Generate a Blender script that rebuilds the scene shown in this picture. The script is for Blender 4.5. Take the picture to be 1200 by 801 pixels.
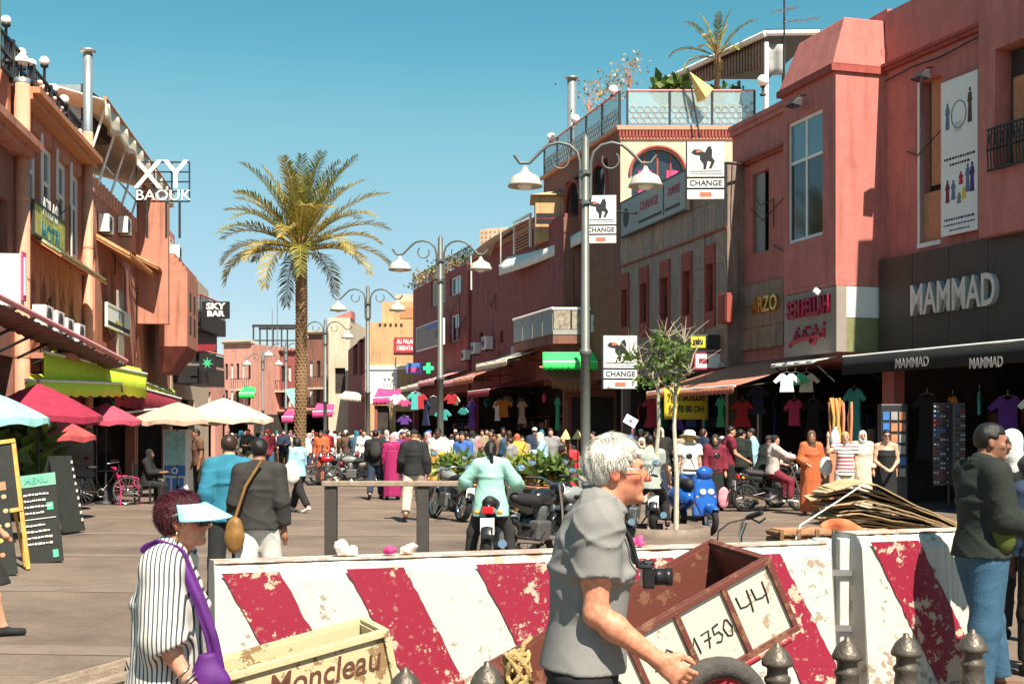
import bpy, bmesh, math, random
import numpy as np
from mathutils import Vector, Matrix
R = math.radians
random.seed(7)
for o in list(bpy.data.objects): bpy.data.objects.remove(o)
SC = bpy.context.scene
COL = SC.collection
# ---------------------------------------------------------------- camera, sky, sun, exposure
FP, EYE, HY = 1500.0, 1.7, 505.0          # focal length in photo pixels, eye height, horizon row
cam_d = bpy.data.cameras.new('camera'); cam = bpy.data.objects.new('camera', cam_d); COL.objects.link(cam)
cam.location = (0, 0, EYE); cam.rotation_euler = (R(90), 0, 0)
cam_d.sensor_width = 36; cam_d.lens = 36 * FP / 1200; cam_d.shift_y = (HY - 400.5) / 1200
cam_d.clip_end = 3000; cam_d.clip_start = 0.05
SC.camera = cam
EXPO = 1.2
SUN_EL = R(55); SUN_DIR = Vector((0.40, -0.917, 0)).normalized()
W = bpy.data.worlds.new('World'); SC.world = W; W.use_nodes = True
wn = W.node_tree.nodes; wl = W.node_tree.links
sky = wn.new('ShaderNodeTexSky'); sky.sky_type = 'NISHITA'; sky.sun_disc = False
sky.sun_elevation = SUN_EL; sky.sun_rotation = math.atan2(SUN_DIR.x, SUN_DIR.y)
sky.air_density = 1.0; sky.dust_density = 0.3; sky.ozone_density = 1.0
SKY_K = 0.12
sk1 = wn.new('ShaderNodeVectorMath'); sk1.operation = 'SCALE'; sk1.inputs['Scale'].default_value = SKY_K
grade = wn.new('ShaderNodeRGBCurve')          # the photograph's teal colour response
for ci, pts in enumerate((((0, 0), (0.205, 0.105), (0.305, 0.27), (0.644, 0.58), (1, 0.9)), ((0, 0), (0.328, 0.40), (0.462, 0.59), (0.80, 0.78), (1, 0.95)), ((0, 0), (0.527, 0.56), (0.665, 0.71), (0.79, 0.81), (1, 1)))):
 cv = grade.mapping.curves[ci]
 cv.points[0].location = pts[0]; cv.points[1].location = pts[-1]
 for q in pts[1:-1]: cv.points.new(*q)
grade.mapping.use_clip = False; grade.mapping.update()
sk2 = wn.new('ShaderNodeVectorMath'); sk2.operation = 'SCALE'; sk2.inputs['Scale'].default_value = 1 / SKY_K
wl.new(sky.outputs[0], sk1.inputs[0]); wl.new(sk1.outputs[0], grade.inputs['Color']); wl.new(grade.outputs[0], sk2.inputs[0]); wl.new(sk2.outputs[0], wn['Background'].inputs[0])
wn['Background'].inputs[1].default_value = SKY_K * 2 ** -EXPO
sun_d = bpy.data.lights.new('sun', 'SUN'); sun_d.energy = 5.0; sun_d.angle = R(0.5); sun_d.color = (1.0, 0.90, 0.76)
sun = bpy.data.objects.new('sun', sun_d); COL.objects.link(sun)
sv = Vector((SUN_DIR.x * math.cos(SUN_EL), SUN_DIR.y * math.cos(SUN_EL), math.sin(SUN_EL)))
sun.rotation_euler = sv.to_track_quat('Z', 'Y').to_euler(); sun.location = (20, -20, 40)
SC.view_settings.view_transform = 'Standard'; SC.view_settings.look = 'None'
SC.view_settings.exposure = EXPO; SC.view_settings.gamma = 1.0
try: SC.cycles.use_denoising = True
except Exception: pass
SC.cycles.max_bounces = 6; SC.cycles.transparent_max_bounces = 12
# ---------------------------------------------------------------- helpers
def P(px, py, d): return Vector(((px - 600) * d / FP, d, EYE + (HY - py) * d / FP))
def G(px, d, z=0): return Vector(((px - 600) * d / FP, d, z))
def lin(h):
 h = h.lstrip('#'); c = [int(h[i:i + 2], 16) / 255 for i in (0, 2, 4)]
 return tuple((x / 12.92 if x <= 0.04045 else ((x + 0.055) / 1.055) ** 2.4) for x in c)
MATS = {}
def mat(name, col, rough=0.8, var=0.12, scale=6.0, bump=0.0, bscale=60.0, metal=0.0, stain=0.0, stain_col=None, spec=0.35, emit=0, coat=0):
 """plain procedural surface: base colour with noise variation, optional stains and fine relief"""
 if name in MATS: return MATS[name]
 if isinstance(col, str): col = lin(col)
 m = bpy.data.materials.new(name); m.use_nodes = True; MATS[name] = m
 nt = m.node_tree; b = nt.nodes['Principled BSDF']; L = nt.links
 b.inputs['Roughness'].default_value = rough; b.inputs['Metallic'].default_value = metal
 b.inputs['Specular IOR Level'].default_value = spec; b.inputs['Coat Weight'].default_value = coat
 tc = nt.nodes.new('ShaderNodeTexCoord')
 out = None
 if var > 0:
  n = nt.nodes.new('ShaderNodeTexNoise'); n.inputs['Scale'].default_value = scale; n.inputs['Detail'].default_value = 6; n.inputs['Roughness'].default_value = 0.65
  L.new(tc.outputs['Object'], n.inputs['Vector'])
  r = nt.nodes.new('ShaderNodeValToRGB')
  r.color_ramp.elements[0].position = 0.3; r.color_ramp.elements[1].position = 0.7
  r.color_ramp.elements[0].color = tuple(c * (1 - var) for c in col) + (1,)
  r.color_ramp.elements[1].color = tuple(min(1, c * (1 + var)) for c in col) + (1,)
  L.new(n.outputs['Fac'], r.inputs['Fac']); out = r.outputs['Color']
 if stain > 0:
  s = nt.nodes.new('ShaderNodeTexNoise'); s.inputs['Scale'].default_value = 0.7; s.inputs['Detail'].default_value = 9; s.inputs['Roughness'].default_value = 0.7
  mp = nt.nodes.new('ShaderNodeMapping'); mp.inputs['Scale'].default_value = (1.6, 1.6, 0.55)
  L.new(tc.outputs['Object'], mp.inputs['Vector']); L.new(mp.outputs[0], s.inputs['Vector'])
  rr = nt.nodes.new('ShaderNodeValToRGB'); rr.color_ramp.elements[0].position = 0.47; rr.color_ramp.elements[1].position = 0.7
  rr.color_ramp.elements[0].color = (0, 0, 0, 1); rr.color_ramp.elements[1].color = (stain,) * 3 + (1,)
  L.new(s.outputs['Fac'], rr.inputs['Fac'])
  mx = nt.nodes.new('ShaderNodeMix'); mx.data_type = 'RGBA'
  sc_ = stain_col or tuple(c * 0.45 for c in col)
  mx.inputs[7].default_value = tuple(sc_) + (1,)
  L.new(rr.outputs['Color'], mx.inputs[0])
  if out: L.new(out, mx.inputs[6])
  else: mx.inputs[6].default_value = tuple(col) + (1,)
  out = mx.outputs[2]
  s2 = nt.nodes.new('ShaderNodeTexNoise'); s2.inputs['Scale'].default_value = 1.0; s2.inputs['Detail'].default_value = 7; m2 = nt.nodes.new('ShaderNodeMapping'); m2.inputs['Scale'].default_value = (5, 5, 0.4)
  L.new(tc.outputs['Object'], m2.inputs['Vector']); L.new(m2.outputs[0], s2.inputs['Vector']); r2 = nt.nodes.new('ShaderNodeValToRGB'); r2.color_ramp.elements[0].position = 0.5; r2.color_ramp.elements[1].position = 0.8
  r2.color_ramp.elements[0].color = (1, 1, 1, 1); r2.color_ramp.elements[1].color = (1 - stain * .9,) * 3 + (1,); L.new(s2.outputs['Fac'], r2.inputs['Fac'])
  mm = nt.nodes.new('ShaderNodeMix'); mm.data_type = 'RGBA'; mm.blend_type = 'MULTIPLY'; mm.inputs[0].default_value = 1; L.new(out, mm.inputs[6]); L.new(r2.outputs['Color'], mm.inputs[7]); out = mm.outputs[2]
 if out: L.new(out, b.inputs['Base Color'])
 else: b.inputs['Base Color'].default_value = tuple(col) + (1,)
 if bump > 0:
  n2 = nt.nodes.new('ShaderNodeTexNoise'); n2.inputs['Scale'].default_value = bscale; n2.inputs['Detail'].default_value = 5
  L.new(tc.outputs['Object'], n2.inputs['Vector'])
  bp = nt.nodes.new('ShaderNodeBump'); bp.inputs['Strength'].default_value = bump; bp.inputs['Distance'].default_value = 0.02
  L.new(n2.outputs['Fac'], bp.inputs['Height']); L.new(bp.outputs[0], b.inputs['Normal'])
 if emit:
  b.inputs['Emission Color'].default_value = tuple(col) + (1,); b.inputs['Emission Strength'].default_value = emit
 return m
def stripes(name, c1, c2, scale, axis='X', rough=0.85, sharp=0.02, duty=0.5):
 if name in MATS: return MATS[name]
 m = mat(name, c1, rough, 0); nt = m.node_tree; L = nt.links; b = nt.nodes['Principled BSDF']
 tc = nt.nodes.new('ShaderNodeTexCoord'); sp = nt.nodes.new('ShaderNodeSeparateXYZ')
 nz = nt.nodes.new('ShaderNodeTexNoise'); nz.inputs['Scale'].default_value = 7
 L.new(tc.outputs['Object'], nz.inputs['Vector'])
 L.new(tc.outputs['Object'], sp.inputs[0])
 a = nt.nodes.new('ShaderNodeMath'); a.operation = 'MULTIPLY_ADD'; a.inputs[1].default_value = 0.35; L.new(nz.outputs['Fac'], a.inputs[0])
 q = nt.nodes.new('ShaderNodeMath'); q.operation = 'MULTIPLY'; q.inputs[1].default_value = scale
 L.new(sp.outputs[axis], q.inputs[0]); L.new(q.outputs[0], a.inputs[2])
 fr = nt.nodes.new('ShaderNodeMath'); fr.operation = 'FRACT'; L.new(a.outputs[0], fr.inputs[0])
 r = nt.nodes.new('ShaderNodeValToRGB'); e = r.color_ramp.elements
 c1 = lin(c1) if isinstance(c1, str) else c1; c2 = lin(c2) if isinstance(c2, str) else c2
 e[0].position = duty - sharp; e[0].color = c1 + (1,); e[1].position = duty + sharp; e[1].color = c2 + (1,)
 L.new(fr.outputs[0], r.inputs['Fac']); L.new(r.outputs['Color'], b.inputs['Base Color'])
 return m
class MB:
 def __init__(s): s.v = []; s.f = []; s.m = []; s.s = []
 def add(s, V, F, mi=0, smooth=False, M=None):
  k = len(s.v)
  for p in V:
   p = Vector(p); s.v.append(tuple(M @ p) if M else tuple(p))
  for f in F: s.f.append([i + k for i in f]); s.m.append(mi); s.s.append(smooth)
  return s
 def box(s, x0, x1, y0, y1, z0, z1, mi=0, M=None):
  if x0 > x1: x0, x1 = x1, x0
  if y0 > y1: y0, y1 = y1, y0
  if z0 > z1: z0, z1 = z1, z0
  V = [(x, y, z) for z in (z0, z1) for y in (y0, y1) for x in (x0, x1)]
  return s.add(V, [(0, 2, 3, 1), (4, 5, 7, 6), (0, 1, 5, 4), (2, 6, 7, 3), (0, 4, 6, 2), (1, 3, 7, 5)], mi, False, M)
 def quad(s, a, b, c, d, mi=0): return s.add([a, b, c, d], [(0, 1, 2, 3)], mi)
 def slab(s, a, b, c, d, t, mi=0):
  """quad a b c d with thickness t along its normal"""
  a, b, c, d = map(Vector, (a, b, c, d)); n = (b - a).cross(d - a).normalized() * t
  return s.add([a, b, c, d, a + n, b + n, c + n, d + n], [(3, 2, 1, 0), (4, 5, 6, 7), (0, 1, 5, 4), (1, 2, 6, 5), (2, 3, 7, 6), (3, 0, 4, 7)], mi)
 def prism(s, poly, y0, y1, mi=0, M=None):
  n = len(poly); V = [(x, y0, z) for x, z in poly] + [(x, y1, z) for x, z in poly]
  F = [tuple(range(n)), tuple(range(2 * n - 1, n - 1, -1))] + [(i, i + n, (i + 1) % n + n, (i + 1) % n) for i in range(n)]
  return s.add(V, F, mi, False, M)
 def tube(s, pts, r, n=8, mi=0, M=None, caps=True, smooth=True):
  pts = [Vector(p) for p in pts]; k = len(pts)
  rs = [r] * k if isinstance(r, (int, float)) else list(r)
  V = []; F = []
  t0 = (pts[1] - pts[0]).normalized(); ref = Vector((0, 0, 1)) if abs(t0.z) < 0.9 else Vector((1, 0, 0))
  x = t0.cross(ref).normalized()
  for i in range(k):
   t = (pts[min(i + 1, k - 1)] - pts[max(i - 1, 0)])
   t = t.normalized() if t.length > 1e-9 else t0
   x = (x - t * x.dot(t)); x = x.normalized() if x.length > 1e-6 else t.orthogonal().normalized()
   y = t.cross(x)
   for j in range(n):
    a = 2 * math.pi * j / n; V.append(pts[i] + (x * math.cos(a) + y * math.sin(a)) * rs[i])
  for i in range(k - 1):
   for j in range(n): F.append((i * n + j, i * n + (j + 1) % n, (i + 1) * n + (j + 1) % n, (i + 1) * n + j))
  s.add(V, F, mi, smooth, M)
  if caps:
   s.add(V[:n], [tuple(range(n - 1, -1, -1))], mi, False, M); s.add(V[-n:], [tuple(range(n))], mi, False, M)
  return s
 def lathe(s, prof, n=20, c=(0, 0, 0), mi=0, M=None, smooth=True):
  V = [(c[0] + r * math.cos(2 * math.pi * j / n), c[1] + r * math.sin(2 * math.pi * j / n), c[2] + z) for r, z in prof for j in range(n)]
  F = [(i * n + j, i * n + (j + 1) % n, (i + 1) * n + (j + 1) % n, (i + 1) * n + j) for i in range(len(prof) - 1) for j in range(n)]
  return s.add(V, F, mi, smooth, M)
 def ball(s, c, r, nu=12, nv=8, mi=0, M=None):
  if isinstance(r, (int, float)): r = (r, r, r)
  V = [(c[0] + r[0] * math.sin(math.pi * i / nv) * math.cos(2 * math.pi * j / nu), c[1] + r[1] * math.sin(math.pi * i / nv) * math.sin(2 * math.pi * j / nu), c[2] - r[2] * math.cos(math.pi * i / nv)) for i in range(nv + 1) for j in range(nu)]
  F = [(i * nu + j, i * nu + (j + 1) % nu, (i + 1) * nu + (j + 1) % nu, (i + 1) * nu + j) for i in range(nv) for j in range(nu)]
  return s.add(V, F, mi, True, M)
 def grid(s, fn, nu, nv, mi=0, smooth=True, thick=None):
  V = [fn(i / nu, j / nv) for j in range(nv + 1) for i in range(nu + 1)]; w = nu + 1
  F = [(j * w + i, j * w + i + 1, (j + 1) * w + i + 1, (j + 1) * w + i) for j in range(nv) for i in range(nu)]
  return s.add(V, F, mi, smooth)
 def mesh(s, name):
  me = bpy.data.meshes.new(name); me.from_pydata(s.v, [], s.f)
  me.polygons.foreach_set('material_index', s.m); me.polygons.foreach_set('use_smooth', s.s); me.update(); return me
 def build(s, name, mats, parent=None, bevel=0, label=None, kind=None, solid=0):
  me = s.mesh(name)
  for m in (mats if isinstance(mats, (list, tuple)) else [mats]): me.materials.append(MATS[m] if isinstance(m, str) else m)
  return link(name, me, parent, bevel, label, kind, solid)
def link(name, me, parent=None, bevel=0, label=None, kind=None, solid=0):
 o = bpy.data.objects.new(name, me); COL.objects.link(o); o.parent = parent
 if solid:
  q = o.modifiers.new('s', 'SOLIDIFY'); q.thickness = solid; q.offset = 0
 if bevel:
  q = o.modifiers.new('b', 'BEVEL'); q.width = bevel; q.segments = 2; q.limit_method = 'ANGLE'
 if label: o['label'] = label
 if kind: o['kind'] = kind
 return o
def tag(o, label, cat, group=None, kind=None):
 o['label'] = label; o['category'] = cat
 if group: o['group'] = group
 if kind: o['kind'] = kind
 return o
def thing(name, label, cat, loc=(0, 0, 0), rz=0, group=None, rot=None):
 o = bpy.data.objects.new(name, None); COL.objects.link(o); o.location = loc
 o.rotation_euler = rot if rot else (0, 0, rz); o.empty_display_size = 0.2
 return tag(o, label, cat, group)
def copy_tree(o, parent=None):
 c = o.copy(); COL.objects.link(c); c.parent = parent
 for ch in list(o.children): copy_tree(ch, c)
 return c
def text(name, s, size, m, parent, loc, rot=(R(90), 0, 0), ext=0.004, align='CENTER', sx=1.0, bold=0.0, label=None, shear=0):
 cu = bpy.data.curves.new(name, 'FONT'); cu.body = s; cu.size = size; cu.extrude = ext; cu.align_x = align; cu.align_y = 'CENTER'
 cu.offset = bold; cu.shear = shear; cu.resolution_u = 3
 cu.materials.append(MATS[m] if isinstance(m, str) else m)
 tmp = bpy.data.objects.new(name, cu); COL.objects.link(tmp)
 me = bpy.data.meshes.new_from_object(tmp.evaluated_get(bpy.context.evaluated_depsgraph_get())); bpy.data.objects.remove(tmp)
 o = link(name, me, parent); o.location = loc; o.rotation_euler = rot; o.scale = (sx, 1, 1)
 if label: o['label'] = label
 return o
class Fac:
 """vertical facade plane; local x runs to the viewer's right, -y points out to the street"""
 def __init__(s, a, b):
  s.a = Vector((a[0], a[1], 0)); b = Vector((b[0], b[1], 0)); s.len = (b - s.a).length
  s.x = (b - s.a).normalized(); s.y = Vector((-s.x.y, s.x.x, 0)); s.rz = math.atan2(s.x.y, s.x.x)
 def w(s, u, z, off=0): return s.a + s.x * u - s.y * off + Vector((0, 0, z))
 def uz(s, px, py, off=0):
  d = Vector(((px - 600) / FP, 1, (HY - py) / FP)); o = Vector((0, 0, EYE)); a = s.a - s.y * off
  t = (a - o).dot(s.y) / d.dot(s.y); p = o + d * t
  return (p - a).dot(s.x), p.z
 def rect(s, px0, px1, pt, pb, off=0, at=None):
  at = px0 if at is None else at
  u0, _ = s.uz(px0, pt, off); u1, _ = s.uz(px1, pt, off); _, zt = s.uz(at, pt, off); _, zb = s.uz(at, pb, off)
  return u0, u1, zb, zt
 def thing(s, name, label, cat, u, z, off=0, group=None): return thing(name, label, cat, s.w(u, z, off), s.rz, group)
def ring(mb, c, rad, nrm, r, n=16, mi=0, sx=1.0):
 nrm = Vector(nrm).normalized(); x = nrm.orthogonal().normalized(); y = nrm.cross(x)
 mb.tube([Vector(c) + (x * math.cos(a) * sx + y * math.sin(a)) * rad for a in [2 * math.pi * i / n for i in range(n + 1)]], r, 6, mi, caps=False)
# ---------------------------------------------------------------- people: implicit bodies turned into continuous meshes
def snets(D, o, h):
 s = D < 0; nx, ny, nz = D.shape
 cs = [(i, j, k) for i in (0, 1) for j in (0, 1) for k in (0, 1)]
 sm = sum(s[i:nx - 1 + i, j:ny - 1 + j, k:nz - 1 + k].astype(np.int8) for i, j, k in cs)
 act = (sm > 0) & (sm < 8); idx = np.argwhere(act)
 if len(idx) == 0: return np.zeros((0, 3)), np.zeros((0, 4), int)
 ids = np.full(act.shape, -1, np.int32); ids[act] = np.arange(len(idx))
 vals = np.stack([D[idx[:, 0] + i, idx[:, 1] + j, idx[:, 2] + k] for i, j, k in cs], 1)
 pos = np.zeros((len(idx), 3)); cnt = np.zeros(len(idx)); C = np.array(cs, float)
 for a in range(8):
  for b in range(a + 1, 8):
   if abs(C[a] - C[b]).sum() == 1:
    va, vb = vals[:, a], vals[:, b]; cr = (va < 0) != (vb < 0)
    t = np.where(cr, va / np.where(cr, va - vb, 1), 0)
    pos += np.where(cr[:, None], C[a] + t[:, None] * (C[b] - C[a]), 0); cnt += cr
 pos = (pos / cnt[:, None] + idx) * h + o
 faces = []
 for ax in range(3):
  u, v = [(1, 2), (2, 0), (0, 1)][ax]
  a = np.take(s, range(D.shape[ax] - 1), ax); b = np.take(s, range(1, D.shape[ax]), ax)
  e = np.argwhere(a != b)
  e = e[(e[:, u] > 0) & (e[:, v] > 0) & (e[:, u] < D.shape[u] - 1) & (e[:, v] < D.shape[v] - 1)]
  def cell(du, dv):
   q = e.copy(); q[:, u] += du; q[:, v] += dv; return ids[q[:, 0], q[:, 1], q[:, 2]]
  q = np.stack([cell(-1, -1), cell(0, -1), cell(0, 0), cell(-1, 0)], 1)
  fl = ~a[e[:, 0], e[:, 1], e[:, 2]]
  q[fl] = q[fl][:, ::-1]; faces.append(q)
 return pos, np.concatenate(faces)
V3 = lambda *a: np.array(a, float)
class Sdf:
 def __init__(s, vox): s.h = vox; s.p = []; s.cut = []; s.clip = []; s.disp = None
 def cone(s, a, b, ra, rb, k=0.03, clip=None):
  a = np.asarray(a, float); b = np.asarray(b, float); r = max(ra, rb); ba = b - a; L2 = max(ba @ ba, 1e-9)
  def f(Pt):
   t = np.clip(((Pt - a) @ ba) / L2, 0, 1); d = np.linalg.norm(Pt - a - t[..., None] * ba, axis=-1) - (ra + (rb - ra) * t)
   return d if clip is None else np.maximum(d, (Pt - clip[0]) @ clip[1])
  s.p.append((f, np.minimum(a, b) - r, np.maximum(a, b) + r, k)); return s
 def chain(s, pts, rs, k=0.03, clip=None):
  for i in range(len(pts) - 1): s.cone(pts[i], pts[i + 1], rs[i], rs[i + 1], k, clip)
  return s
 def ell(s, c, r, M=None, k=0.03, cut=False):
  c = np.asarray(c, float); r = np.asarray(r, float); M = np.eye(3) if M is None else M
  def f(Pt):
   q = (Pt - c) @ M; k0 = np.linalg.norm(q / r, axis=-1); k1 = np.linalg.norm(q / (r * r), axis=-1)
   return np.where(k1 > 1e-6, k0 * (k0 - 1) / np.maximum(k1, 1e-6), -r.min())
  (s.cut if cut else s.p).append((f, c - r.max(), c + r.max(), k)); return s
 def loft(s, p0, p1, xd, prof, k=0.03):
  """tube of elliptic sections from p0 to p1; prof rows (t, half width, half depth, forward shift)"""
  p0 = np.asarray(p0, float); p1 = np.asarray(p1, float); z = p1 - p0; L = np.linalg.norm(z); z = z / L
  xd = np.asarray(xd, float); xd = xd - z * (xd @ z); xd /= np.linalg.norm(xd); yd = np.cross(z, xd)
  T, A, B, O = [np.array(c, float) for c in zip(*prof)]
  def f(Pt):
   q = Pt - p0; t = (q @ z) / L; tc = np.clip(t, T[0], T[-1])
   a = np.interp(tc, T, A); b = np.interp(tc, T, B); o = np.interp(tc, T, O)
   x = q @ xd; y = q @ yd - o; k0 = np.sqrt((x / a) ** 2 + (y / b) ** 2); k1 = np.sqrt((x / a ** 2) ** 2 + (y / b ** 2) ** 2)
   d = np.where(k1 > 1e-6, k0 * (k0 - 1) / np.maximum(k1, 1e-6), -np.minimum(a, b))
   e = np.abs(t - tc) * L
   return np.where(e > 0, np.sqrt(np.maximum(d, 0) ** 2 + e ** 2) + np.minimum(d, 0) * 0.0, np.maximum(d, (np.maximum(T[0] - t, t - T[-1])) * L))
  m = max(A.max(), B.max() + np.abs(O).max()); s.p.append((f, np.minimum(p0 + z * L * T[0], p0 + z * L * T[-1]) - m, np.maximum(p0 + z * L * T[0], p0 + z * L * T[-1]) + m, k)); return s
 def mesh(s, name, mats, paint=None):
  h = s.h; mg = 0.06 + 2 * h
  lo = np.min([p[1] for p in s.p], 0) - mg; hi = np.max([p[2] for p in s.p], 0) + mg
  n = np.ceil((hi - lo) / h).astype(int) + 1
  D = np.full(n, 0.5, np.float32)
  def region(b0, b1):
   i0 = np.clip(np.floor((b0 - mg - lo) / h).astype(int), 0, n - 1); i1 = np.clip(np.ceil((b1 + mg - lo) / h).astype(int) + 1, 1, n)
   g = np.stack(np.meshgrid(*[lo[a] + h * np.arange(i0[a], i1[a]) for a in range(3)], indexing='ij'), -1)
   return tuple(slice(i0[a], i1[a]) for a in range(3)), g
  for f, b0, b1, k in s.p:
   sl, g = region(b0, b1); d = f(g); a = D[sl]
   if k > 0:
    t = np.clip(0.5 + 0.5 * (a - d) / k, 0, 1); D[sl] = a + (d - a) * t - k * t * (1 - t)
   else: D[sl] = np.minimum(a, d)
  if s.disp is not None or s.clip:
   sl, g = region(lo, hi)
   if s.disp is not None: D = D + s.disp(g).astype(np.float32)
   for f in s.clip: D = np.maximum(D, f(g).astype(np.float32))
  for f, b0, b1, k in s.cut:
   sl, g = region(b0, b1); D[sl] = np.maximum(D[sl], -f(g))
  pos, F = snets(D, lo, h)
  me = bpy.data.meshes.new(name); me.vertices.add(len(pos)); me.vertices.foreach_set('co', pos.ravel())
  me.loops.add(F.size); me.loops.foreach_set('vertex_index', F.ravel().astype(np.int32))
  me.polygons.add(len(F)); me.polygons.foreach_set('loop_start', np.arange(0, F.size, 4, dtype=np.int32)); me.polygons.foreach_set('loop_total', np.full(len(F), 4, np.int32))
  me.update(calc_edges=True); me.validate(); me.polygons.foreach_set('use_smooth', np.ones(len(me.polygons), bool))
  for m in (mats if isinstance(mats, (list, tuple)) else [mats]): me.materials.append(MATS[m] if isinstance(m, str) else m)
  if paint is not None:
   ca = me.color_attributes.new('Col', 'FLOAT_COLOR', 'POINT'); co = np.empty(len(me.vertices) * 3); me.vertices.foreach_get('co', co)
   c = paint(co.reshape(-1, 3)); ca.data.foreach_set('color', np.concatenate([c, np.ones((len(c), 1))], 1).ravel())
  return me
def rotx(a): c, s = math.cos(a), math.sin(a); return np.array([[1, 0, 0], [0, c, -s], [0, s, c]])
def roty(a): c, s = math.cos(a), math.sin(a); return np.array([[c, 0, s], [0, 1, 0], [-s, 0, c]])
def rotz(a): c, s = math.cos(a), math.sin(a); return np.array([[c, -s, 0], [s, c, 0], [0, 0, 1]])
def wrinkle(amp, seed=0, fz=30, fx=22):
 """cloth folds: long soft diagonal ridges"""
 r = np.random.RandomState(seed); ph = r.rand(6) * 6.28
 def f(g):
  x, y, z = g[..., 0], g[..., 1], g[..., 2]
  w = np.sin(fx * x + 5 * z + 2.0 * np.sin(6 * z + ph[0]) + ph[1]) + 0.7 * np.sin(fx * y * 1.2 - 7 * z + 1.5 * np.sin(9 * x + ph[2]) + ph[3]) + 0.6 * np.sin(fz * z + 8 * x * np.sin(3 * z + ph[5]) + 6 * y + ph[4])
  return amp * w
 return f
def crease(amp, seed=0):
 """sharp cloth creases for figures close by"""
 ph = np.random.RandomState(seed).rand(8) * 6.28
 def f(g):
  x, y, z = g[..., 0], g[..., 1], g[..., 2]; r = lambda t: (1 - np.abs(np.sin(t))) ** 4
  a = r(11 * z + 9 * y + 3 * np.sin(5 * x + 4 * z + ph[0]) + ph[1]) * (.5 + .5 * np.sin(7 * x + 6 * y + ph[2])); b = r(9 * y - 7 * z + 2.5 * np.sin(8 * z + ph[3]) + 4 * x + ph[4]) * (.5 + .5 * np.sin(9 * z + ph[5])); c = r(16 * z + 2 * np.sin(12 * y + ph[6]) + 5 * x + ph[7]) * np.clip(np.sin(5 * z + ph[0] + 3 * y), 0, 1)
  return amp * (.35 - a - .8 * b - .6 * c)
 return f
def skel(h=1.75, lean=0, neck=0, head=(0, 0), arms=((5, 6, 12), (5, 6, 12)), legs=((0, 3, 0), (0, 3, 0)), sit=None, twist=0, wide=1.0, hunch=0, nl=0.068):
 """joints of a figure facing +Y, its right side at +X; arms and legs are (right, left): flex, abduct, bend[, inward turn of the forearm]"""
 k = h / 1.75; J = {}
 Z = V3(0, 0, 1); T = rotz(R(twist)) @ rotx(-R(lean)); T2 = rotz(R(twist)) @ rotx(-R(lean + hunch))
 hip = V3(0, 0, 0.93 * k)
 for n, sd in (('r', 1), ('l', -1)):
  f, a, b = [R(q) for q in legs[0 if sd > 0 else 1][:3]]
  h0 = hip + V3(sd * 0.095 * k * wide, 0, -0.04 * k)
  kn = h0 + 0.42 * k * V3(sd * math.sin(a), math.sin(f) * math.cos(a), -math.cos(f) * math.cos(a))
  g = f - b; an = kn + 0.40 * k * V3(sd * math.sin(a) * 0.4, math.sin(g), -math.cos(g))
  tilt = max(0.0, -math.sin(g)) * 0.75
  toe = an + k * (V3(sd * 0.035, 0.15 * math.cos(tilt), -0.05 - 0.14 * math.sin(tilt)))
  heel = an + k * V3(0, -0.035, -0.045 + 0.02 * math.sin(tilt))
  J['h' + n], J['k' + n], J['a' + n], J['t' + n], J['e' + n] = h0, kn, an, toe, heel
 J['hip'] = hip
 J['w'] = hip + T @ V3(0, 0, 0.13) * k; J['ch'] = hip + T @ V3(0, 0.01, 0.33) * k
 J['nb'] = J['ch'] + T2 @ V3(0, -0.015, 0.22) * k
 N = rotz(R(twist)) @ rotx(-R(lean + hunch + neck)); J['hb'] = J['nb'] + N @ V3(0, 0.01, nl) * k
 HM = rotz(R(twist + head[0])) @ rotx(-R(head[1])); J['HM'] = HM
 J['hc'] = J['hb'] + HM @ V3(0, 0.022, 0.085) * k
 for n, sd in (('r', 1), ('l', -1)):
  A = arms[0 if sd > 0 else 1]; f, a, b = [R(q) for q in A[:3]]; turn = R(A[3]) if len(A) > 3 else 0
  s0 = J['nb'] + T2 @ V3(sd * 0.175 * wide, -0.0, -0.055) * k
  ud = T2 @ V3(sd * math.sin(a), math.sin(f) * math.cos(a), -math.cos(f) * math.cos(a))
  el = s0 + 0.285 * k * ud
  a2 = a * 0.5 - turn; fd = rotz(R(twist)) @ V3(sd * math.sin(a2), math.sin(f + b) * math.cos(a2), -math.cos(f + b) * math.cos(a2))
  wr = el + 0.25 * k * fd
  J['s' + n], J['el' + n], J['wr' + n], J['fd' + n] = s0, el, wr, fd
 J['T'] = T; J['T2'] = T2; J['k'] = k
 lo = min(J['tr'][2] - 0.028 * k, J['tl'][2] - 0.028 * k, J['er'][2] - 0.035 * k, J['el'][2] - 0.035 * k)
 dz = (sit - hip[2]) if sit is not None else -lo
 for q in J:
  if isinstance(J[q], np.ndarray) and J[q].shape == (3,) and not q.startswith('fd'): J[q] = J[q] + V3(0, 0, dz)
 J['eL'] = J['el']
 return J
SKIN = {}
def skin_mat(name, col):
 if name in MATS: return MATS[name]
 m = mat(name, col, 0.55, 0.1, 25, 0.06, 160); b = m.node_tree.nodes['Principled BSDF']
 b.inputs['Subsurface Weight'].default_value = 0.12; b.inputs['Subsurface Radius'].default_value = (0.02, 0.008, 0.004); return m
def hand_simple(S, J, n, k):
 wr, fd = J['wr' + n], J['fd' + n]; S.cone(wr, wr + fd * 0.09 * k, 0.026 * k, 0.034 * k, 0.02); S.cone(wr + fd * 0.09 * k, wr + fd * 0.165 * k, 0.032 * k, 0.018 * k, 0.02)
 side = V3(-1 if n == 'r' else 1, 0.6, 0); S.cone(wr + fd * 0.03 * k, wr + fd * 0.10 * k + side * 0.035 * k, 0.016 * k, 0.012 * k, 0.01)
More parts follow.
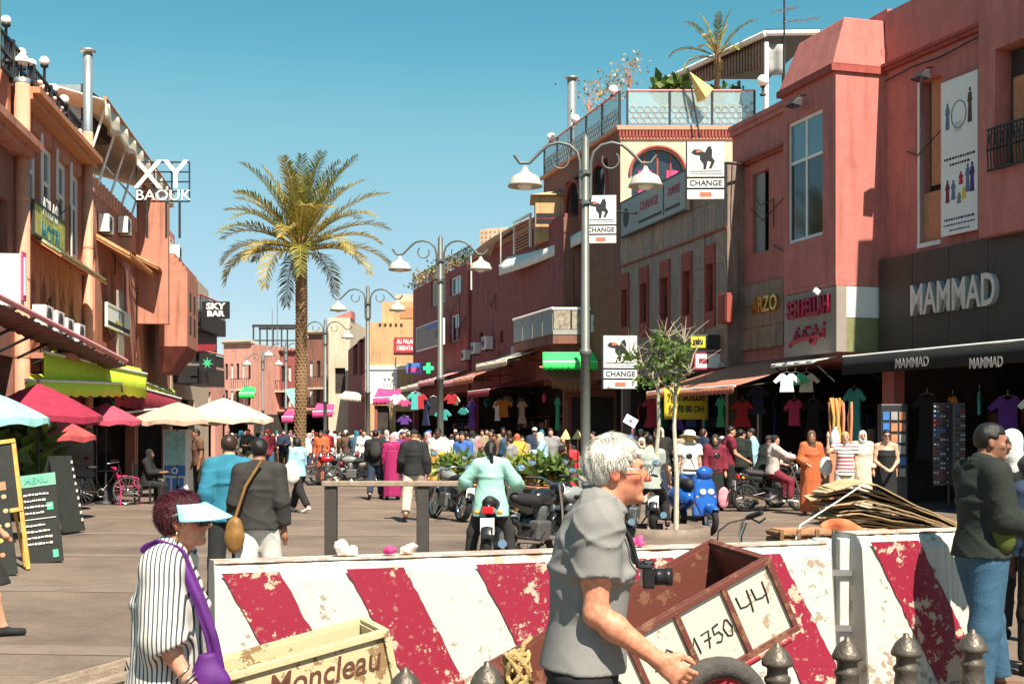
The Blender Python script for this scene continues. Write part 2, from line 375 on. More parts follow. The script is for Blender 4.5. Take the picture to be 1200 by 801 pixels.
def hand_full(S, J, n, curl=0.5, palm=None, k=1.0):
 """palm, four jointed fingers and a thumb; palm is the direction the palm faces"""
 wr, fd = J['wr' + n], J['fd' + n]; fd = fd / np.linalg.norm(fd)
 pn = np.asarray(palm, float); pn = pn - fd * (pn @ fd); pn /= np.linalg.norm(pn)
 across = np.cross(fd, pn) * (1 if n == 'r' else -1)     # toward the thumb
 S.loft(wr - fd * 0.01, wr + fd * 0.095 * k, across, [(0, 0.028 * k, 0.021 * k, 0), (0.5, 0.038 * k, 0.018 * k, 0), (1, 0.042 * k, 0.015 * k, 0)], 0.012)
 for q, (off, L) in enumerate(((0.030, 0.075), (0.010, 0.083), (-0.011, 0.077), (-0.031, 0.060))):
  p = wr + fd * 0.088 * k + across * off * k; a = 0.25 * curl; d = fd
  pts = [p]
  for sg, fr in enumerate((0.45, 0.32, 0.23)):
   a += curl * (0.75, 0.8, 0.5)[sg] * (1 + 0.08 * q); d = fd * math.cos(a) + pn * math.sin(a) + across * off * 1.2
   pts.append(pts[-1] + d / np.linalg.norm(d) * L * fr * k)
  S.chain(pts, [0.0105 * k, 0.0096 * k, 0.0088 * k, 0.0074 * k], 0.004)
 b = wr + fd * 0.025 * k + across * 0.026 * k
 p1 = b + (fd * 0.6 + across * 0.55 + pn * 0.35) * 0.045 * k; p2 = p1 + (fd * 0.9 + across * 0.15 + pn * 0.35) * 0.035 * k; p3 = p2 + (fd * 0.95 - across * 0.05 + pn * 0.3) * 0.026 * k
 S.chain([b, p1, p2, p3], [0.016 * k, 0.0125 * k, 0.0105 * k, 0.008 * k], 0.008)
def body_sdf(J, vox, fem=False, fat=1.0, hands=None, face=True):
 k = J['k']; S = Sdf(vox); X = J['T'] @ V3(1, 0, 0); w = 0.9 if fem else 1.0
 S.loft(J['hip'] + J['T'] @ V3(0, 0, -0.10 * k), J['ch'], X, [(0, 0.10 * k, 0.08 * k, 0), (0.2, 0.165 * k * fat, 0.115 * k * fat, -0.01), (0.55, 0.135 * k * fat * (0.9 if fem else 1), 0.10 * k * fat, 0.01), (1, 0.155 * k * w, 0.115 * k * fat, 0.01)], 0.04)
 S.loft(J['ch'], J['nb'], X, [(0, 0.155 * k * w, 0.115 * k * fat, 0.01), (0.45, 0.165 * k * w, 0.105 * k, 0.0), (0.8, 0.12 * k, 0.075 * k, -0.005), (1, 0.065 * k, 0.06 * k, 0)], 0.05)
 S.cone(J['nb'] - V3(0, 0, 0.03), J['hb'] + J['HM'] @ V3(0, 0.0, 0.02), 0.064 * k * w, 0.056 * k * w, 0.03)
 for n in 'rl': S.cone(J['nb'] + V3(0, 0, 0.012 * k), J['s' + n] + V3(0, 0, 0.012 * k), 0.052 * k, 0.046 * k, 0.04)
 hc, M = J['hc'], J['HM']
 S.ell(hc + M @ V3(0, -0.012, 0.028) * k, V3(0.073, 0.088, 0.087) * k, M, 0.03)
 S.ell(hc + M @ V3(0, 0.028, -0.040) * k, V3(0.056, 0.062, 0.078) * k, M, 0.03)                # jaw and face
 if face:
  e = lambda x, y, z: hc + M @ V3(x, y, z) * k
  S.cone(e(0, 0.086, 0.008), e(0, 0.108, -0.026), 0.008 * k, 0.0135 * k, 0.014)                # nose
  S.cone(e(-0.03, 0.078, 0.026), e(0.03, 0.078, 0.026), 0.012 * k, 0.012 * k, 0.015)          # brow
  S.cone(e(-0.016, 0.083, -0.057), e(0.016, 0.083, -0.057), 0.008 * k, 0.008 * k, 0.010)     # lips
  S.ell(e(0, 0.078, -0.095), V3(0.022, 0.017, 0.018) * k, M, 0.02)                            # chin
  for sd in (1, -1):
   S.ell(e(sd * 0.074, -0.012, -0.008), V3(0.010, 0.020, 0.031) * k, M @ rotx(R(12)), 0.006)
   S.ell(e(sd * 0.040, 0.058, -0.018), V3(0.022, 0.022, 0.018) * k, M, 0.02)               # cheek bone
   if vox < 0.012: S.ell(e(sd * 0.030, 0.096, 0.006), V3(0.016, 0.012, 0.010) * k, M, 0, cut=True)
   if vox < 0.012: S.ell(e(sd * 0.083, -0.006, -0.004), V3(0.006, 0.011, 0.018) * k, M, 0, cut=True)
 for n in 'rl':
  S.chain([J['s' + n], J['s' + n] * 0.5 + J['el' + n] * 0.5, J['el' + n]], [0.058 * k * w, 0.050 * k * w * fat ** .5, 0.040 * k * w], 0.035)
  m = J['el' + n] * 0.7 + J['wr' + n] * 0.3
  S.chain([J['el' + n], m, J['wr' + n]], [0.040 * k * w, 0.043 * k * w, 0.027 * k * w], 0.02)
  if hands and n in hands: hand_full(S, J, n, hands[n][0], hands[n][1], k)
  else: hand_simple(S, J, n, k)
  S.chain([J['h' + n], J['k' + n]], [0.088 * k * fat, 0.056 * k], 0.04)
  c = J['k' + n] * 0.7 + J['a' + n] * 0.3
  S.chain([J['k' + n], c, J['a' + n]], [0.056 * k, 0.058 * k, 0.036 * k], 0.03)
  he = J['er'] if n == 'r' else J['eL']
  S.cone(he, J['t' + n], 0.033 * k, 0.026 * k, 0.02); S.cone(J['a' + n], he, 0.038 * k, 0.032 * k, 0.02)
 return S
def clip_plane(p, nrm):
 p = np.asarray(p, float); nrm = np.asarray(nrm, float) / np.linalg.norm(nrm)
 return lambda g: (g - p) @ nrm
def torso_prof(J, S, g, hem, fem, fat, flare=0.0, top=0.93, drop_sh=0):
 """shirt body over the torso, grown by g; hem is metres below the hip joint"""
 k = J['k']; X = J['T'] @ V3(1, 0, 0); w = 0.9 if fem else 1.0
 p0 = J['hip'] + J['T'] @ V3(0, 0, -hem * k)
 L = np.linalg.norm(J['ch'] - p0)
 hz = hem * k / L
 rows = [(0, 0.165 * k * fat + g + flare, 0.118 * k * fat + g + flare, 0)]
 if hem > 0.05: rows.append((hz, 0.166 * k * fat + g + flare * 0.5, 0.118 * k * fat + g + flare * 0.5, 0))
 rows += [((hz + 1) / 2, 0.142 * k * fat + g + flare * 0.2, 0.108 * k * fat + g + flare * 0.2, 0.008), (1, 0.158 * k * w + g, 0.118 * k * fat + g, 0.01)]
 S.loft(p0, J['ch'], X, rows, 0.03)
 S.loft(J['ch'], J['nb'], X, [(0, 0.158 * k * w + g, 0.118 * k * fat + g, 0.01), (0.45, 0.168 * k * w + g, 0.108 * k + g, 0), (0.78, 0.125 * k + g, 0.078 * k + g, -0.005), (top, 0.085 * k + g * 0.7, 0.068 * k + g * 0.7, 0)], 0.05)
 if top > .9:
  for n in 'rl': S.cone(J['nb'] + V3(0, 0, 0.006 * k), J['s' + n] + V3(0, 0, 0.010 * k), 0.056 * k + g * .6, 0.050 * k + g, 0.04)
def sleeve(J, S, n, g, frac, loose=0):
 """frac 0..1 reaches the elbow, 1..2 the wrist"""
 k = J['k']; s, e, w = J['s' + n], J['el' + n], J['wr' + n]
 q = min(frac, 1); p = s + (e - s) * q; ax = (e - s) / np.linalg.norm(e - s)
 S.chain([s, p], [0.060 * k + g, (0.060 - 0.018 * q) * k + g + loose * q], 0.035, (p, ax) if frac <= 1 else None)
 if frac > 1:
  q = frac - 1; p2 = e + (w - e) * q; S.chain([e, p2], [0.042 * k + g + loose, (0.043 - 0.014 * q) * k + g + loose], 0.02, (p2, (w - e) / np.linalg.norm(w - e)))
def garment_top(J, vox, m, g=0.014, slv=0.6, hem=0.06, fem=False, fat=1.0, loose=0.008, flare=0.0, fold=0.003, seed=1, name='shirt', root=None, open_neck=0.93):
 S = Sdf(vox); torso_prof(J, S, g, hem, fem, fat, flare, open_neck)
 sl = slv if isinstance(slv, tuple) else (slv, slv)
 for n, q in zip('rl', sl):
  if q > 0: sleeve(J, S, n, g, q, loose)
 S.clip.append(clip_plane(J['hip'] + J['T'] @ V3(0, 0, -hem * J['k']), J['T'] @ V3(0, 0, -1)))
 if fold: S.disp = crease(fold * 2.2, seed) if vox < .016 else wrinkle(fold, seed)
 return link(name, S.mesh(name, m), root)
def garment_trousers(J, vox, m, g=0.012, length=0.97, fat=1.0, loose=0.006, seed=2, name='trousers', root=None, fold=0.003):
 S = Sdf(vox); k = J['k']; X = J['T'] @ V3(1, 0, 0)
 S.loft(J['hip'] + V3(0, 0, -0.09 * k), J['w'] + J['T'] @ V3(0, 0, 0.0), X, [(0, 0.12 * k, 0.09 * k, 0), (0.35, 0.166 * k * fat + g * .6, 0.117 * k * fat + g * .6, -0.008), (1, 0.142 * k * fat + g * .6, 0.105 * k * fat + g * .6, 0.005)], 0.03)
 for n in 'rl':
  h, kn, a = J['h' + n], J['k' + n], J['a' + n]; S.cone(h, kn, 0.090 * k * fat + g, 0.060 * k + g + loose, 0.04)
  q = (length - 0.5) * 2
  if q > 0:
   e = kn + (a - kn) * q; S.cone(kn, e, 0.060 * k + g + loose, 0.046 * k + g + loose, 0.03, (e, (a - kn) / np.linalg.norm(a - kn)))
 if fold: S.disp = crease(fold * 2, seed) if vox < .016 else wrinkle(fold, seed, 26, 10)
 return link(name, S.mesh(name, m), root)
def garment_skirt(J, vox, m, length=0.85, flare=0.07, g=0.014, fat=1.0, name='skirt', root=None, fold=0.008, seed=3, top=0.1):
 S = Sdf(vox); k = J['k']; base = V3((J['ar'][0] + J['al'][0]) / 2, (J['ar'][1] + J['al'][1]) / 2, J['hip'][2] - length * k)
 sp = abs(J['ar'] - J['al'])
 S.loft(J['w'] + J['T'] @ V3(0, 0, (top - 0.1) * k), base, V3(1, 0, 0), [(0, 0.145 * k * fat + g, 0.108 * k * fat + g, 0), (0.2, 0.175 * k * fat + g, 0.128 * k * fat + g, 0), (1, max(0.15 * k + flare, sp[0] / 2 + 0.09), max(0.13 * k + flare, sp[1] / 2 + 0.10), 0)], 0.03)
 S.clip.append(clip_plane(base, (0, 0, -1)))
 ph = seed * 1.7
 S.disp = lambda gr: fold * np.clip((J['w'][2] - gr[..., 2]) * 1.4, 0, 1) * (np.sin(9 * np.arctan2(gr[..., 1], gr[..., 0]) + 2 * np.sin(3 * gr[..., 2] + ph)) + 0.5 * np.sin(23 * gr[..., 0] + ph))
 return link(name, S.mesh(name, m), root)
def shoes(J, vox, m, root):
 k = J['k']
 for n, he in (('r', J['er']), ('l', J['eL'])):
  S = Sdf(vox); S.cone(he + V3(0, 0, 0.004), J['t' + n] + V3(0, 0.012, 0.002) * k, 0.041 * k, 0.033 * k, 0.02)
  S.cone(J['a' + n] - V3(0, 0, 0.01), he, 0.044 * k, 0.04 * k, 0.02); link('shoe', S.mesh('shoe', m), root)
def hair(J, vox, m, style, root):
 S = Sdf(vox); k = J['k']; hc, M = J['hc'], J['HM']; e = lambda x, y, z: hc + M @ V3(x, y, z) * k
 g = max(0.010, vox * 0.55)
 name = 'hair'
 S.ell(e(0, -0.014, 0.03), V3(0.074, 0.092, 0.088) * k + g, M, 0.02)
 yc, zc = 0.058, 0.052
 if style in ('long', 'pony', 'bob', 'bun'):
  S.ell(e(0, -0.045, -0.02), V3(0.072, 0.06, 0.08) * k + g * .6, M, 0.02)
 if style == 'long':
  S.loft(e(0, -0.06, 0.0), e(0, -0.085, -0.30), M @ V3(1, 0, 0), [(0, 0.075 * k, 0.05 * k, 0), (0.5, 0.085 * k, 0.04 * k, 0), (0.95, 0.05 * k, 0.025 * k, 0)], 0.03)
 if style == 'pony': S.chain([e(0, -0.10, 0.03), e(0, -0.135, -0.05), e(0.015, -0.12, -0.18), e(0.03, -0.11, -0.27)], [0.03, 0.032, 0.026, 0.012], 0.02)
 if style == 'bun': S.ell(e(0, -0.12, 0.04), V3(0.045, 0.045, 0.045), None, 0.02)
 if style == 'cap':
  name = 'cap'; S.cone(e(0, 0.07, 0.055), e(0, 0.13, 0.045), 0.06 * k, 0.045 * k, 0.01)
  top = M @ V3(0, 0, 1)
  S.clip.append(lambda gr: -((gr - e(0, 0, 0.035)) @ top))
  S.clip.append(lambda gr: np.where((gr - hc) @ (M @ V3(0, 1, 0)) > 0.105, ((gr - e(0, 0, 0.052)) @ top), -1))
  return link(name, S.mesh(name, m), root)
 if style in ('scarf', 'hood'):
  name = 'headscarf' if style == 'scarf' else 'hood'
  S.ell(e(0, 0.0, -0.03), V3(0.078, 0.088, 0.12) * k + g, M, 0.02)
  S.loft(e(0, -0.005, -0.08), J['nb'] + V3(0, 0.0, -0.06 * k), V3(1, 0, 0), [(0, 0.075 * k + g, 0.08 * k + g, 0), (0.5, 0.085 * k + g, 0.085 * k + g, 0), (1, 0.17 * k, 0.11 * k + g, 0)], 0.03)
  S.ell(e(0, 0.115, -0.02), V3(0.058, 0.085, 0.086) * k, M, 0, cut=True)
  S.disp = wrinkle(0.004, 5, 30, 25)
  return link(name, S.mesh(name, m), root)
 fw, up = M @ V3(0, 1, 0), M @ V3(0, 0, 1)
 low = {'short': -0.105, 'buzz': -0.095, 'bob': -0.13}.get(style, -9)
 if low > -5: S.clip.append(lambda gr: -((gr - e(0, 0, low)) @ up) - 0.35 * ((gr - hc) @ fw))
 # face opening and ears
 S.cut.append((lambda gr: np.maximum(np.maximum(-((gr - e(0, 0.030, 0)) @ fw), ((gr - e(0, 0, zc)) @ up)), -1), hc - 0.2, hc + 0.2, 0))
 if style in ('short', 'buzz'):
  S.cut.append((lambda gr: np.maximum(-((gr - e(0, -0.028, 0)) @ fw), ((gr - e(0, 0, 0.024)) @ up)), hc - 0.2, hc + 0.2, 0))
 r = np.random.RandomState(3)
 S.disp = lambda gr: 0.0022 * np.sin(160 * gr[..., 0] + 40 * gr[..., 2]) * np.sin(90 * gr[..., 1] + 30 * gr[..., 2]) + 0.003 * np.sin(35 * gr[..., 0] + 20 * gr[..., 1]) * np.sin(40 * gr[..., 2])
 return link(name, S.mesh(name, m), root)
def person(label, loc, face, spec, vox, group=None, name='person'):
 """face: heading in degrees, 0 looks away from the camera, 180 at it, -90 to the picture's right"""
 t = thing(name, label, 'person', loc, R(face), group); dress(t, spec, vox); return t
def dress(t, s, vox):
 J = skel(s.get('h', 1.7), s.get('lean', 2), s.get('neck', 8), s.get('head', (0, 0)), s.get('arms', ((8, 8, 15), (-6, 8, 15))), s.get('legs', ((2, 4, 2), (-2, 4, 2))), s.get('sit'), s.get('twist', 0), s.get('wide', 1.0), s.get('hunch', 4), s.get('nl', 0.068))
 fem = s.get('fem', False); fat = s.get('fat', 1.0); sd = s.get('seed', 1); k = J['k']
 B = body_sdf(J, vox, fem, fat * 0.98, s.get('hands'), True)
 link('body', B.mesh('body', s.get('skin', 'skin_tan'), s.get('paint')), t)
 g = s.get('g', 0.016) + vox * 0.35
 tp = s.get('top')
 if tp: garment_top(J, vox, tp[0], g + 0.004, tp[1], tp[2], fem, fat, s.get('loose', 0.010), s.get('flare', 0.012), s.get('fold', 0.003), sd, s.get('tname', 'shirt'), t, s.get('neckline', 0.93))
 bt = s.get('bottom')
 if bt:
  if bt[1] == 'skirt': garment_skirt(J, vox, bt[0], bt[2], s.get('skirt_flare', 0.06), g, fat, 'skirt', t, seed=sd)
  elif bt[1] == 'robe': garment_skirt(J, vox, bt[0], bt[2], s.get('skirt_flare', 0.08), g + 0.012, fat, 'robe_skirt', t, seed=sd, top=0.35)
  else: garment_trousers(J, vox, bt[0], g, bt[2], fat, s.get('bloose', 0.006), sd + 3, 'trousers', t)
 if .010 < vox < .03:
  e = lambda x, y, z: Vector(J['hc'] + J['HM'] @ V3(x, y, z) * k); q = MB()
  for x in (.03, -.03): q.ball(e(x, .088, .008), (.014, .01, .008), 6, 4); q.tube([e(x * .5, .094, .026), e(x * 1.6, .084, .028)], .004, 4)
  q.tube([e(-.02, .092, -.056), e(.02, .092, -.056)], .004, 4); q.build('eyes_and_mouth', 'hair_black', t, kind='stuff')
 if s.get('shoes'): shoes(J, vox, s['shoes'], t)
 if s.get('hair'): hair(J, min(vox, 0.022), s['hair'][0], s['hair'][1], t)
 t['_J'] = 0; del t['_J']
 s['J'] = J; return J
# ---------------------------------------------------------------- surface materials
mat('wall_red', (0.48, 0.165, 0.14), 0.9, 0.12, 3, 0.35, 45, stain=0.35); mat('wall_maroon', (0.29, 0.085, 0.08), 0.9, 0.16, 3, 0.3, 45, stain=0.5)
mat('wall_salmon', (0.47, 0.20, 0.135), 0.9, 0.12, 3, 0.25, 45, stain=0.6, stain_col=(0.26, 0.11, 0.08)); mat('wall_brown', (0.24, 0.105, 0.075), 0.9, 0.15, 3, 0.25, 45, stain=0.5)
mat('wall_ochre', (0.52, 0.33, 0.17), 0.9, 0.1, 3, 0.2, 45, stain=0.4); mat('wall_cream', (0.58, 0.46, 0.34), 0.9, 0.08, 3, 0.2, 45, stain=0.35); mat('wall_pink', (0.55, 0.27, 0.21), 0.9, 0.12, 3, 0.2, 45, stain=0.4)
mat('trim_red', (0.33, 0.075, 0.06), 0.85, 0.15, 6, 0.2, 60, stain=0.3); mat('cornice_salmon', (0.62, 0.27, 0.18), 0.85, 0.1, 6)
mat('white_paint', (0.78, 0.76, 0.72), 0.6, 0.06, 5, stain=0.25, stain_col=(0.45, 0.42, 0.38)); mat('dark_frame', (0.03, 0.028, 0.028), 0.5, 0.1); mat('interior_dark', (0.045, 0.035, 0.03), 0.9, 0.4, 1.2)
mat('window_glass', (0.025, 0.035, 0.042), 0.06, 0, spec=0.8); mat('window_blue', (0.12, 0.22, 0.26), 0.08, 0, spec=0.8); mat('curtain', (0.35, 0.30, 0.26), 0.8, 0.2, 8)
mat('steel', (0.45, 0.45, 0.44), 0.3, 0.1, metal=0.9); mat('iron', (0.02, 0.02, 0.022), 0.5, 0.2, 30); mat('grey_metal', (0.28, 0.30, 0.29), 0.45, 0.12, 8, metal=0.4); mat('zinc', (0.42, 0.46, 0.46), 0.35, 0.15, 6, metal=0.7)
mat('duct_salmon', (0.60, 0.27, 0.17), 0.7, 0.12, 4, stain=0.3); mat('wood_board', (0.48, 0.20, 0.10), 0.7, 0.2, 8); mat('tile_green', (0.20, 0.22, 0.10), 0.5, 0.4, 12); mat('tile_ochre', (0.42, 0.22, 0.09), 0.6, 0.3, 12)
mat('black_panel', (0.022, 0.022, 0.023), 0.45, 0.15, 6); mat('brown_panel', (0.060, 0.045, 0.038), 0.5, 0.15, 3); mat('sign_beige', (0.27, 0.23, 0.20), 0.7, 0.1, 4); mat('letter_steel', (0.62, 0.63, 0.62), 0.35, 0.1, metal=0.5)
mat('letter_red', (0.32, 0.01, 0.045), 0.3, 0.1); mat('sign_white', (0.72, 0.72, 0.68), 0.6, 0.04); mat('sign_grey', (0.30, 0.31, 0.30), 0.6, 0.1); mat('ink', (0.02, 0.02, 0.022), 0.6, 0.1); mat('ink_red', (0.40, 0.03, 0.05), 0.6, 0.1); mat('ink_white', (0.78, 0.78, 0.75), 0.6, 0.03)
mat('awn_maroon', (0.24, 0.022, 0.040), 0.85, 0.15, 4, 0.2, 120); mat('awn_lime', (0.58, 0.74, 0.05), 0.8, 0.08, 4, 0.2, 120); mat('awn_black', (0.012, 0.012, 0.013), 0.8, 0.2); mat('awn_cream', (0.70, 0.60, 0.46), 0.8, 0.1, 4, stain=0.2); mat('awn_white', (0.75, 0.73, 0.68), 0.8, 0.08, 4, stain=0.2); mat('awn_green', (0.04, 0.75, 0.12), 0.7, 0.05); mat('awn_magenta', (0.50, 0.05, 0.18), 0.8, 0.12, 4, 0.2, 100); mat('awn_orange', (0.48, 0.16, 0.09), 0.8, 0.12, 4); mat('awn_pink', (0.62, 0.26, 0.27), 0.8, 0.1, 4)
mat('awn_rose', (.42, .17, .11), .8, .15, 4, stain=.3); mat('ac_white', (0.66, 0.65, 0.61), 0.6, 0.06, 6, stain=0.3); mat('globe', (0.85, 0.82, 0.76), 0.35, 0.03); mat('cloth_yellow', (0.80, 0.52, 0.16), 0.8, 0.1, 6); mat('thatch', (0.22, 0.13, 0.08), 0.9, 0.35, 30, 0.6, 120)
def glassy(name, col, alpha, rough=0.08):
 m = mat(name, col, rough, 0, spec=0.6); nt = m.node_tree; b = nt.nodes['Principled BSDF']; t = nt.nodes.new('ShaderNodeBsdfTransparent'); x = nt.nodes.new('ShaderNodeMixShader'); x.inputs[0].default_value = alpha
 nt.links.new(t.outputs[0], x.inputs[1]); nt.links.new(b.outputs[0], x.inputs[2]); nt.links.new(x.outputs[0], nt.nodes['Material Output'].inputs[0]); return m
glassy('rail_glass', (0.42, 0.55, 0.55), 0.45)
def stone_mat(name, base):
 m = mat(name, base, 0.6, 0.25, 2.2, 0.15, 30, stain=0.5, stain_col=(0.14, 0.075, 0.06)); return m
stone_mat('stone_clad', (0.26, 0.19, 0.155)); stone_mat('stone_warm', (0.32, 0.21, 0.155))
# ---------------------------------------------------------------- ground
def paving_mat():
 m = mat('paving', (0.2, 0.15, 0.12), 0.75, 0); nt = m.node_tree; L = nt.links; b = nt.nodes['Principled BSDF']
 tc = nt.nodes.new('ShaderNodeTexCoord'); br = nt.nodes.new('ShaderNodeTexBrick'); br.inputs['Scale'].default_value = 1.0; br.inputs['Brick Width'].default_value = 0.21; br.inputs['Row Height'].default_value = 0.105; br.inputs['Mortar Size'].default_value = 0.006
 br.inputs['Color1'].default_value = (0.18, 0.139, 0.108, 1); br.inputs['Color2'].default_value = (0.163, 0.126, 0.098, 1); br.inputs['Mortar'].default_value = (0.135, 0.104, 0.082, 1)
 L.new(tc.outputs['Object'], br.inputs['Vector'])
 n = nt.nodes.new('ShaderNodeTexNoise'); n.inputs['Scale'].default_value = 0.45; n.inputs['Detail'].default_value = 10; n.inputs['Roughness'].default_value = 0.7; L.new(tc.outputs['Object'], n.inputs['Vector'])
 r = nt.nodes.new('ShaderNodeValToRGB'); r.color_ramp.elements[0].position = 0.32; r.color_ramp.elements[1].position = 0.72; r.color_ramp.elements[0].color = (0.52, 0.50, 0.50, 1); r.color_ramp.elements[1].color = (1.3, 1.25, 1.2, 1); L.new(n.outputs['Fac'], r.inputs['Fac'])
 x = nt.nodes.new('ShaderNodeMix'); x.data_type = 'RGBA'; x.blend_type = 'MULTIPLY'; x.inputs[0].default_value = 1; L.new(br.outputs['Color'], x.inputs[6]); L.new(r.outputs['Color'], x.inputs[7]); L.new(x.outputs[2], b.inputs['Base Color'])
 s = nt.nodes.new('ShaderNodeTexVoronoi'); s.inputs['Scale'].default_value = 2.2; L.new(tc.outputs['Object'], s.inputs['Vector'])
 bp = nt.nodes.new('ShaderNodeBump'); bp.inputs['Strength'].default_value = 0.25; bp.inputs['Distance'].default_value = 0.006; bp.invert = True; L.new(br.outputs['Fac'], bp.inputs['Height']); L.new(bp.outputs[0], b.inputs['Normal'])
paving_mat(); mat('band_stone', (0.19, 0.143, 0.112), 0.7, 0.25, 5, 0.2, 40, stain=0.4)
mb = MB(); mb.quad((-400, -60, 0), (400, -60, 0), (400, 900, 0), (-400, 900, 0)); paved = mb.build('pavement', 'paving', kind='structure')
ang = R(-5)
for i in range(11):
 y = 9.9 + i * 3.7; mb = MB(); Mx = Matrix.Translation((-3, y, 0.004)) @ Matrix.Rotation(ang, 4, 'Z')
 n = 40; V = []; w = 0.2
 for q in range(n + 1):
  x = -22 + 44 * q / n; V += [Mx @ Vector((x, -w + 0.015 * random.uniform(-1, 1), 0)), Mx @ Vector((x, w + 0.015 * random.uniform(-1, 1), 0))]
 mb.add(V, [(2 * q, 2 * q + 2, 2 * q + 3, 2 * q + 1) for q in range(n)]); mb.build('paving_band', 'band_stone', paved)
# litter and manhole marks on the paving
mat('litter_white', (0.7, 0.68, 0.64), 0.8, 0.1)
# ---------------------------------------------------------------- building kit
def holes_wall(root, u0, u1, z0, z1, holes, m, t=0.3, name='wall', y=0.0):
 us = sorted({u0, u1} | {min(max(h[i], u0), u1) for h in holes for i in (0, 1)}); zs = sorted({z0, z1} | {min(max(h[i], z0), z1) for h in holes for i in (2, 3)})
 mb = MB(); inside = lambda a, b: any(h[0] < a < h[1] and h[2] < b < h[3] for h in holes)
 for i in range(len(us) - 1):
  for j in range(len(zs) - 1):
   if not inside((us[i] + us[i + 1]) / 2, (zs[j] + zs[j + 1]) / 2):
    mb.quad((us[i], y, zs[j]), (us[i + 1], y, zs[j]), (us[i + 1], y, zs[j + 1]), (us[i], y, zs[j + 1]))
 for h in holes:
  a, b, c, d = max(h[0], u0), min(h[1], u1), max(h[2], z0), min(h[3], z1); y1 = y + t
  mb.quad((a, y, c), (a, y, d), (a, y1, d), (a, y1, c)); mb.quad((b, y, d), (b, y, c), (b, y1, c), (b, y1, d)); mb.quad((a, y, d), (b, y, d), (b, y1, d), (a, y1, d))
  if c > 0.05: mb.quad((b, y, c), (a, y, c), (a, y1, c), (b, y1, c))
 for a, b in ((u0, -1), (u1, 1)): mb.quad((a, y, z0), (a, y + t, z0), (a, y + t, z1), (a, y, z1)) if b > 0 else mb.quad((a, y + t, z0), (a, y, z0), (a, y, z1), (a, y + t, z1))
 mb.quad((u0, y, z1), (u1, y, z1), (u1, y + t, z1), (u0, y + t, z1))
 return mb.build(name, m, root)
def window(root, u0, u1, z0, z1, y=0.16, cols=2, rows=1, fm='white_paint', gm='window_glass', fw=0.05, top=None):
 mb = MB(); mb.box(u0, u0 + fw, y - 0.03, y + 0.03, z0, z1); mb.box(u1 - fw, u1, y - 0.03, y + 0.03, z0, z1); mb.box(u0 + fw, u1 - fw, y - 0.03, y + 0.03, z0, z0 + fw); mb.box(u0 + fw, u1 - fw, y - 0.03, y + 0.03, z1 - fw, z1)
 cu = [u0 + fw + (u1 - u0 - 2 * fw) * i / cols for i in range(cols + 1)]; cz = [z0 + fw + (z1 - z0 - 2 * fw) * i / rows for i in range(rows + 1)]
 if top: cz = [z0 + fw, z0 + (z1 - z0) * top, z1 - fw]; rows = 2
 for c in cu[1:-1]: mb.box(c - fw * .4, c + fw * .4, y - 0.025, y + 0.025, z0 + fw, z1 - fw)
 for c in cz[1:-1]: mb.box(u0 + fw, u1 - fw, y - 0.022, y + 0.022, c - fw * .4, c + fw * .4)
 w = mb.build('window', fm, root)
 for i in range(cols):
  for j in range(rows):
   g = gm if not (top and j == 1) else 'window_blue'
   q = MB(); a, b, c, d = cu[i] + .01, cu[i + 1] - .01, cz[j] + .01, cz[j + 1] - .01; tl = random.uniform(-.004, .004)
   q.quad((a, y + 0.005 + tl, c), (b, y + 0.005 - tl, c), (b, y + 0.005 - tl, d), (a, y + 0.005 + tl, d)); q.build('pane', g, w)
 return w
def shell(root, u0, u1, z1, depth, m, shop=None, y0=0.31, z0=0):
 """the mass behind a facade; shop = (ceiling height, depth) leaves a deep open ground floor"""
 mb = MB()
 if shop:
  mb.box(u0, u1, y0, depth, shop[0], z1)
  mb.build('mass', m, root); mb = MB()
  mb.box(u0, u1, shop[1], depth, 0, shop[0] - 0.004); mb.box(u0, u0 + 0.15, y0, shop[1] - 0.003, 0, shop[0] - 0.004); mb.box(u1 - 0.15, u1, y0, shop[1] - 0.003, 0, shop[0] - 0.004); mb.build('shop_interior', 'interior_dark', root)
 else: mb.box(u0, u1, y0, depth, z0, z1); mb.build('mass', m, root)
def parapet(root, u0, u1, z, h=0.12, out=0.12, m='trim_red', name='cornice', y=0):
 mb = MB(); mb.box(u0, u1, y - out, y + 0.28, z, z + h * .5); mb.box(u0, u1, y - out * 1.5, y + 0.30, z + h * .5 + .001, z + h); return mb.build(name, m, root)
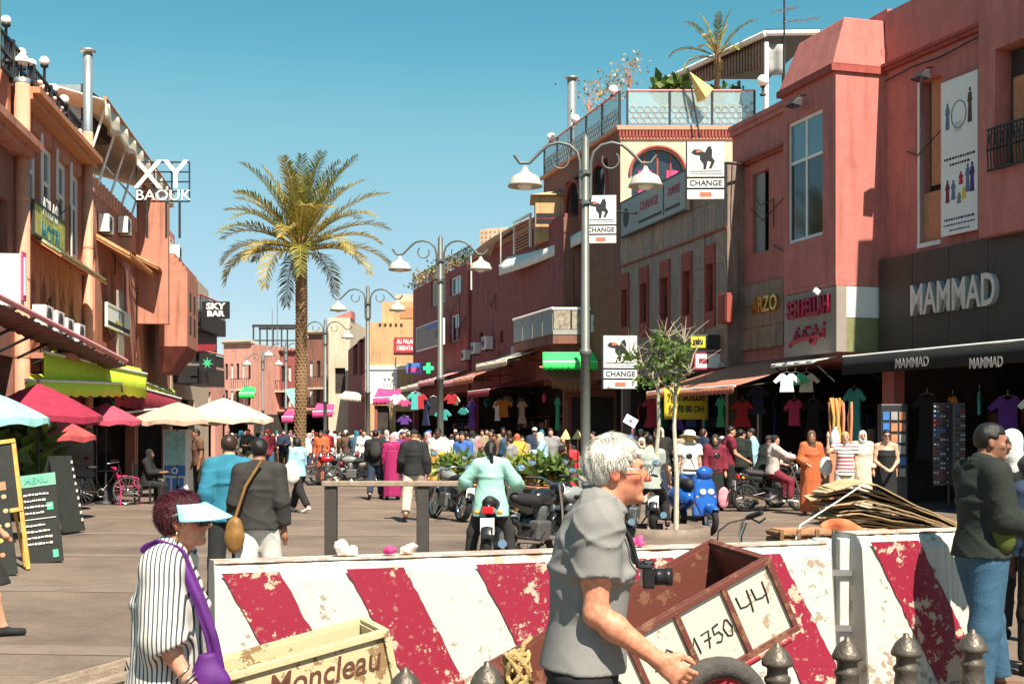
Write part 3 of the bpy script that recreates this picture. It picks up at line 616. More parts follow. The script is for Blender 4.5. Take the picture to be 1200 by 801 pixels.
def awning(f, u0, u1, zt, zf, proj, m, label, cat='awning', val=0.22, group=None, name='awning', val_m=None, scallop=True, off=0.02, txt=None, sag=0.05):
 """sloping cloth from the wall to a front bar with a hanging valance and two arms"""
 t = f.thing(name, label, cat, (u0 + u1) / 2, 0, off, group); w = (u1 - u0) / 2; mb = MB()
 mb.grid(lambda a, b: (-w + 2 * w * a, -proj * b, zt + (zf - zt) * b - sag * math.sin(math.pi * b) * (0.6 + 0.4 * math.sin(a * 9))), 16, 6)
 mb.build('canopy', m, t, solid=0.02); mb = MB(); n = max(6, int(w * 2 / 0.22))
 V = []; F = []
 for i in range(n * 4 + 1):
  a = i / (n * 4); x = -w + 2 * w * a; dz = 0.06 * abs(math.sin(a * n * math.pi)) if scallop else 0
  yy = -proj - 0.006 + 0.012 * math.sin(a * 23); V += [(x, yy, zf), (x, yy - 0.01, zf - val + 0.06 - dz if scallop else zf - val)]
 for i in range(n * 4): F.append((2 * i, 2 * i + 1, 2 * i + 3, 2 * i + 2))
 mb.add(V, F, 0, True); mb.build('valance', val_m or m, t, solid=0.01)
 mb = MB(); mb.tube([(-w, -proj + 0.02, zf + 0.01), (w, -proj + 0.02, zf + 0.01)], 0.03, 8); mb.build('front_bar', 'white_paint', t)
 for sx in (-1, 1):
  mb = MB(); mb.tube([(sx * (w - .1), 0, zt - 0.6), (sx * (w - .1), -proj + 0.04, zf - 0.02)], 0.022, 6); mb.build('arm', 'dark_frame', t)
 return t
def board(f, name, label, u0, u1, z0, z1, off, m, cat='sign', t=0.08, frame=None, group=None):
 """a flat sign board in the facade plane; local origin at its centre"""
 o = f.thing(name, label, cat, (u0 + u1) / 2, (z0 + z1) / 2, off, group); w, h = (u1 - u0) / 2, (z1 - z0) / 2
 mb = MB(); mb.box(-w, w, 0, t, -h, h); mb.build('panel', m, o, 0.006)
 if frame:
  mb = MB(); fw = 0.05
  for a in ((-w - fw, w + fw, h, h + fw), (-w - fw, w + fw, -h - fw, -h), (-w - fw, -w, -h, h), (w, w + fw, -h, h)): mb.box(a[0], a[1], -0.015, t, a[2], a[3])
  mb.build('frame', frame, o)
 o['w'] = w; o['hh'] = h; del o['w']; del o['hh']
 return o, w, h
def ac_unit(f, u, z, label, off=0.02, s=1.0):
 o = f.thing('air_conditioner', label, 'air conditioner', u, z, off, 'air conditioners on the walls'); mb = MB(); mb.box(-0.42 * s, 0.42 * s, -0.34 * s, 0, -0.29 * s, 0.29 * s); mb.build('case', 'ac_white', o, 0.02)
 mb = MB(); Mx = Matrix.Translation((-0.1 * s, -0.345 * s, 0)) @ Matrix.Rotation(R(90), 4, 'X')
 for r in (0.06, 0.12, 0.18, 0.235):
  mb.tube([Mx @ Vector((r * s * math.cos(a), r * s * math.sin(a), 0)) for a in [6.2832 * i / 18 for i in range(19)]], 0.010, 5, caps=False)
 mb.build('fan_grille', 'dark_frame', o)
 mb = MB(); mb.box(-0.35 * s, -0.3 * s, -0.36 * s, 0, -0.33 * s, -0.29 * s); mb.build('bracket', 'dark_frame', o); mb = MB(); mb.box(0.3 * s, 0.35 * s, -0.36 * s, 0, -0.33 * s, -0.29 * s); mb.build('bracket', 'dark_frame', o); return o
def bld(f, name, label, z1, m, depth=9, u0=0, u1=None, holes=(), shop=None, lo=0.0, cat='building'):
 """root Empty at the facade's left foot with wall and mass; holes are (rect, style)"""
 u1 = f.len if u1 is None else u1
 r = thing(name, label, cat, f.a, f.rz)
 holes_wall(r, u0, u1, lo, z1, [h[0] for h in holes], m); shell(r, u0 + .02, u1 - .02, z1 - 0.02, depth, m, shop, z0=lo)
 for h, st in holes:
  if st == 'shop': continue
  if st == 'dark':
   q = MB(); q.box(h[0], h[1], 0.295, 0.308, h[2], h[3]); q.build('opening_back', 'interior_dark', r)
  elif isinstance(st, dict): window(r, h[0] + .01, h[1] - .01, h[2] + .01, h[3] - .01, **st)
 return r
# ================================================================ RIGHT ROW
# --- R1: red building with the dark fashion shop
f1 = Fac((9.02, 30.95), (12.9, 20.2))
sh1 = (0.35, f1.len - 0.3, 0, 3.55)
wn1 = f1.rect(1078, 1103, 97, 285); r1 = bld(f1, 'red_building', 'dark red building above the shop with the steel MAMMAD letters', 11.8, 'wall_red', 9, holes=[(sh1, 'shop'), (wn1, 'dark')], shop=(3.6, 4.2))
q = MB(); q.box(wn1[0], wn1[1], 0.12, 0.15, wn1[2], wn1[2] + 1.15); q.build('plywood_sheet', 'wood_board', r1)
q = MB(); q.box(wn1[0] + 0.2, wn1[1], 0.17, 0.20, wn1[2] + 1.3, wn1[3]); q.build('plywood_sheet', 'wood_board', r1)
q = MB(); q.box(wn1[0] - .06, wn1[0] + .0, -0.02, 0.12, wn1[2] - .05, wn1[3]); q.box(wn1[0] - .06, wn1[1], -0.04, 0.1, wn1[2] - .12, wn1[2] - .02); q.build('window_frame', 'white_paint', r1)
a, b = f1.uz(1045, 72), f1.uz(1140, 26)
parapet(r1, 0.02, a[0] + 6.5, 10.35, 0.16, 0.12, 'trim_red')
q = MB(); q.tube([(0.2, -0.12, 10.1), (1.2, -0.14, 10.16), (2.2, -0.13, 10.12), (3.4, -0.14, 10.2), (6, -0.13, 10.15)], 0.022, 6); q.build('cable', 'dark_frame', r1)
# projecting bay with an iron balcony at the picture's right edge
bu = f1.uz(1147, 200, 0.5)[0]; by0 = f1.uz(1150, 275, 0.5)[1]
oh = f1.rect(1166, 1215, 58, 200, 0.5)
holes_wall(r1, bu, bu + 4.5, by0, 11.9, [oh], 'wall_red', 0.45, 'bay_wall', -0.5)
q = MB(); q.box(bu, bu + 4.5, -0.5, -0.01, by0 - 0.06, by0 - .003); q.build('bay_floor', 'wall_red', r1)
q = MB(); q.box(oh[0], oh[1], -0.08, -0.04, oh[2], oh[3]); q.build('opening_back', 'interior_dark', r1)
q = MB(); q.box(oh[0] + 0.15, oh[0] + 0.6, -0.16, -0.12, oh[2], oh[3] - 0.6); q.build('plywood_sheet', 'wood_board', r1)
q = MB()
for i in range(15):
 u = oh[0] - 0.05 + (oh[1] - oh[0] + .1) * i / 14; q.tube([(u, -0.62, oh[2]), (u, -0.66, oh[2] + .4), (u, -0.62, oh[2] + 0.85)], 0.016, 5)
for z in (oh[2], oh[2] + .42, oh[2] + .85): q.box(oh[0] - .1, oh[1] + .1, -0.64, -0.60, z - .02, z + .02)
for i in range(7):
 u = oh[0] + (oh[1] - oh[0]) * (i + .5) / 7; ring(q, (u, -0.63, oh[2] + .63), 0.12, (0, 1, 0), 0.014, 12)
q.build('balcony_railing', 'iron', r1)
# fascia panels, letters
z0, z1 = f1.uz(1040, 412, 0.25)[1], f1.uz(1040, 303, 0.25)[1]
fascia, w, h = board(f1, 'shop_fascia', 'dark brown panelled fascia carrying big steel MAMMAD letters', 0.12, 9.0, z0, z1, 0.22, 'black_panel', 'sign', 0.2)
n = 7
for i in range(n):
 q = MB(); q.box(-w + 2 * w * i / n + .008, -w + 2 * w * (i + 1) / n - .008, -0.045, -0.002, -h, h); q.build('cladding_panel', 'brown_panel', fascia, 0.006)
uL, uR = f1.uz(1074, 350, 0.3)[0], f1.uz(1165, 345, 0.3)[0]; zc = f1.uz(1120, 347, 0.3)[1] - (z0 + z1) / 2
text('letters', 'MAMMAD', 0.97, 'letter_steel', fascia, ((uL + uR) / 2 - 4.56, -0.11, zc), ext=0.06, bold=0.018, sx=(uR - uL) / 3.86)
aw1 = awning(f1, 0.05, 9.0, 3.55, f1.uz(1035, 418, 1.0)[1] + .05, 1.0, 'awn_black', 'black shop awning with two small MAMMAD prints on its front flap', val=0.42, scallop=False, off=0.24, sag=0.0)
for px in (1069, 1156, 1232):
 u, z = f1.uz(px, 424, 1.26); text('lettering', 'MAMMAD', 0.30, 'letter_steel', aw1, (u - 4.525, -1.04, z - 0.02), ext=0.003, bold=0.006, sx=(f1.uz(px + 18, 424, 1.26)[0] - f1.uz(px - 18, 424, 1.26)[0]) / 1.2)
# vertical clothing banner
u0, u1, zb, zt = f1.rect(1103, 1146, 98, 278, 0.15, 1103)
ban, w, h = board(f1, 'clothing_banner', 'tall white advertising banner with small printed clothing figures on the red wall', u0, u1, zb, zt, 0.16, 'sign_white', 'banner', 0.03)
for (x, z, s, m) in ((-.62, .55, .55, 'fig_blue'), (.60, .62, .72, 'fig_brown'), (-.62, -.42, .46, 'fig_maroon'), (-.30, -.42, .40, 'fig_blue'), (.48, -.30, .58, 'fig_blue'), (.72, -.30, .60, 'fig_purple'), (.12, -.30, .24, 'fig_red'), (.28, -.50, .22, 'fig_yellow'), (0.02, -.55, .2, 'fig_grey')):
 c = dict(fig_blue=(.12, .16, .25), fig_brown=(.10, .05, .04), fig_maroon=(.16, .03, .04), fig_purple=(.06, .03, .16), fig_red=(.45, .02, .05), fig_yellow=(.6, .45, .03), fig_grey=(.2, .2, .2))[m]; mat(m, c)
 q = MB(); hh = s * h * .62; x0, zz = x * w, z * h
 q.prism([(x0 - .07, zz - hh * .55), (x0 + .07, zz - hh * .55), (x0 + .05, zz), (x0 + .08, zz + hh * .05), (x0 + .05, zz + hh * .3), (x0 - .05, zz + hh * .3), (x0 - .08, zz + hh * .05), (x0 - .05, zz)], -0.006, -0.002); q.ball((x0, -0.004, zz + hh * .38), (.035, .004, .05), 8, 6); q.build('printed_figure', m, ban)
q = MB()
for i in range(20): q.box(-.13 + .1 * (i % 5) / 2, -.12 + .1 * (i % 5) / 2, -0.006, -0.002, .30 * h + .06 * (i // 5), .30 * h + .06 * (i // 5) + .05)
ring_ok = [Vector((0.0 + .24 * math.cos(a), -0.005, .52 * h + .30 * math.sin(a))) for a in [6.2832 * i / 28 for i in range(29)]]
q.tube(ring_ok, 0.012, 5, caps=False); q.build('printed_emblem', 'fig_grey', ban, kind='stuff')
for z, s, t in ((-.02, .80, 0.05), (-.10, .5, 0.05), (-.80, .8, .05), (-.87, .85, .035), (-.94, .5, .035)):
 q = MB(); x = -s * w
 while x < s * w:
  l = random.uniform(.03, .09); q.box(x, x + l, -0.006, -0.002, z * h - t / 2, z * h + t / 2); x += l + .025
 q.build('printed_line', 'fig_purple' if z < -.5 else 'ink', ban, kind='stuff')
# --- R2: red building with the sun-lit projecting bay
f2 = Fac((6.70, 38.9), (9.05, 30.9)); L2 = f2.len
sh2 = (0.25, L2 - 0.2, 0, 3.5); w2 = f2.rect(882, 901, 205, 298)
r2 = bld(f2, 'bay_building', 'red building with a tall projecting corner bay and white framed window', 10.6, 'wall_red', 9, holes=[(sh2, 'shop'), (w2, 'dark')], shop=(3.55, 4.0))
q = MB(); q.box(w2[0] + .02, w2[1] - .45, 0.1, 0.14, w2[2], w2[3]); q.build('shutter', 'grey_metal', r2)
parapet(r2, 0, L2, 10.6, 0.3, 0.10, 'wall_red', 'parapet'); parapet(r2, 0.02, L2 - 3.2, 9.55, 0.14, 0.14, 'trim_red')
BO = 1.38; b1 = L2 - 0.02; b0 = f2.uz(918, 250, BO)[0]
zb, zt = f2.uz(970, 330, BO)[1], f2.uz(970, 88, BO)[1]
bw = f2.rect(921, 964, 146, 287, BO, 921)
holes_wall(r2, b0, b1, zb, zt, [bw], 'wall_red', 0.25, 'bay_wall', -BO)
window(r2, bw[0], bw[1], bw[2], bw[3], y=-BO + 0.10, cols=2, fm='white_paint', fw=0.09, top=0.66)
q = MB(); q.box(b0, b1, -BO + .005, -0.004, zb - .12, zb - .002); q.box(b1 - .2, b1 - .001, -BO + .003, -0.004, zb, zt); q.box(b0 + .001, b0 + .2, -BO + .003, -0.004, zb, zt); q.build('bay_side', 'wall_red', r2)
q = MB()   # sloping cap of the bay and its raised parapet
q.prism([(b0 - .12, zt + .002), (b1 + .06, zt + .002), (b1 + .06, zt + .16), (b0 - .12, zt + .16)], -BO - .14, -0.02); q.build('bay_cornice', 'trim_red', r2)
q = MB(); q.add([(b0 - .1, -BO - .1, zt + .165), (b1 + .05, -BO - .1, zt + .165), (b1 + .05, 0, zt + .165), (b0 - .1, 0, zt + .165), (b0 + .25, -BO + .3, zt + 1.35), (b1 - .1, -BO + .3, zt + 1.35), (b1 - .1, 0, zt + 1.35), (b0 + .25, 0, zt + 1.35)], [(3, 2, 1, 0), (4, 5, 6, 7), (0, 1, 5, 4), (1, 2, 6, 5), (2, 3, 7, 6), (3, 0, 4, 7)]); q.build('bay_parapet', 'wall_red', r2, 0.03)
q = MB(); q.box(b1 - 2.0, b1 + .0, 0.02, 3, 10.61, 11.9); q.build('roof_wall', 'wall_red', r2)
def floodlight(f, px, py, off, label):
 u, z = f.uz(px, py, off); o = f.thing('floodlight', label, 'floodlight', u, z, off, 'floodlights on the red walls'); q = MB(); q.add([(-.14, -.02, .1), (.14, -.02, .1), (.14, .12, .1), (-.14, .12, .1), (-.2, -.2, -.08), (.2, -.2, -.08), (.2, .06, -.12), (-.2, .06, -.12)], [(0, 1, 2, 3), (7, 6, 5, 4), (4, 5, 1, 0), (5, 6, 2, 1), (6, 7, 3, 2), (7, 4, 0, 3)]); q.build('housing', 'iron', o)
 q = MB(); q.tube([(0, .06, .05), (0, .12, .18), (0, .3, .2)], 0.014, 6); q.build('bracket', 'iron', o); q = MB(); q.quad((-.18, -.19, -.085), (.18, -.19, -.085), (.18, .04, -.123), (-.18, .04, -.123)); q.build('glass', 'window_glass', o)
floodlight(f2, 932, 120, BO + .3, 'black floodlight above the bay window on the red building'); floodlight(f1, 1081, 88, .3, 'black floodlight above the boarded opening left of the clothing banner')
# sign box below the bay
z0, z1 = f2.uz(970, 413, BO)[1], zb - 0.13
sb = f2.thing('sign_box', 'beige sign box below the bay with raised crimson letters', 'sign', (b0 + b1) / 2, 0, 0); hw = (b1 - b0) / 2
q = MB(); q.box(-hw, hw, -BO + .02, -BO + .3, z0, z1); q.build('front_panel', 'sign_beige', sb, .01)
q = MB(); q.box(hw - .25, hw - .01, -BO + .301, -0.03, z1 - .75, z1); q.build('end_panel', 'sign_white', sb, .01, label='white painted upper end of the sign box')
mat('olive_panel', (.20, .20, .09), .6, .2, 4); q = MB(); q.box(hw - .25, hw - .02, -BO + .301, -0.03, z0, z1 - .76); q.build('end_panel', 'olive_panel', sb, .01, label='olive green lower end of the sign box')
text('letters', 'SEM FELLAH', 0.62, 'letter_red', sb, (0.0, -BO - .02, z1 - .42), ext=.035, bold=.014, sx=.62)
q = MB(); zz = z0 + .44     # the second line: joined script strokes
q.tube([(-.95, -BO, zz - 0.172), (-.85, -BO, zz - 0.078), (-.3, -BO, zz - 0.016), (.25, -BO, zz), (.6, -BO, zz + 0.016)], .055, 6); q.tube([(-.72, -BO, zz - 0.031), (-.6, -BO, zz + 0.156), (-.45, -BO, zz)], .05, 6); q.tube([(-.3, -BO, zz), (-.22, -BO, zz + 0.172), (-.05, -BO, zz + 0.016)], .05, 6); q.tube([(.08, -BO, zz), (.1, -BO, zz - 0.156), (.3, -BO, zz - 0.172), (.4, -BO, zz)], .05, 6); q.tube([(.2, -BO, zz), (.24, -BO, zz + 0.156), (.45, -BO, zz + 0.14)], .05, 6); q.tube([(.72, -BO, zz - 0.047), (.74, -BO, zz + 0.172)], .06, 6)
for x, z in ((-.5, .3), (-.12, .3), (.05, .3), (.35, .32), (.76, .36)): q.ball((x, -BO, zz + z * .78), .05, 8, 6)
q.build('script_letters', 'letter_red', sb, kind='stuff')
q = MB(); q.box(-.04, .04, -.1, .06, -.07, .07, M=Matrix.Translation((hw - .55, -BO - .18, z1 - .1)) @ Matrix.Rotation(R(-35), 4, 'X')); q.build('spot_lamp', 'sign_white', sb, .02)
# stone panel with gold letters
u0, u1, zb_, zt_ = f2.rect(862, 917, 338, 412, 0.12, 862)
for nm in ('gold_letter',): mat(nm, (0.65, 0.45, 0.12), .3, .1, metal=.8)
ar = f2.thing('stone_sign', 'brown stone shop sign with gold ARZO letters', 'sign', (u0 + u1) / 2, (zb_ + zt_) / 2, 0.1); w, h = (u1 - u0) / 2, (zt_ - zb_) / 2
for i in range(4):
 for j in range(3):
  q = MB(); q.box(-w + 2 * w * i / 4 + .006, -w + 2 * w * (i + 1) / 4 - .006, random.uniform(-.012, 0), .08, -h + 2 * h * j / 3 + .006, -h + 2 * h * (j + 1) / 3 - .006); q.build('stone_slab', 'stone_warm', ar, .004)
ul, ur = f2.uz(882, 357, .15)[0], f2.uz(913, 357, .15)[0]
text('letters', 'ARZO', .62, 'gold_letter', ar, ((ul + ur) / 2 - (u0 + u1) / 2, -.07, f2.uz(897, 357, .15)[1] - (zb_ + zt_) / 2), ext=.04, bold=.01, sx=(ur - ul) / 1.75)
awning(f2, f2.uz(872, 418, 0.1)[0] - 1.2, b0 - 0.1, 3.72, 2.85, 2.6, 'awn_rose', 'long faded red awning with sunlit edge reaching out below the stone sign', val=.2, off=.12, val_m='awn_orange')
u0, z_ = f2.uz(905, 425, BO); shl = awning(f2, b0 + .1, b1 - .3, 3.5, 3.38, 0.6, 'awn_white', 'short white roller awning below the crimson lettered sign', val=.06, off=BO - .2, scallop=False, sag=0)
# --- R3: stone-clad exchange building
f3 = Fac((4.02, 47.2), (6.42, 38.0)); L3 = f3.len; H3 = 9.7
sh3 = (0.2, L3 - .2, 0, 3.6)
slits = [f3.rect(a, b, t, bt, 0, a) for a, b, t, bt in ((728.5, 737, 323, 398), (750.5, 760, 315, 394), (774, 785, 308, 391), (800, 811, 299, 387), (827, 838.5, 290, 383))]
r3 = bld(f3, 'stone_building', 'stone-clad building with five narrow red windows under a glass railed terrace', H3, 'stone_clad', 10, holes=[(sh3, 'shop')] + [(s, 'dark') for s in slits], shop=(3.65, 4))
for (a, b, c, d) in slits:
 q = MB(); t = .09; q.box(a - .02, a + t, -.05, .2, c - .03, d + .03); q.box(b - t, b + .02, -.05, .2, c - .03, d + .03); q.box(a + t, b - t, -.05, .2, d - .55, d + .03); q.box(a + t, b - t, -.05, .2, c - .03, c + .45); fr = q.build('window', 'trim_red', r3)
 q = MB()
 for i in range(7): q.box(a + t, b - t, .1, .13, c + .5 + i * .12, c + .53 + i * .12)
 q.build('grille', 'iron', fr)
# cladding slabs between floors, each a piece
rows = [3.75, 4.75, 5.75, 6.75, 7.75, 8.7, H3 - .02]; nc = 11
for j in range(len(rows) - 1):
 for i in range(nc):
  a, b = L3 * i / nc, L3 * (i + 1) / nc; c, d = rows[j], rows[j + 1]
  if any(a < s[1] + .05 and b > s[0] - .05 and c < s[3] + .05 and d > s[2] - .05 for s in slits): continue
  q = MB(); e = random.uniform(.018, .026); q.box(a + .008, b - .008, -e, -.001, c + .008, d - .008); q.build('stone_slab', 'stone_clad' if random.random() < .7 else 'stone_warm', r3, .004)
q = MB(); q.box(0, L3, -.07, -.03, 7.72, 7.78); q.build('string_course', 'trim_red', r3)
q = MB(); q.box(-.05, L3 - .1, -.1, .3, 3.62, 3.74); q.build('ledge', 'sign_grey', r3)
# sloping-looking roof sign along the facade top
u0, u1, zb_, zt_ = f3.rect(729, 805, 240, 268, 0.2, 729)
rs, w, h = board(f3, 'roof_sign', 'long grey exchange sign board with faded lettering along the stone roof edge', u0, u1, 8.75, 9.95, .25, 'sign_grey', 'sign', .12, 'dark_frame')
text('lettering', 'CHANGE', .42, 'ink_red', rs, (-.2, -.01, .12), sx=1.0, bold=.008); text('lettering', 'OUVERT', .36, 'ink_red', rs, (2.1, -.01, .15), bold=.008, sx=.8)
q = MB(); q.box(-1.2, 1.0, -.008, -.002, -.42, -.32); q.box(1.3, 2.6, -.008, -.002, -.42, -.32); q.box(1.12, 1.2, -.008, -.002, -.5, .5); q.build('printed_line', 'ink', rs, kind='stuff')
q = MB(); q.ball((-w + .55, -.006, .0), (.3, .006, .34), 12, 8); q.build('printed_emblem', 'ink', rs)
def change_sign(loc, rz, s, label):
 """white exchange board: black emblem of a leaping figure, CHANGE panel, picture panel"""
 o = thing('exchange_sign', label, 'sign', loc, rz, 'white exchange signs'); q = MB(); q.box(-.95 * s, .95 * s, 0, .12, -.05 * s, 1.75 * s); q.build('upper_panel', 'sign_white', o, .01)
 q = MB(); q.box(-.95 * s, .95 * s, 0, .12, -.62 * s, -.15 * s); q.build('middle_panel', 'sign_white', o, .01); q = MB(); q.box(-.95 * s, .95 * s, 0, .12, -1.2 * s, -.72 * s); q.build('lower_panel', 'sign_white', o, .01)
 q = MB(); q.box(-1.0 * s, -.96 * s, 0.01, .15, -1.25 * s, 1.8 * s); q.box(-.95 * s, .95 * s, .03, .1, -.15 * s, -.05 * s); q.box(-.95 * s, .95 * s, .03, .1, -.72 * s, -.62 * s); q.build('frame', 'dark_frame', o)
 q = MB(); em = [(-.75, 1.2), (-.62, 1.36), (-.3, 1.38), (-.05, 1.2), (.1, 1.5), (.25, 1.55), (.34, 1.3), (.32, .98), (.48, .75), (.30, .38), (.16, .38), (.28, .72), (.1, .78), (0.02, .34), (-.12, .34), (-.12, .62), (-.3, .85), (-.3, 1.05), (-.55, 1.08)]
 q.prism([(x * s, z * s) for x, z in em][::-1], -.008, -.001); q.build('emblem', 'ink', o); q = MB(); q.prism([(-.5 * s, 1.2 * s), (-.15 * s, 1.24 * s), (-.2 * s, 1.36 * s), (-.45 * s, 1.34 * s)][::-1], -.012, -.0085); q.build('emblem_patch', 'awn_orange', o)
 q = MB(); q.tube([(0, .06, .5), (0, .3, .5), (1.9, 1.3, .5)], .035, 6); q.build('bracket', 'dark_frame', o)
 text('lettering', 'CHANGE', .40 * s, 'ink', o, (0, -.004, -.385 * s), bold=.008 * s, sx=1.02)
 q = MB(); q.box(-.3 * s, .3 * s, -.006, -.001, -1.08 * s, -.84 * s); q.build('picture', 'awn_orange', o); q = MB(); q.box(-.8 * s, .8 * s, -.006, -.001, .22 * s, .26 * s); q.box(-.85 * s, .85 * s, -.006, -.001, .08 * s, .11 * s); q.build('printed_line', 'ink', o, kind='stuff'); return o
d = 36.9; change_sign(P(827, 206, d), R(-2), 43 * d / FP / 1.9, 'white CHANGE sign at the right end of the stone roof edge')
d = 44; c1 = change_sign(P(704, 262, d), R(-4), 36 * d / FP / 1.9, 'white CHANGE sign hung high beside the lamp post')
d = 41.5; change_sign(P(727, 430, d), R(6), 40 * d / FP / 1.9, 'half shaded exchange sign low down behind the small street tree')
for (px0, px1, t, b, m, label, tx, tm) in ((808, 847, 392, 409, 'black_panel', 'black sign with a yellow left half above the faded red awning', 'WEST', 'ink'), (815, 853, 414, 431, 'sign_white', 'white and grey sign with a maroon frame under the yellow and black sign', 'money', 'ink')):
 dd = 38.5; w = (px1 - px0) * dd / FP / 2; h = (b - t) * dd / FP / 2; o = thing('projecting_sign', label, 'sign', P((px0 + px1) / 2, (t + b) / 2, dd), R(3)); q = MB(); q.box(-w, w, 0, .15, -h, h); q.build('panel', m, o, .01)
 mat('sign_yellow', (.75, .62, .03), .6, .05); q = MB(); q.box(-w + .04, -.05 * w, -.006, -.001, -h + .05, h - .05); q.build('printed_half', 'sign_yellow' if m == 'black_panel' else 'ink_white', o)
 q = MB(); q.box(-w * .8, -.2 * w, -.012, -.0065, -h * .4, h * .3); q.build('printed_block', 'ink' if m == 'black_panel' else 'awn_maroon', o); q = MB(); q.tube([(w, .07, 0), (w + .5, .07, 0), (w + .5, .3, 0)], .03, 6); q.build('bracket', 'dark_frame', o)
 if m != 'black_panel':
  q = MB()
  for a_ in ((-w - .05, w + .05, h, h + .05), (-w - .05, w + .05, -h - .05, -h), (-w - .05, -w, -h, h)): q.box(a_[0], a_[1], -.01, .14, a_[2], a_[3])
  q.build('frame', 'awn_maroon', o)
dd = 36; o = thing('sale_banner', 'yellow SOLDE banner hanging under the sunlit end of the faded red awning', 'banner', P(804, 473, dd), R(4)); w, h = 26 * dd / FP, 18 * dd / FP; mat('banner_yellow', (.55, .42, .03), .8, .1, 5)
q = MB(); q.grid(lambda a, b: (-w + 2 * w * a, .02 * math.sin(a * 7), -h + 2 * h * b), 12, 4); q.build('cloth', 'banner_yellow', o, solid=.01); text('lettering', '70% SOLDE', .30, 'ink', o, (0, -.03, h * .42), bold=.006, sx=.72); text('lettering', '50 70 80 DH', .26, 'ink', o, (0, -.03, -h * .35), bold=.006, sx=.72)
for x in (-w * .9, w * .9):
 q = MB(); q.tube([(x, 0, h), (x, .02, h + .45)], .01, 5); q.build('cord', 'dark_frame', o)
# meter box and cables on the stone wall
u, z = f3.uz(856, 362); o = f3.thing('meter_box', 'dark red meter box at the right edge of the stone wall', 'meter box', u, z, .03); q = MB(); q.box(-.35, .3, -.22, 0, -.42, .45); q.build('case', 'trim_red', o, .02); q = MB(); q.box(-.3, .25, -.235, -.221, -.36, .4); q.build('door', 'trim_red', o)
for i, pts in enumerate((((858, 190), (856, 260), (861, 330), (858, 345)), ((848, 300), (852, 330), (849, 372)), ((846, 345), (870, 338), (905, 332)), ((862, 410), (880, 395), (868, 380)))):
 ff = f3 if i < 2 else f2; q = MB(); L_ = [ff.uz(x, y, .08) for x, y in pts]; q.tube([(u, -.08, z) for u, z in L_], .02, 6); q.build('cable', 'dark_frame', r3 if i < 2 else r2)
# upper block with the arched window (faces the camera), terrace and pergola
d = 47.3; xa, xb = G(727, d).x, G(905, d).x; ub = Fac((xa, d), (xb, d)); zt3 = P(727, 152, d).z
u3 = thing('terrace_storey', 'cream upper storey with an arched window and red toothed cornice', 'building', ub.a, 0)
aw_c, aw_r, aw_z = ub.uz(771, 222)[0], 31 * d / FP, ub.uz(771, 205)[1]
n = 20; poly = [(aw_c + aw_r * math.cos(a), aw_z + aw_r * math.sin(a)) for a in [math.pi * i / n for i in range(n + 1)]]
q = MB(); V = [(x, 0, z) for x, z in poly]; top = [(aw_c + (ub.len * 2) * (math.cos(a)), 0, 0) for a in [0]]
# wall around the arch: fan strips
q.quad((0, 0, 9.6), (aw_c - aw_r, 0, 9.6), (aw_c - aw_r, 0, aw_z), (0, 0, aw_z)); q.quad((aw_c + aw_r, 0, 9.6), (ub.len, 0, 9.6), (ub.len, 0, aw_z), (aw_c + aw_r, 0, aw_z)); q.quad((0, 0, aw_z), (aw_c - aw_r, 0, aw_z), (aw_c - aw_r, 0, zt3), (0, 0, zt3)); q.quad((aw_c + aw_r, 0, aw_z), (ub.len, 0, aw_z), (ub.len, 0, zt3), (aw_c + aw_r, 0, zt3))
for i in range(n): q.quad((poly[i + 1][0], 0, poly[i + 1][1]), (poly[i][0], 0, poly[i][1]), (poly[i][0], 0, zt3), (poly[i + 1][0], 0, zt3)); q.quad((poly[i][0], 0, poly[i][1]), (poly[i + 1][0], 0, poly[i + 1][1]), (poly[i + 1][0], .3, poly[i + 1][1]), (poly[i][0], .3, poly[i][1]))
q.quad((aw_c - aw_r, 0, 9.6), (aw_c - aw_r, .3, 9.6), (aw_c - aw_r, .3, aw_z), (aw_c - aw_r, 0, aw_z)); q.quad((aw_c + aw_r, .3, 9.6), (aw_c + aw_r, 0, 9.6), (aw_c + aw_r, 0, aw_z), (aw_c + aw_r, .3, aw_z)); q.build('wall', 'wall_cream', u3)
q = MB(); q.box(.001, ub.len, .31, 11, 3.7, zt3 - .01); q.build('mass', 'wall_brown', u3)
q = MB(); q.prism([(aw_c - aw_r, 9.6)] + poly[::-1] + [(aw_c + aw_r, 9.6)], .2, .22); q.build('pane', 'window_glass', u3)
mat('curtain_pink', (.62, .06, .22), .7, .15); 
for x in (-.62, .45): 
 q = MB(); q.grid(lambda a, b: (aw_c + x * aw_r + .5 * a - .1, .17 + .02 * math.sin(a * 30), 9.65 + (aw_z - 9.65 + .2) * b), 14, 3); q.build('curtain', 'curtain_pink', u3)
q = MB(); q.tube([(x, -.03, z) for x, z in [(aw_c + (aw_r + .06) * math.cos(a), aw_z + (aw_r + .06) * math.sin(a)) for a in [math.pi * i / 24 for i in range(25)]]], .06, 6); q.build('arch_trim', 'trim_red', u3)
for i in range(3):
 q = MB(); x = aw_c - aw_r * .5 + aw_r * .5 * i; q.box(x - .03, x + .03, .15, .21, 9.6, aw_z + aw_r * (.86 if i != 1 else 1)); q.build('mullion', 'trim_red', u3)
q = MB(); q.box(-.12, ub.len, -.12, .3, zt3 - .02, zt3 + .14); q.box(-.05, ub.len, -.06, .3, zt3 - .36, zt3 - .30); q.build('cornice', 'cornice_salmon', u3)
for i in range(46):
 x = -.05 + ub.len * i / 46; q = MB(); q.box(x, x + .075, -.1, .0, zt3 - .29, zt3 - .03); q.build('dentil', 'trim_red', u3)
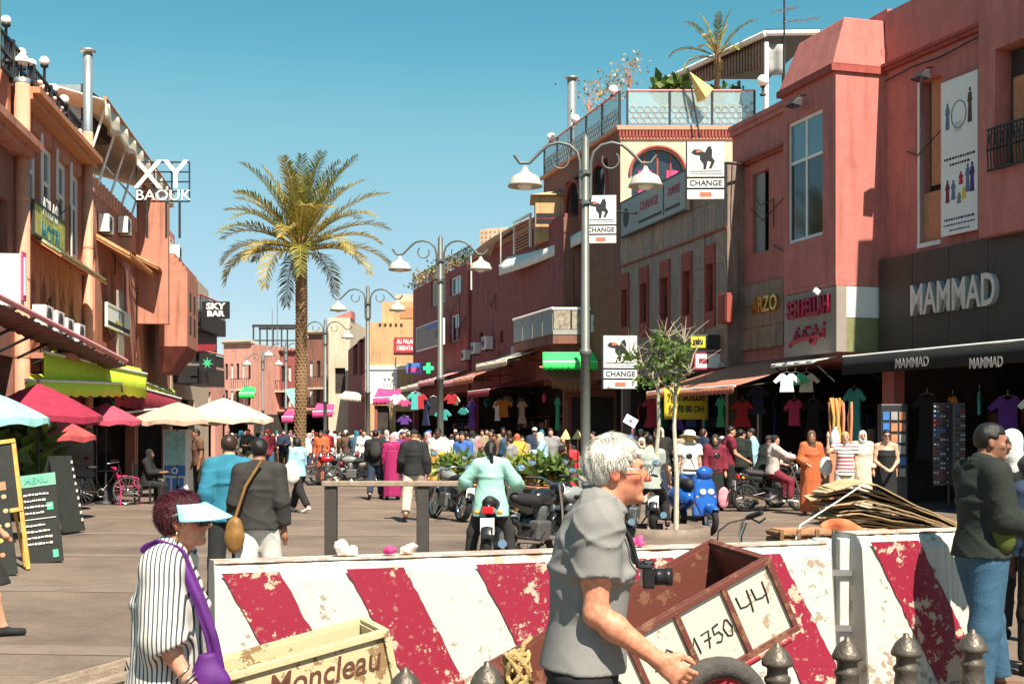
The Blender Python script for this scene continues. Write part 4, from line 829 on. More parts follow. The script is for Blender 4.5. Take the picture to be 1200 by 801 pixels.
# street side of that storey with an arched dark window
fs = Fac((xa - 2.6, d + 9.5), (xa, d)); q = MB(); Ls = fs.len
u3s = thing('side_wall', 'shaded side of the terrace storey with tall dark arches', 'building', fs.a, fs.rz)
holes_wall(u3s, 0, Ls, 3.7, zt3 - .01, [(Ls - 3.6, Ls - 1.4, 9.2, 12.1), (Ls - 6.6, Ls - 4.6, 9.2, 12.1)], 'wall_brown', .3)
for a_, b_ in ((Ls - 3.6, Ls - 1.4), (Ls - 6.6, Ls - 4.6)):
 q = MB(); q.box(a_, b_, .25, .3, 9.2, 12.1); q.build('pane', 'window_glass', u3s); q = MB(); c_ = (a_ + b_) / 2; r_ = (b_ - a_) / 2
 q.tube([(a_, -.02, 9.2)] + [(c_ - r_ * math.cos(t), -.02, 11.0 + r_ * math.sin(t)) for t in [math.pi * i / 12 for i in range(13)]] + [(b_, -.02, 9.2)], .09, 6); q.build('arch_trim', 'trim_red', u3s)
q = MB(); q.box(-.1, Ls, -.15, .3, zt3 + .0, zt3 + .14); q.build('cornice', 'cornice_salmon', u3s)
# terrace railing: glass panes between posts, with globes
def glass_rail(f, u0, u1, z, h, n, label, globes=()):
 o = f.thing('glass_railing', label, 'railing', u0, z, 0.02); L_ = u1 - u0
 for i in range(n):
  a, b = L_ * i / n + .05, L_ * (i + 1) / n - .05; q = MB(); q.box(a, b, -.012, .012, .08, h - .06); q.build('pane', 'rail_glass', o); q = MB()
  for r_ in range(3):
   for c_ in range(max(2, int((b - a) / .28))):
    x = a + .14 + c_ * .28; ring(q, (x + (.14 if r_ % 2 else 0), -.02, .2 + r_ * .2), .12, (0, 1, 0), .012, 8)
  q.build('fretwork', 'curtain', o, kind='stuff')
 for i in range(n + 1):
  q = MB(); x = L_ * i / n; q.box(x - .035, x + .035, -.04, .04, 0, h); q.build('post', 'dark_frame', o)
 q = MB(); q.tube([(0, 0, h), (L_, 0, h)], .04, 8); q.build('handrail', 'awn_pink', o); return o
gr = glass_rail(ub, ub.uz(735, 150)[0], ub.uz(884, 150)[0], zt3 + .14, 1.3, 3, 'glass terrace railing with fretwork facing the square above the arched window')
gr2 = glass_rail(fs, .2, Ls - .02, zt3 + .14, 1.3, 5, 'glass terrace railing receding along the street side of the cream storey')
def globe(loc, r, label, h=.35):
 o = thing('globe_lamp', label, 'lamp', loc, 0, 'white globe lamps on the terraces'); q = MB(); q.ball((0, 0, h + r * .9), r, 16, 10); q.build('globe', 'globe', o); q = MB(); q.lathe([(.1, 0), (.1, .04), (.035, .08), (.03, h - .06), (.09, h - .02), (.09, h + .03), (0, h + .03)], 12); q.build('stem', 'iron', o); return o
for i, t in enumerate((.1, .45, .93)): globe(fs.w(.2 + (Ls - .3) * t, zt3 + 1.42, .0), .19, ['globe lamp at the far end of the receding glass railing', 'globe lamp in the middle of the receding glass railing', 'globe lamp at the corner of the terrace glass railing'][i], .06)
globe(P(894, 112, 42), .2, 'globe lamp beside the red parapet right of the terrace', .3)
# pergola on the terrace
pg = thing('pergola', 'brown roof-terrace pergola with a striped curtain and white posts', 'pergola', P(860, 140, 46)); o = pg.location
def L3d(px, py, dd): return P(px, py, dd) - o
q = MB(); q.slab(L3d(783, 93, 56), L3d(898, 40, 46), L3d(960, 40, 46), L3d(900, 93, 56), .18); q.build('roof', 'dark_frame', pg)
q = MB(); q.tube([L3d(783, 92, 56), L3d(898, 39, 45.9)], .12, 6); q.tube([L3d(898, 39, 45.9), L3d(960, 38, 45.9)], .1, 6); q.build('roof_edge', 'white_paint', pg)
stripes('pergola_cloth', (.30, .22, .17), (.10, .045, .03), 3.2, 'Y', .9, .05, .55)
q = MB(); q.grid(lambda a, b: L3d(790 + 107 * a, 95 - 51 * a + (8 + 26 * a) * b + 2 * abs(math.sin(a * 28)) * b, 55.9 - 9.6 * a), 40, 4); q.build('curtain', 'pergola_cloth', pg, solid=.02)
for px, t, dd, m in ((898, 50, 46, 'white_paint'), (866, 95, 49, 'dark_frame'), (918, 44, 46, 'dark_frame')):
 q = MB(); q.tube([L3d(px, t, dd), L3d(px, 150, dd)], .09 if m[0] == 'w' else .06, 8); q.build('post', m, pg)
mat('grey_tarp', (.30, .31, .30), .7, .1); q = MB(); q.grid(lambda a, b: L3d(900 + 20 * a, 52 + 36 * b, 46.05 + .1 * math.sin(a * 6)), 8, 4); q.build('tarp', 'grey_tarp', pg, solid=.02)
fl = thing('folded_parasol', 'folded yellow parasol leaning over the terrace railing', 'parasol', P(822, 150, 47.0)); o = fl.location
q = MB(); pts = [P(808, 84, 46.9) - o, P(836, 104, 46.7) - o, P(826, 116, 46.8) - o, P(817, 120, 46.9) - o]
q.add([pts[0], pts[1], pts[2] + Vector((0, -.25, 0)), pts[3], pts[2] + Vector((0, .25, 0))], [(0, 2, 1), (0, 3, 2), (0, 1, 4), (0, 4, 3), (1, 2, 3, 4)]); q.build('cloth', 'cloth_yellow', fl); q = MB(); q.tube([pts[0] + Vector((-.05, 0, .1)), pts[3] + Vector((0.1, 0, -1.3))], .035, 6); q.build('pole', 'dark_frame', fl)
an = thing('tv_antenna', 'thin television antenna on the roof above the red bay', 'antenna', P(919, 60, 40)); o = an.location; q = MB(); q.tube([(0, 0, -1.2), P(919, -8, 40) - o], .03, 6); q.build('mast', 'iron', an)
for y, x0, x1 in ((12, 905, 934), (24, 919, 960)):
 q = MB(); a, b = P(x0, y + 2, 40) - o, P(x1, y - 3, 39.5) - o; q.tube([a, b], .02, 5)
 for i in range(7): p = a.lerp(b, i / 6); q.tube([p + Vector((0, -.3, .0)), p + Vector((0, .3, 0))], .012, 5)
 q.build('boom', 'steel', an)
# flue pipe beside the terrace
def pipe(px, pt, pb, d, r, label, m='zinc', split=None, cap=True):
 b = P(px, pb, d); o = thing('flue_pipe', label, 'pipe', b); H_ = P(px, pt, d).z - b.z; zs = H_ if split is None else P(px, split, d).z - b.z
 q = MB(); q.lathe([(r, 0), (r, zs), (0, zs)], 16); 
 for i in range(1, int(zs / 1.6)): q.lathe([(r * 1.06, i * 1.6), (r * 1.06, i * 1.6 + .05)], 16)
 q.build('lower_pipe', 'duct_salmon' if split is not None else m, o)
 if split is not None: q = MB(); q.lathe([(r * .92, zs), (r * .92, H_), (0, H_)], 16); q.build('upper_pipe', m, o)
 if cap: q = MB(); q.lathe([(r * .9, H_), (r * 1.5, H_ + .02), (r * 1.5, H_ + .08), (0, H_ + .14)], 16); q.build('cap', m, o)
 return o
pipe(670, 93, 505 + 2550 / 54, 54, .19, 'tall grey flue pipe standing behind the near lamp post')
# --- R4: maroon building standing forward
ca = G(662, 52.0); fe = Fac((ca.x - .05, 52.0), (4.25, 52.0)); f4 = Fac((-2.09, 66.6), (ca.x, 52.0))
eh = [fe.rect(672, 684, 300, 352), fe.rect(700, 712, 300, 352)]
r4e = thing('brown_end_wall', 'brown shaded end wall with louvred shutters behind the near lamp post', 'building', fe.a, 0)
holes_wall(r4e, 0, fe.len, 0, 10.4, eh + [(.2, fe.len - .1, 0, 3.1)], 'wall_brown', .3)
for (a, b, c, d_) in eh:
 q = MB(); [q.box(a, b, .08, .14, c + (d_ - c) * i / 12, c + (d_ - c) * i / 12 + .07) for i in range(12)]; q.build('louvre', 'wood_board', r4e)
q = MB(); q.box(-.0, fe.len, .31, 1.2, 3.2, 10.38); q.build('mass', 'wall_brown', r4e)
for px in (676, 690, 706):
 q = MB(); u = fe.uz(px, 250)[0]; q.box(u - .1, u + .1, -.06, -.002, 4, 10.2); q.build('pilaster', 'wall_brown', r4e)
sh4 = (.3, f4.len - .3, 0, 3.9)
sm = [f4.rect(586, 590, 388, 402), f4.rect(607, 611, 384, 400), f4.rect(562, 566, 390, 402)]
r4 = bld(f4, 'maroon_building', 'plain maroon building with a white sail awning over its corner', 10.55, 'wall_maroon', 9, holes=[(sh4, 'shop')] + [(s, 'dark') for s in sm], shop=(4.0, 3.5))
parapet(r4, 0, f4.len - 3.5, 10.55, .22, .06, 'wall_salmon', 'coping')
# roof structures
tw = thing('roof_turret', 'small ochre stair turret on the roof behind the white sail awning', 'turret', P(648, 265, 54)); o = tw.location
q = MB(); q.box(-.75, .95, 0, 2.2, -.6, 1.3); q.build('wall', 'wall_ochre', tw, .02); q = MB(); q.add([(-.95, -.2, 1.3), (1.1, -.2, 1.3), (1.1, 2.4, 1.3), (-.95, 2.4, 1.3), (-.1, .5, 1.55), (.8, .5, 1.55), (.8, 1.8, 1.55), (-.1, 1.8, 1.55)], [(3, 2, 1, 0), (4, 5, 6, 7), (0, 1, 5, 4), (1, 2, 6, 5), (2, 3, 7, 6), (3, 0, 4, 7)]); q.build('roof', 'wall_ochre', tw)
sg = thing('dark_roof_sign', 'small dark sign with red script on the ochre turret', 'sign', P(640, 256, 53.6)); q = MB(); q.box(-.42, .42, 0, .08, -.22, .22); q.build('panel', 'black_panel', sg); text('lettering', 'LA TERRASSE', .13, 'ink_red', sg, (0, -.005, 0))
tr = thing('trellis_screen', 'white framed lattice screen on the maroon roof', 'screen', P(612, 286, 57.5), f4.rz); q = MB(); q.box(-1.3, -1.2, -.05, .05, -.3, 1.1); q.box(1.2, 1.3, -.05, .05, -.3, 1.1); q.box(-1.3, 1.3, -.05, .05, 1.1, 1.2); q.build('frame', 'white_paint', tr)
for i in range(9):
 q = MB(); q.box(-1.2, 1.2, -.02, .02, -.2 + i * .14, -.15 + i * .14); q.build('slat', 'wood_board', tr)
mat('roof_tarp', (.62, .57, .50), .8, .12, 3)
rt = thing('roof_tarpaulin', 'cream tarpaulin roof stretched behind the lattice screen', 'tarpaulin', P(590, 285, 60)); o = rt.location; q = MB(); q.grid(lambda a, b: (P(552 + 70 * a, 300 - 45 * a ** .7, 62 - 5 * a) - o) + Vector((2.5 * b, 2.5 * b, .25 * math.sin(b * 3))), 10, 4); q.build('cloth', 'roof_tarp', rt, solid=.03)
for a in (0, .5, 1):
 q = MB(); p = P(552 + 70 * a, 300 - 45 * a ** .7, 62 - 5 * a) - o; q.tube([p, p - Vector((0, -.3, 1.6))], .05, 6); q.build('post', 'white_paint', rt)
lt = thing('lattice_parapet', 'beige lattice parapet panel on the roof edge', 'parapet', P(578, 277, 62), f4.rz * .4); q = MB(); q.box(-.75 * 1, .75, 0, .08, -.35, .4); q.build('panel', 'wall_cream', lt); q = MB()
for i in range(6):
 for j in range(3): q.box(-.68 + .24 * i, -.58 + .24 * i, -.01, -.002, -.28 + .22 * j, -.16 + .22 * j)
q.build('perforation', 'wood_board', lt, kind='stuff')
# white sail awning at the corner
sa = thing('sail_awning', 'long white sail awning sloping along the top of the maroon building', 'awning', P(640, 300, 54)); o = sa.location
q = MB(); A, B, C_, D_ = P(585, 311, 58.5) - o, P(690, 267, 50.6) - o, P(690, 262, 53) - o, P(600, 296, 61) - o
q.grid(lambda a, b: A.lerp(B, a).lerp(D_.lerp(C_, a), b) + Vector((0, 0, -.12 * math.sin(math.pi * a))), 14, 4); q.grid(lambda a, b: A.lerp(B, a) - Vector((0, .02, .45 * b + .12 * math.sin(math.pi * a))), 16, 2); q.build('canvas', 'awn_white', sa, solid=.03)
for p0, p1 in ((A, A + Vector((1.6, 1.5, -.5))), (B, B + Vector((0, 1.3, .9)))):
 q = MB(); q.tube([p0, p1], .04, 6); q.build('stay', 'white_paint', sa)
# balcony of the corner, green awning and rolled reed blind
bd = 50.6; cb = G(648, bd); bt = P(648, 361, bd).z; bb = P(648, 392, bd).z
bal = thing('corner_balcony', 'corner balcony with cluttered glass railing above the green awning', 'balcony', (cb.x, bd, 0)); rx = G(712, bd).x - cb.x; lx = f4.x * -5.6
q = MB(); q.prism([(0, bb - .35), (rx, bb - .35), (rx, bb), (0, bb)], 0, 2.0); q.add([(0, 0, bb - .34), (0, 0, bb - .01), (lx.x, lx.y + .0, bb - .01), (lx.x, lx.y, bb - .34), (1.5, 0.3, bb - .34), (1.5, .3, bb - .01), (lx.x + 1.5, lx.y + .3, bb - .01), (lx.x + 1.5, lx.y + .3, bb - .34)], [(0, 1, 2, 3), (7, 6, 5, 4), (0, 4, 5, 1), (3, 2, 6, 7), (1, 5, 6, 2), (0, 3, 7, 4)]); q.build('slab', 'wall_brown', bal)
q = MB(); q.box(0, rx, -.03, .03, bt - .06, bt + .04); q.build('handrail', 'white_paint', bal); q = MB(); q.tube([(0, 0, bt), (lx.x, lx.y, bt)], .06, 6); q.build('handrail', 'white_paint', bal)
mat('clutter_panel', (.30, .26, .20), .6, .55, 5)
for i in range(3):
 q = MB(); q.box(rx * i / 3 + .03, rx * (i + 1) / 3 - .03, -.01, .02, bb + .22, bt - .08); q.build('panel', 'clutter_panel', bal)
for i in range(4):
 q = MB(); a, b = lx * (i / 4 + .01), lx * ((i + 1) / 4 - .01); q.slab((a.x, a.y, bb + .05), (b.x, b.y, bb + .05), (b.x, b.y, bt - .08), (a.x, a.y, bt - .08), .03); q.build('panel', 'sign_grey', bal)
q = MB(); q.box(0, rx, -.02, .03, bb + .01, bb + .2); q.build('kick_board', 'sign_grey', bal)
q = MB(); q.box(.0, rx + .3, .3, 1.7, 3.45, bb - .36); q.build('soffit_wall', 'wall_brown', bal)
ga = Fac((G(636, bd - .6).x, bd - .3), (G(706, bd - .6).x, bd - .3)); zt_ = P(650, 412, bd - .6).z; zf_ = P(650, 424, bd - .9).z
awning(ga, 0, ga.len, zt_, zf_, .55, 'awn_green', 'bright green awning with scalloped edge under the corner balcony', val=.32, off=0, sag=0)
rb = thing('reed_blind', 'drooping brown reed blind rolled beneath the green awning', 'blind', P(670, 440, bd)); o = rb.location
A, B = P(632, 430, bd + .2) - o, P(706, 432, bd + .2) - o
q = MB(); q.grid(lambda a, b: A.lerp(B, a) + Vector((.55 * b * (1 - a), -.35 * math.sin(math.pi * b) , -.95 * b * math.sin(math.pi * min(1, .15 + a * .8)) ** .5 + .03 * math.sin(a * 60 + b * 8))), 44, 8); q.build('reed_mat', 'thatch', rb, solid=.04)
q = MB(); q.tube([A, B], .05, 6); q.build('roller', 'wood_board', rb)
# red neon-like sign and ACs on the maroon wall
u0, u1, zb_, zt_ = f4.rect(598, 622, 406, 420, .2, 598); nb_, w, h = board(f4, 'red_sign', 'dark red shop sign with faint lettering below the balcony end', u0, u1, zb_, zt_, .2, 'letter_red', 'sign', .1, 'dark_frame'); text('lettering', 'MAROC', .3, 'ink_red', nb_, (0, -.004, 0), sx=1.2)
for px, py, s in ((560, 408, 1.0), (574, 402, 1.1), (548, 416, .9)):
 u, z = f4.uz(px, py, .1); ac_unit(f4, u, z, {560: 'air conditioner in the middle of the three on the maroon wall', 574: 'largest air conditioner beside the small slit windows of the maroon wall', 548: 'leftmost air conditioner on the maroon wall'}[px], .05, s)
d = 50.4; o = thing('air_conditioner', 'air conditioner at the right end of the corner balcony', 'air conditioner', P(701, 379, d), 0, 'air conditioners on the walls'); q = MB(); q.box(-.28, .28, -.2, .15, -.33, .33); q.build('case', 'ac_white', o, .02); q = MB(); [ring(q, (0, -.21, 0), r_, (0, 1, 0), .012, 16) for r_ in (.07, .14, .21)]; q.build('fan_grille', 'dark_frame', o)
# --- R5: maroon building with planted roof
f5 = Fac((-6.25, 80.9), (-2.12, 66.7))
h5 = [f5.rect(527, 540, 326, 348), f5.rect(505, 522, 330, 360), f5.rect(527, 538, 370, 402), f5.rect(505, 520, 378, 405)]
r5 = bld(f5, 'planted_roof_building', 'maroon building with plants along its roof edge behind the second lamp post', 10.6, 'wall_maroon', 9, holes=[((.3, f5.len - .3, 0, 3.8), 'shop'), (h5[0], dict(cols=2, fm='white_paint', gm='window_blue', fw=.1)), (h5[1], dict(cols=2, fm='white_paint', gm='curtain', fw=.1)), (h5[2], dict(cols=2, fm='white_paint', gm='window_glass', fw=.1)), (h5[3], 'dark')], shop=(3.9, 3.5))
q = MB(); u = f5.uz(551, 350)[0]; q.tube([(u, -.08, 3.2), (u, -.08, 10.5)], .09, 8); q.build('downpipe', 'trim_red', r5)
u0, u1, zb_, zt_ = f5.rect(488, 519, 385, 411, 1.0, 488); pn, w, h = board(f5, 'printed_sign', 'beige printed shop sign with a blue corner left of the second lamp post', u0, u1, zb_, zt_, 1.0, 'sign_beige', 'sign', .1, 'white_paint')
mat('ink_blue', (.06, .14, .45), .6, .1); q = MB(); q.box(-w * .2, w * .8, -.006, -.001, h * .55, h * .9); q.build('printed_band', 'ink_blue', pn); q = MB(); q.ball((w * .62, -.004, -.05), (w * .12, .004, h * .35), 10, 6); q.build('printed_shape', 'ink', pn)
gc = thing('green_cross', 'small green cross sign over the far right shops', 'sign', f5.w(f5.uz(502, 431, .8)[0], f5.uz(502, 431, .8)[1], .8)); mat('neon_green', (.02, .55, .12), .5, 0, emit=1.2); q = MB(); q.box(-.3, .3, 0, .1, -.1, .1); q.box(-.1, .1, -.002, .098, -.3, .3); q.build('cross', 'neon_green', gc)
cs = thing('lit_shop_sign', 'blue and pink shop sign beside the green cross', 'sign', f5.w(f5.uz(487, 431, .8)[0], f5.uz(487, 431, .8)[1], .8)); q = MB(); q.box(-.55, .5, 0, .1, -.3, .3); q.build('panel', 'ink_blue', cs); q = MB(); q.box(-.5, .3, -.006, -.001, -.2, 0); q.build('printed_band', 'awn_magenta', cs)
# shop awnings along R4 / R5
lab = {0: 'orange-brown awning left of the reed blind', 1: 'white striped awning just left of the green awning', 2: 'maroon low awning with a printed white valance', 3: 'dusty pink awning in the middle of the right-hand shops', 4: 'red and white awning right of the hanging clothes', 5: 'pale awning directly behind the second lamp post', 6: 'narrow cream awning over the lingerie stall', 7: 'faded red awning at the far end of the maroon buildings'}
for i, (f, pa, pb, zt_, zf_, pr, m) in enumerate(((f4, 575, 602, 4.9, 4.2, 1.9, 'awn_orange'), (f4, 600, 640, 5.3, 4.75, 1.7, 'awn_cream'), (f4, 600, 628, 4.0, 3.5, 2.1, 'awn_maroon'), (f4, 556, 576, 4.8, 4.2, 1.8, 'awn_pink'), (f5, 530, 551, 5.0, 4.4, 1.9, 'awn_pink'), (f5, 513, 530, 4.9, 4.3, 1.8, 'awn_cream'), (f5, 500, 513, 4.8, 4.3, 1.6, 'awn_cream'), (f5, 487, 500, 4.7, 4.1, 2.0, 'awn_magenta'))):
 u0, u1 = sorted((f.uz(pa, 440)[0], f.uz(pb, 440)[0])); awning(f, u0, u1, zt_, zf_, pr, m, lab[i], val=.3, group='awnings of the right-hand shops')
# --- R6: ochre building closing the row, R7 red, far blocks
d = 84; f6 = Fac((G(428, d).x, d), (-6.3, d)); r6 = bld(f6, 'ochre_building', 'ochre building facing the square with a red and white sign', P(450, 378, d).z, 'wall_ochre', 14, holes=[((.6, 1.6, 0, 3.4), 'dark'), ((2.0, f6.len - .1, 0, 3.0), 'dark')])
q = MB(); q.box(.02, f6.len, -.1, -.004, P(450, 433, d).z, P(450, 428, d).z); q.build('ledge', 'white_paint', r6); q = MB(); q.box(.02, 2.1, -.03, -.004, 3.5, P(450, 434, d).z); q.build('white_band', 'white_paint', r6)
z6 = P(450, 378, d).z; q = MB(); q.box(1.0, f6.len, 1.0, 6, z6, z6 + 1.5); q.build('upper_storey', 'wall_ochre', r6); q = MB(); q.box(1.9, f6.len, 1.2, 5, z6 + 1.5, z6 + 2.0); q.build('roof_block', 'wall_cream', r6); q = MB(); q.box(2.2, 3.1, .95, .998, z6 + .4, z6 + 1.1); q.build('opening', 'wood_board', r6)
for i in range(5):
 q = MB(); q.box(.9 + .35 * i, 1.05 + .35 * i, -.05, 0.001, z6 - .2, z6 - .05); q.build('vent_hole', 'interior_dark', r6)
sg = thing('red_white_sign', 'red sign with two white lines of lettering on the ochre wall', 'sign', P(475.5, 404, d - .1)); w, h = 13.5 * d / FP, 9 * d / FP; q = MB(); q.box(-w, w, 0, .06, -h, h); q.build('panel', 'ink_red', sg); text('lettering', 'AU PALAIS', .42, 'ink_white', sg, (0, -.004, h * .42), sx=.6, bold=.01); text('lettering', 'ORIENTAL', .42, 'ink_white', sg, (0, -.004, -h * .42), sx=.6, bold=.01)
f6s = Fac((G(408, 98).x, 98), (G(428, d).x, d)); r6s = bld(f6s, 'ochre_side_wing', 'shaded red side of the ochre building along the far street', 7.9, 'wall_maroon', .8, holes=[(f6s.rect(414, 419, 400, 440), 'dark'), (f6s.rect(421, 426, 395, 440), 'dark')], u1=f6s.len - .01)
d = 99; f7 = Fac((G(385, d).x, d), (G(410, d).x, d)); r7 = bld(f7, 'gabled_building', 'narrow cream and red building in front of the far street bend', P(390, 372, d).z, 'wall_cream', 12, holes=[((.5, 1.3, 4.6, 6.6), 'dark')])
q = MB(); zz = P(390, 372, d).z; q.prism([(.2, zz), (1.7, zz), (1.7, zz + .6)], .5, 3); q.build('gable', 'wall_red', r7)
farb = [('far_pink_block', 'pink block at the far left end of the street with white shop signs', 262, 298, 112, 403, 'wall_pink', 5), ('far_red_block', 'dark red block with a steel roof pergola beyond the palm', 296, 354, 116, 413, 'wall_maroon', 7), ('far_brown_block', 'brown block right behind the palm trunk', 352, 388, 108, 392, 'wall_brown', 4)]
for nm, lb, a, b, d, top, m, nw in farb:
 f = Fac((G(a, d).x, d), (G(b, d).x, d - 1.0)); zt_ = P(a, top, d).z; hs = []
 for i in range(nw):
  u = f.len * (i + .25) / nw
  for z in (3.9, 6.2):
   if z + 1.5 < zt_: hs.append(((u, u + f.len / nw * .5, z, z + 1.4), dict(cols=2, fm='white_paint' if i % 2 else 'dark_frame', fw=.08)))
 hs.append(((.4, f.len - .4, 0, 3.1), 'shop')); r = bld(f, nm, lb, zt_, m, 10, holes=hs, shop=(3.2, 3)); parapet(r, -.05, f.len + .05, zt_, .3, .2, 'wall_cream' if m != 'wall_maroon' else 'wall_salmon'); parapet(r, 0, f.len, 3.3, .35, .35, 'wall_pink', 'ledge')
 u = f.len * .45; q = MB(); q.box(u, u + 1.8, -.9, -.002, 5.2, 5.35); q.build('balcony_slab', 'wall_cream', r); q = MB()
 for i in range(9): q.box(u + .02 + i * .22, u + .05 + i * .22, -.88, -.85, 5.35, 6.2)
 q.box(u, u + 1.8, -.9, -.84, 6.2, 6.26); q.build('balcony_railing', 'iron', r)
d = 116; o = thing('steel_pergola', 'open steel pergola frame on the far roof beside the palm', 'pergola', P(297, 413, d)); 
w_ = 50 * d / FP; h_ = 30 * d / FP
for x in (0, .32, .66, 1):
 for y in (0, 3):
  q = MB(); q.box(w_ * x - .06, w_ * x + .06, y - .06, y + .06, 0, h_); q.build('post', 'dark_frame', o)
for y in (0, 3): q = MB(); q.box(-.1, w_ + .1, y - .1, y + .1, h_, h_ + .22); q.build('beam', 'dark_frame', o)
q = MB(); q.box(0, w_, -.03, .03, h_ * .45, h_ * .5); q.build('rail', 'dark_frame', o)
for px, t in ((325, 340), (319, 362)):
 o = thing('mast', 'tall thin mast on the far roof' if px == 325 else 'short thin mast beside the tall one on the far roof', 'mast', P(px, 405, 118)); q = MB(); q.tube([(0, 0, -1), (0, 0, P(px, t, 118).z - o.location.z)], [.06, .03], 6); q.build('pole', 'steel', o)
# low far houses on the left
for i, (a, b, d, zt_, m, lb) in enumerate(((205, 236, 66, 5.0, 'wall_cream', 'low cream house front far along the left side'), (233, 264, 88, 6.2, 'wall_pink', 'low pink house front between the bar sign and the far blocks'))):
 f = Fac((G(a, d - 8).x - 1, d - 8), (G(b, d).x, d)); bld(f, 'low_house', lb, zt_, m, 8, holes=[((1, 2.2, 3.3, 4.3), dict(cols=2)), ((4, 5.2, 3.3, 4.3), dict(cols=2)), ((.4, 6, 0, 2.8), 'shop')], shop=(2.9, 3))
# ================================================================ LEFT ROW
lx_ = lambda d: -10 - .1327 * (d - 25)
def LF(d0, d1): return Fac((lx_(d0), d0), (lx_(d1), d1))
# --- L1: brown building at the picture's left edge
fl1 = LF(20.5, 26.3)
u0, u1, zb_, zt_ = fl1.rect(2, 9, 238, 292)
r = bld(fl1, 'brown_building', 'brown building at the left edge with a roof restaurant sign', 7.3, 'wall_brown', 8, holes=[((.3, fl1.len - .3, 0, 3.2), 'shop'), ((4.2, 5.1, 4.5, 6.3), 'dark'), ((2.2, 3.1, 4.5, 6.3), 'dark')], shop=(3.3, 3.5)); l1 = r
parapet(r, -.1, fl1.len, 7.3, .3, .35, 'wall_salmon')
q = MB(); q.box(0, fl1.len, .3, 6, 7.6, 9.1); q.build('upper_storey', 'wall_brown', r)
for u in (1.2, 3.4, 5.3): q = MB(); q.box(u, u + .25, .05, .29, 7.6, 9.1); q.build('pier', 'wall_salmon', r)
for u in (1.6, 3.8): window(r, u, u + 1.4, 7.7, 8.9, y=.27, cols=2, fm='white_paint')
# --- L2: building with white window bays and the iron railed roof terrace
fl2 = LF(26.4, 33.3); T2 = 8.55
zwt, zwb = 8.2, 6.05
wins = [(.6 + i * 1.55, .6 + i * 1.55 + 1.4, zwb, zwt) for i in range(4)]
arch = [(.9 + i * 1.0, .9 + i * 1.0 + .62, 3.95, 5.2) for i in range(5)]
l2 = bld(fl2, 'salmon_arcade_building', 'salmon building with tall white framed windows and an iron railed roof terrace', T2, 'wall_salmon', 9, holes=[((.3, fl2.len - .3, 0, 3.1), 'shop')] + [(w_, dict(cols=2, fm='white_paint', fw=.12, top=.62)) for w_ in wins] + [(a_, 'dark') for a_ in arch], shop=(3.2, 3.5))
parapet(l2, -.05, fl2.len, T2, .25, .3, 'wood_board'); parapet(l2, 0, fl2.len, zwb - .35, .2, .12, 'trim_red', 'sill_course')
for w_ in wins:
 for u in (w_[0] - .12, w_[1]): q = MB(); q.box(u, u + .07, -.04, -.002, zwb - .1, zwt + .1); q.build('window_pier', 'white_paint', l2)
for a_ in arch:   # stepped horseshoe arch edges and the tiled hood
 for sx, u in ((1, a_[0]), (-1, a_[1])):
  for i in range(5): q = MB(); q.box(u, u + sx * (.05 + .055 * i), -.02, .12, a_[3] - .42 + i * .085, a_[3] - .34 + i * .085); q.build('arch_step', 'wall_salmon', l2)
def tiled_hood(root, u0, u1, z, proj, rise, m, n=14):
 for i in range(n):
  a = u0 + (u1 - u0) * i / n; w = (u1 - u0) / n * .86; q = MB()
  pts = [(a + w * .5 + w * .5 * math.cos(t), w * .45 * math.sin(t)) for t in [math.pi * k / 6 for k in range(7)]]
  V = [(x, -.01, z + rise + dz) for x, dz in pts] + [(x, -proj, z + dz) for x, dz in pts]; q.add(V, [(k, k + 1, k + 8, k + 7) for k in range(6)], 0, True); q.build('tile', m, root, solid=.03)
 q = MB(); q.slab((u0, -.01, z + rise - .05), (u0, -proj, z - .05), (u1, -proj, z - .05), (u1, -.01, z + rise - .05), .05); q.build('hood_board', 'wood_board', root)
tiled_hood(l2, .7, 6.0, 5.45, .7, .45, 'tile_green', 26)
# printed terrace sign
u0, u1, zb_, zt_ = fl2.rect(40, 76, 236, 272, .3, 40); mat('sign_olive', (.42, .40, .10), .6, .5, 3); sg, w, h = board(fl2, 'olive_sign', 'olive and yellow printed sign below the white window bays', u0, u1, zb_, zt_ , .3, 'sign_olive', 'sign', .06, 'dark_frame')
mat('ink_teal', (.05, .20, .20), .6, .2); text('lettering', 'ATLAS', .55, 'ink_white', sg, (.0, -.005, .35), bold=.01, sx=.9); text('lettering', 'HOTEL', .55, 'ink_teal', sg, (.1, -.005, -.2), bold=.02, sx=1.1)
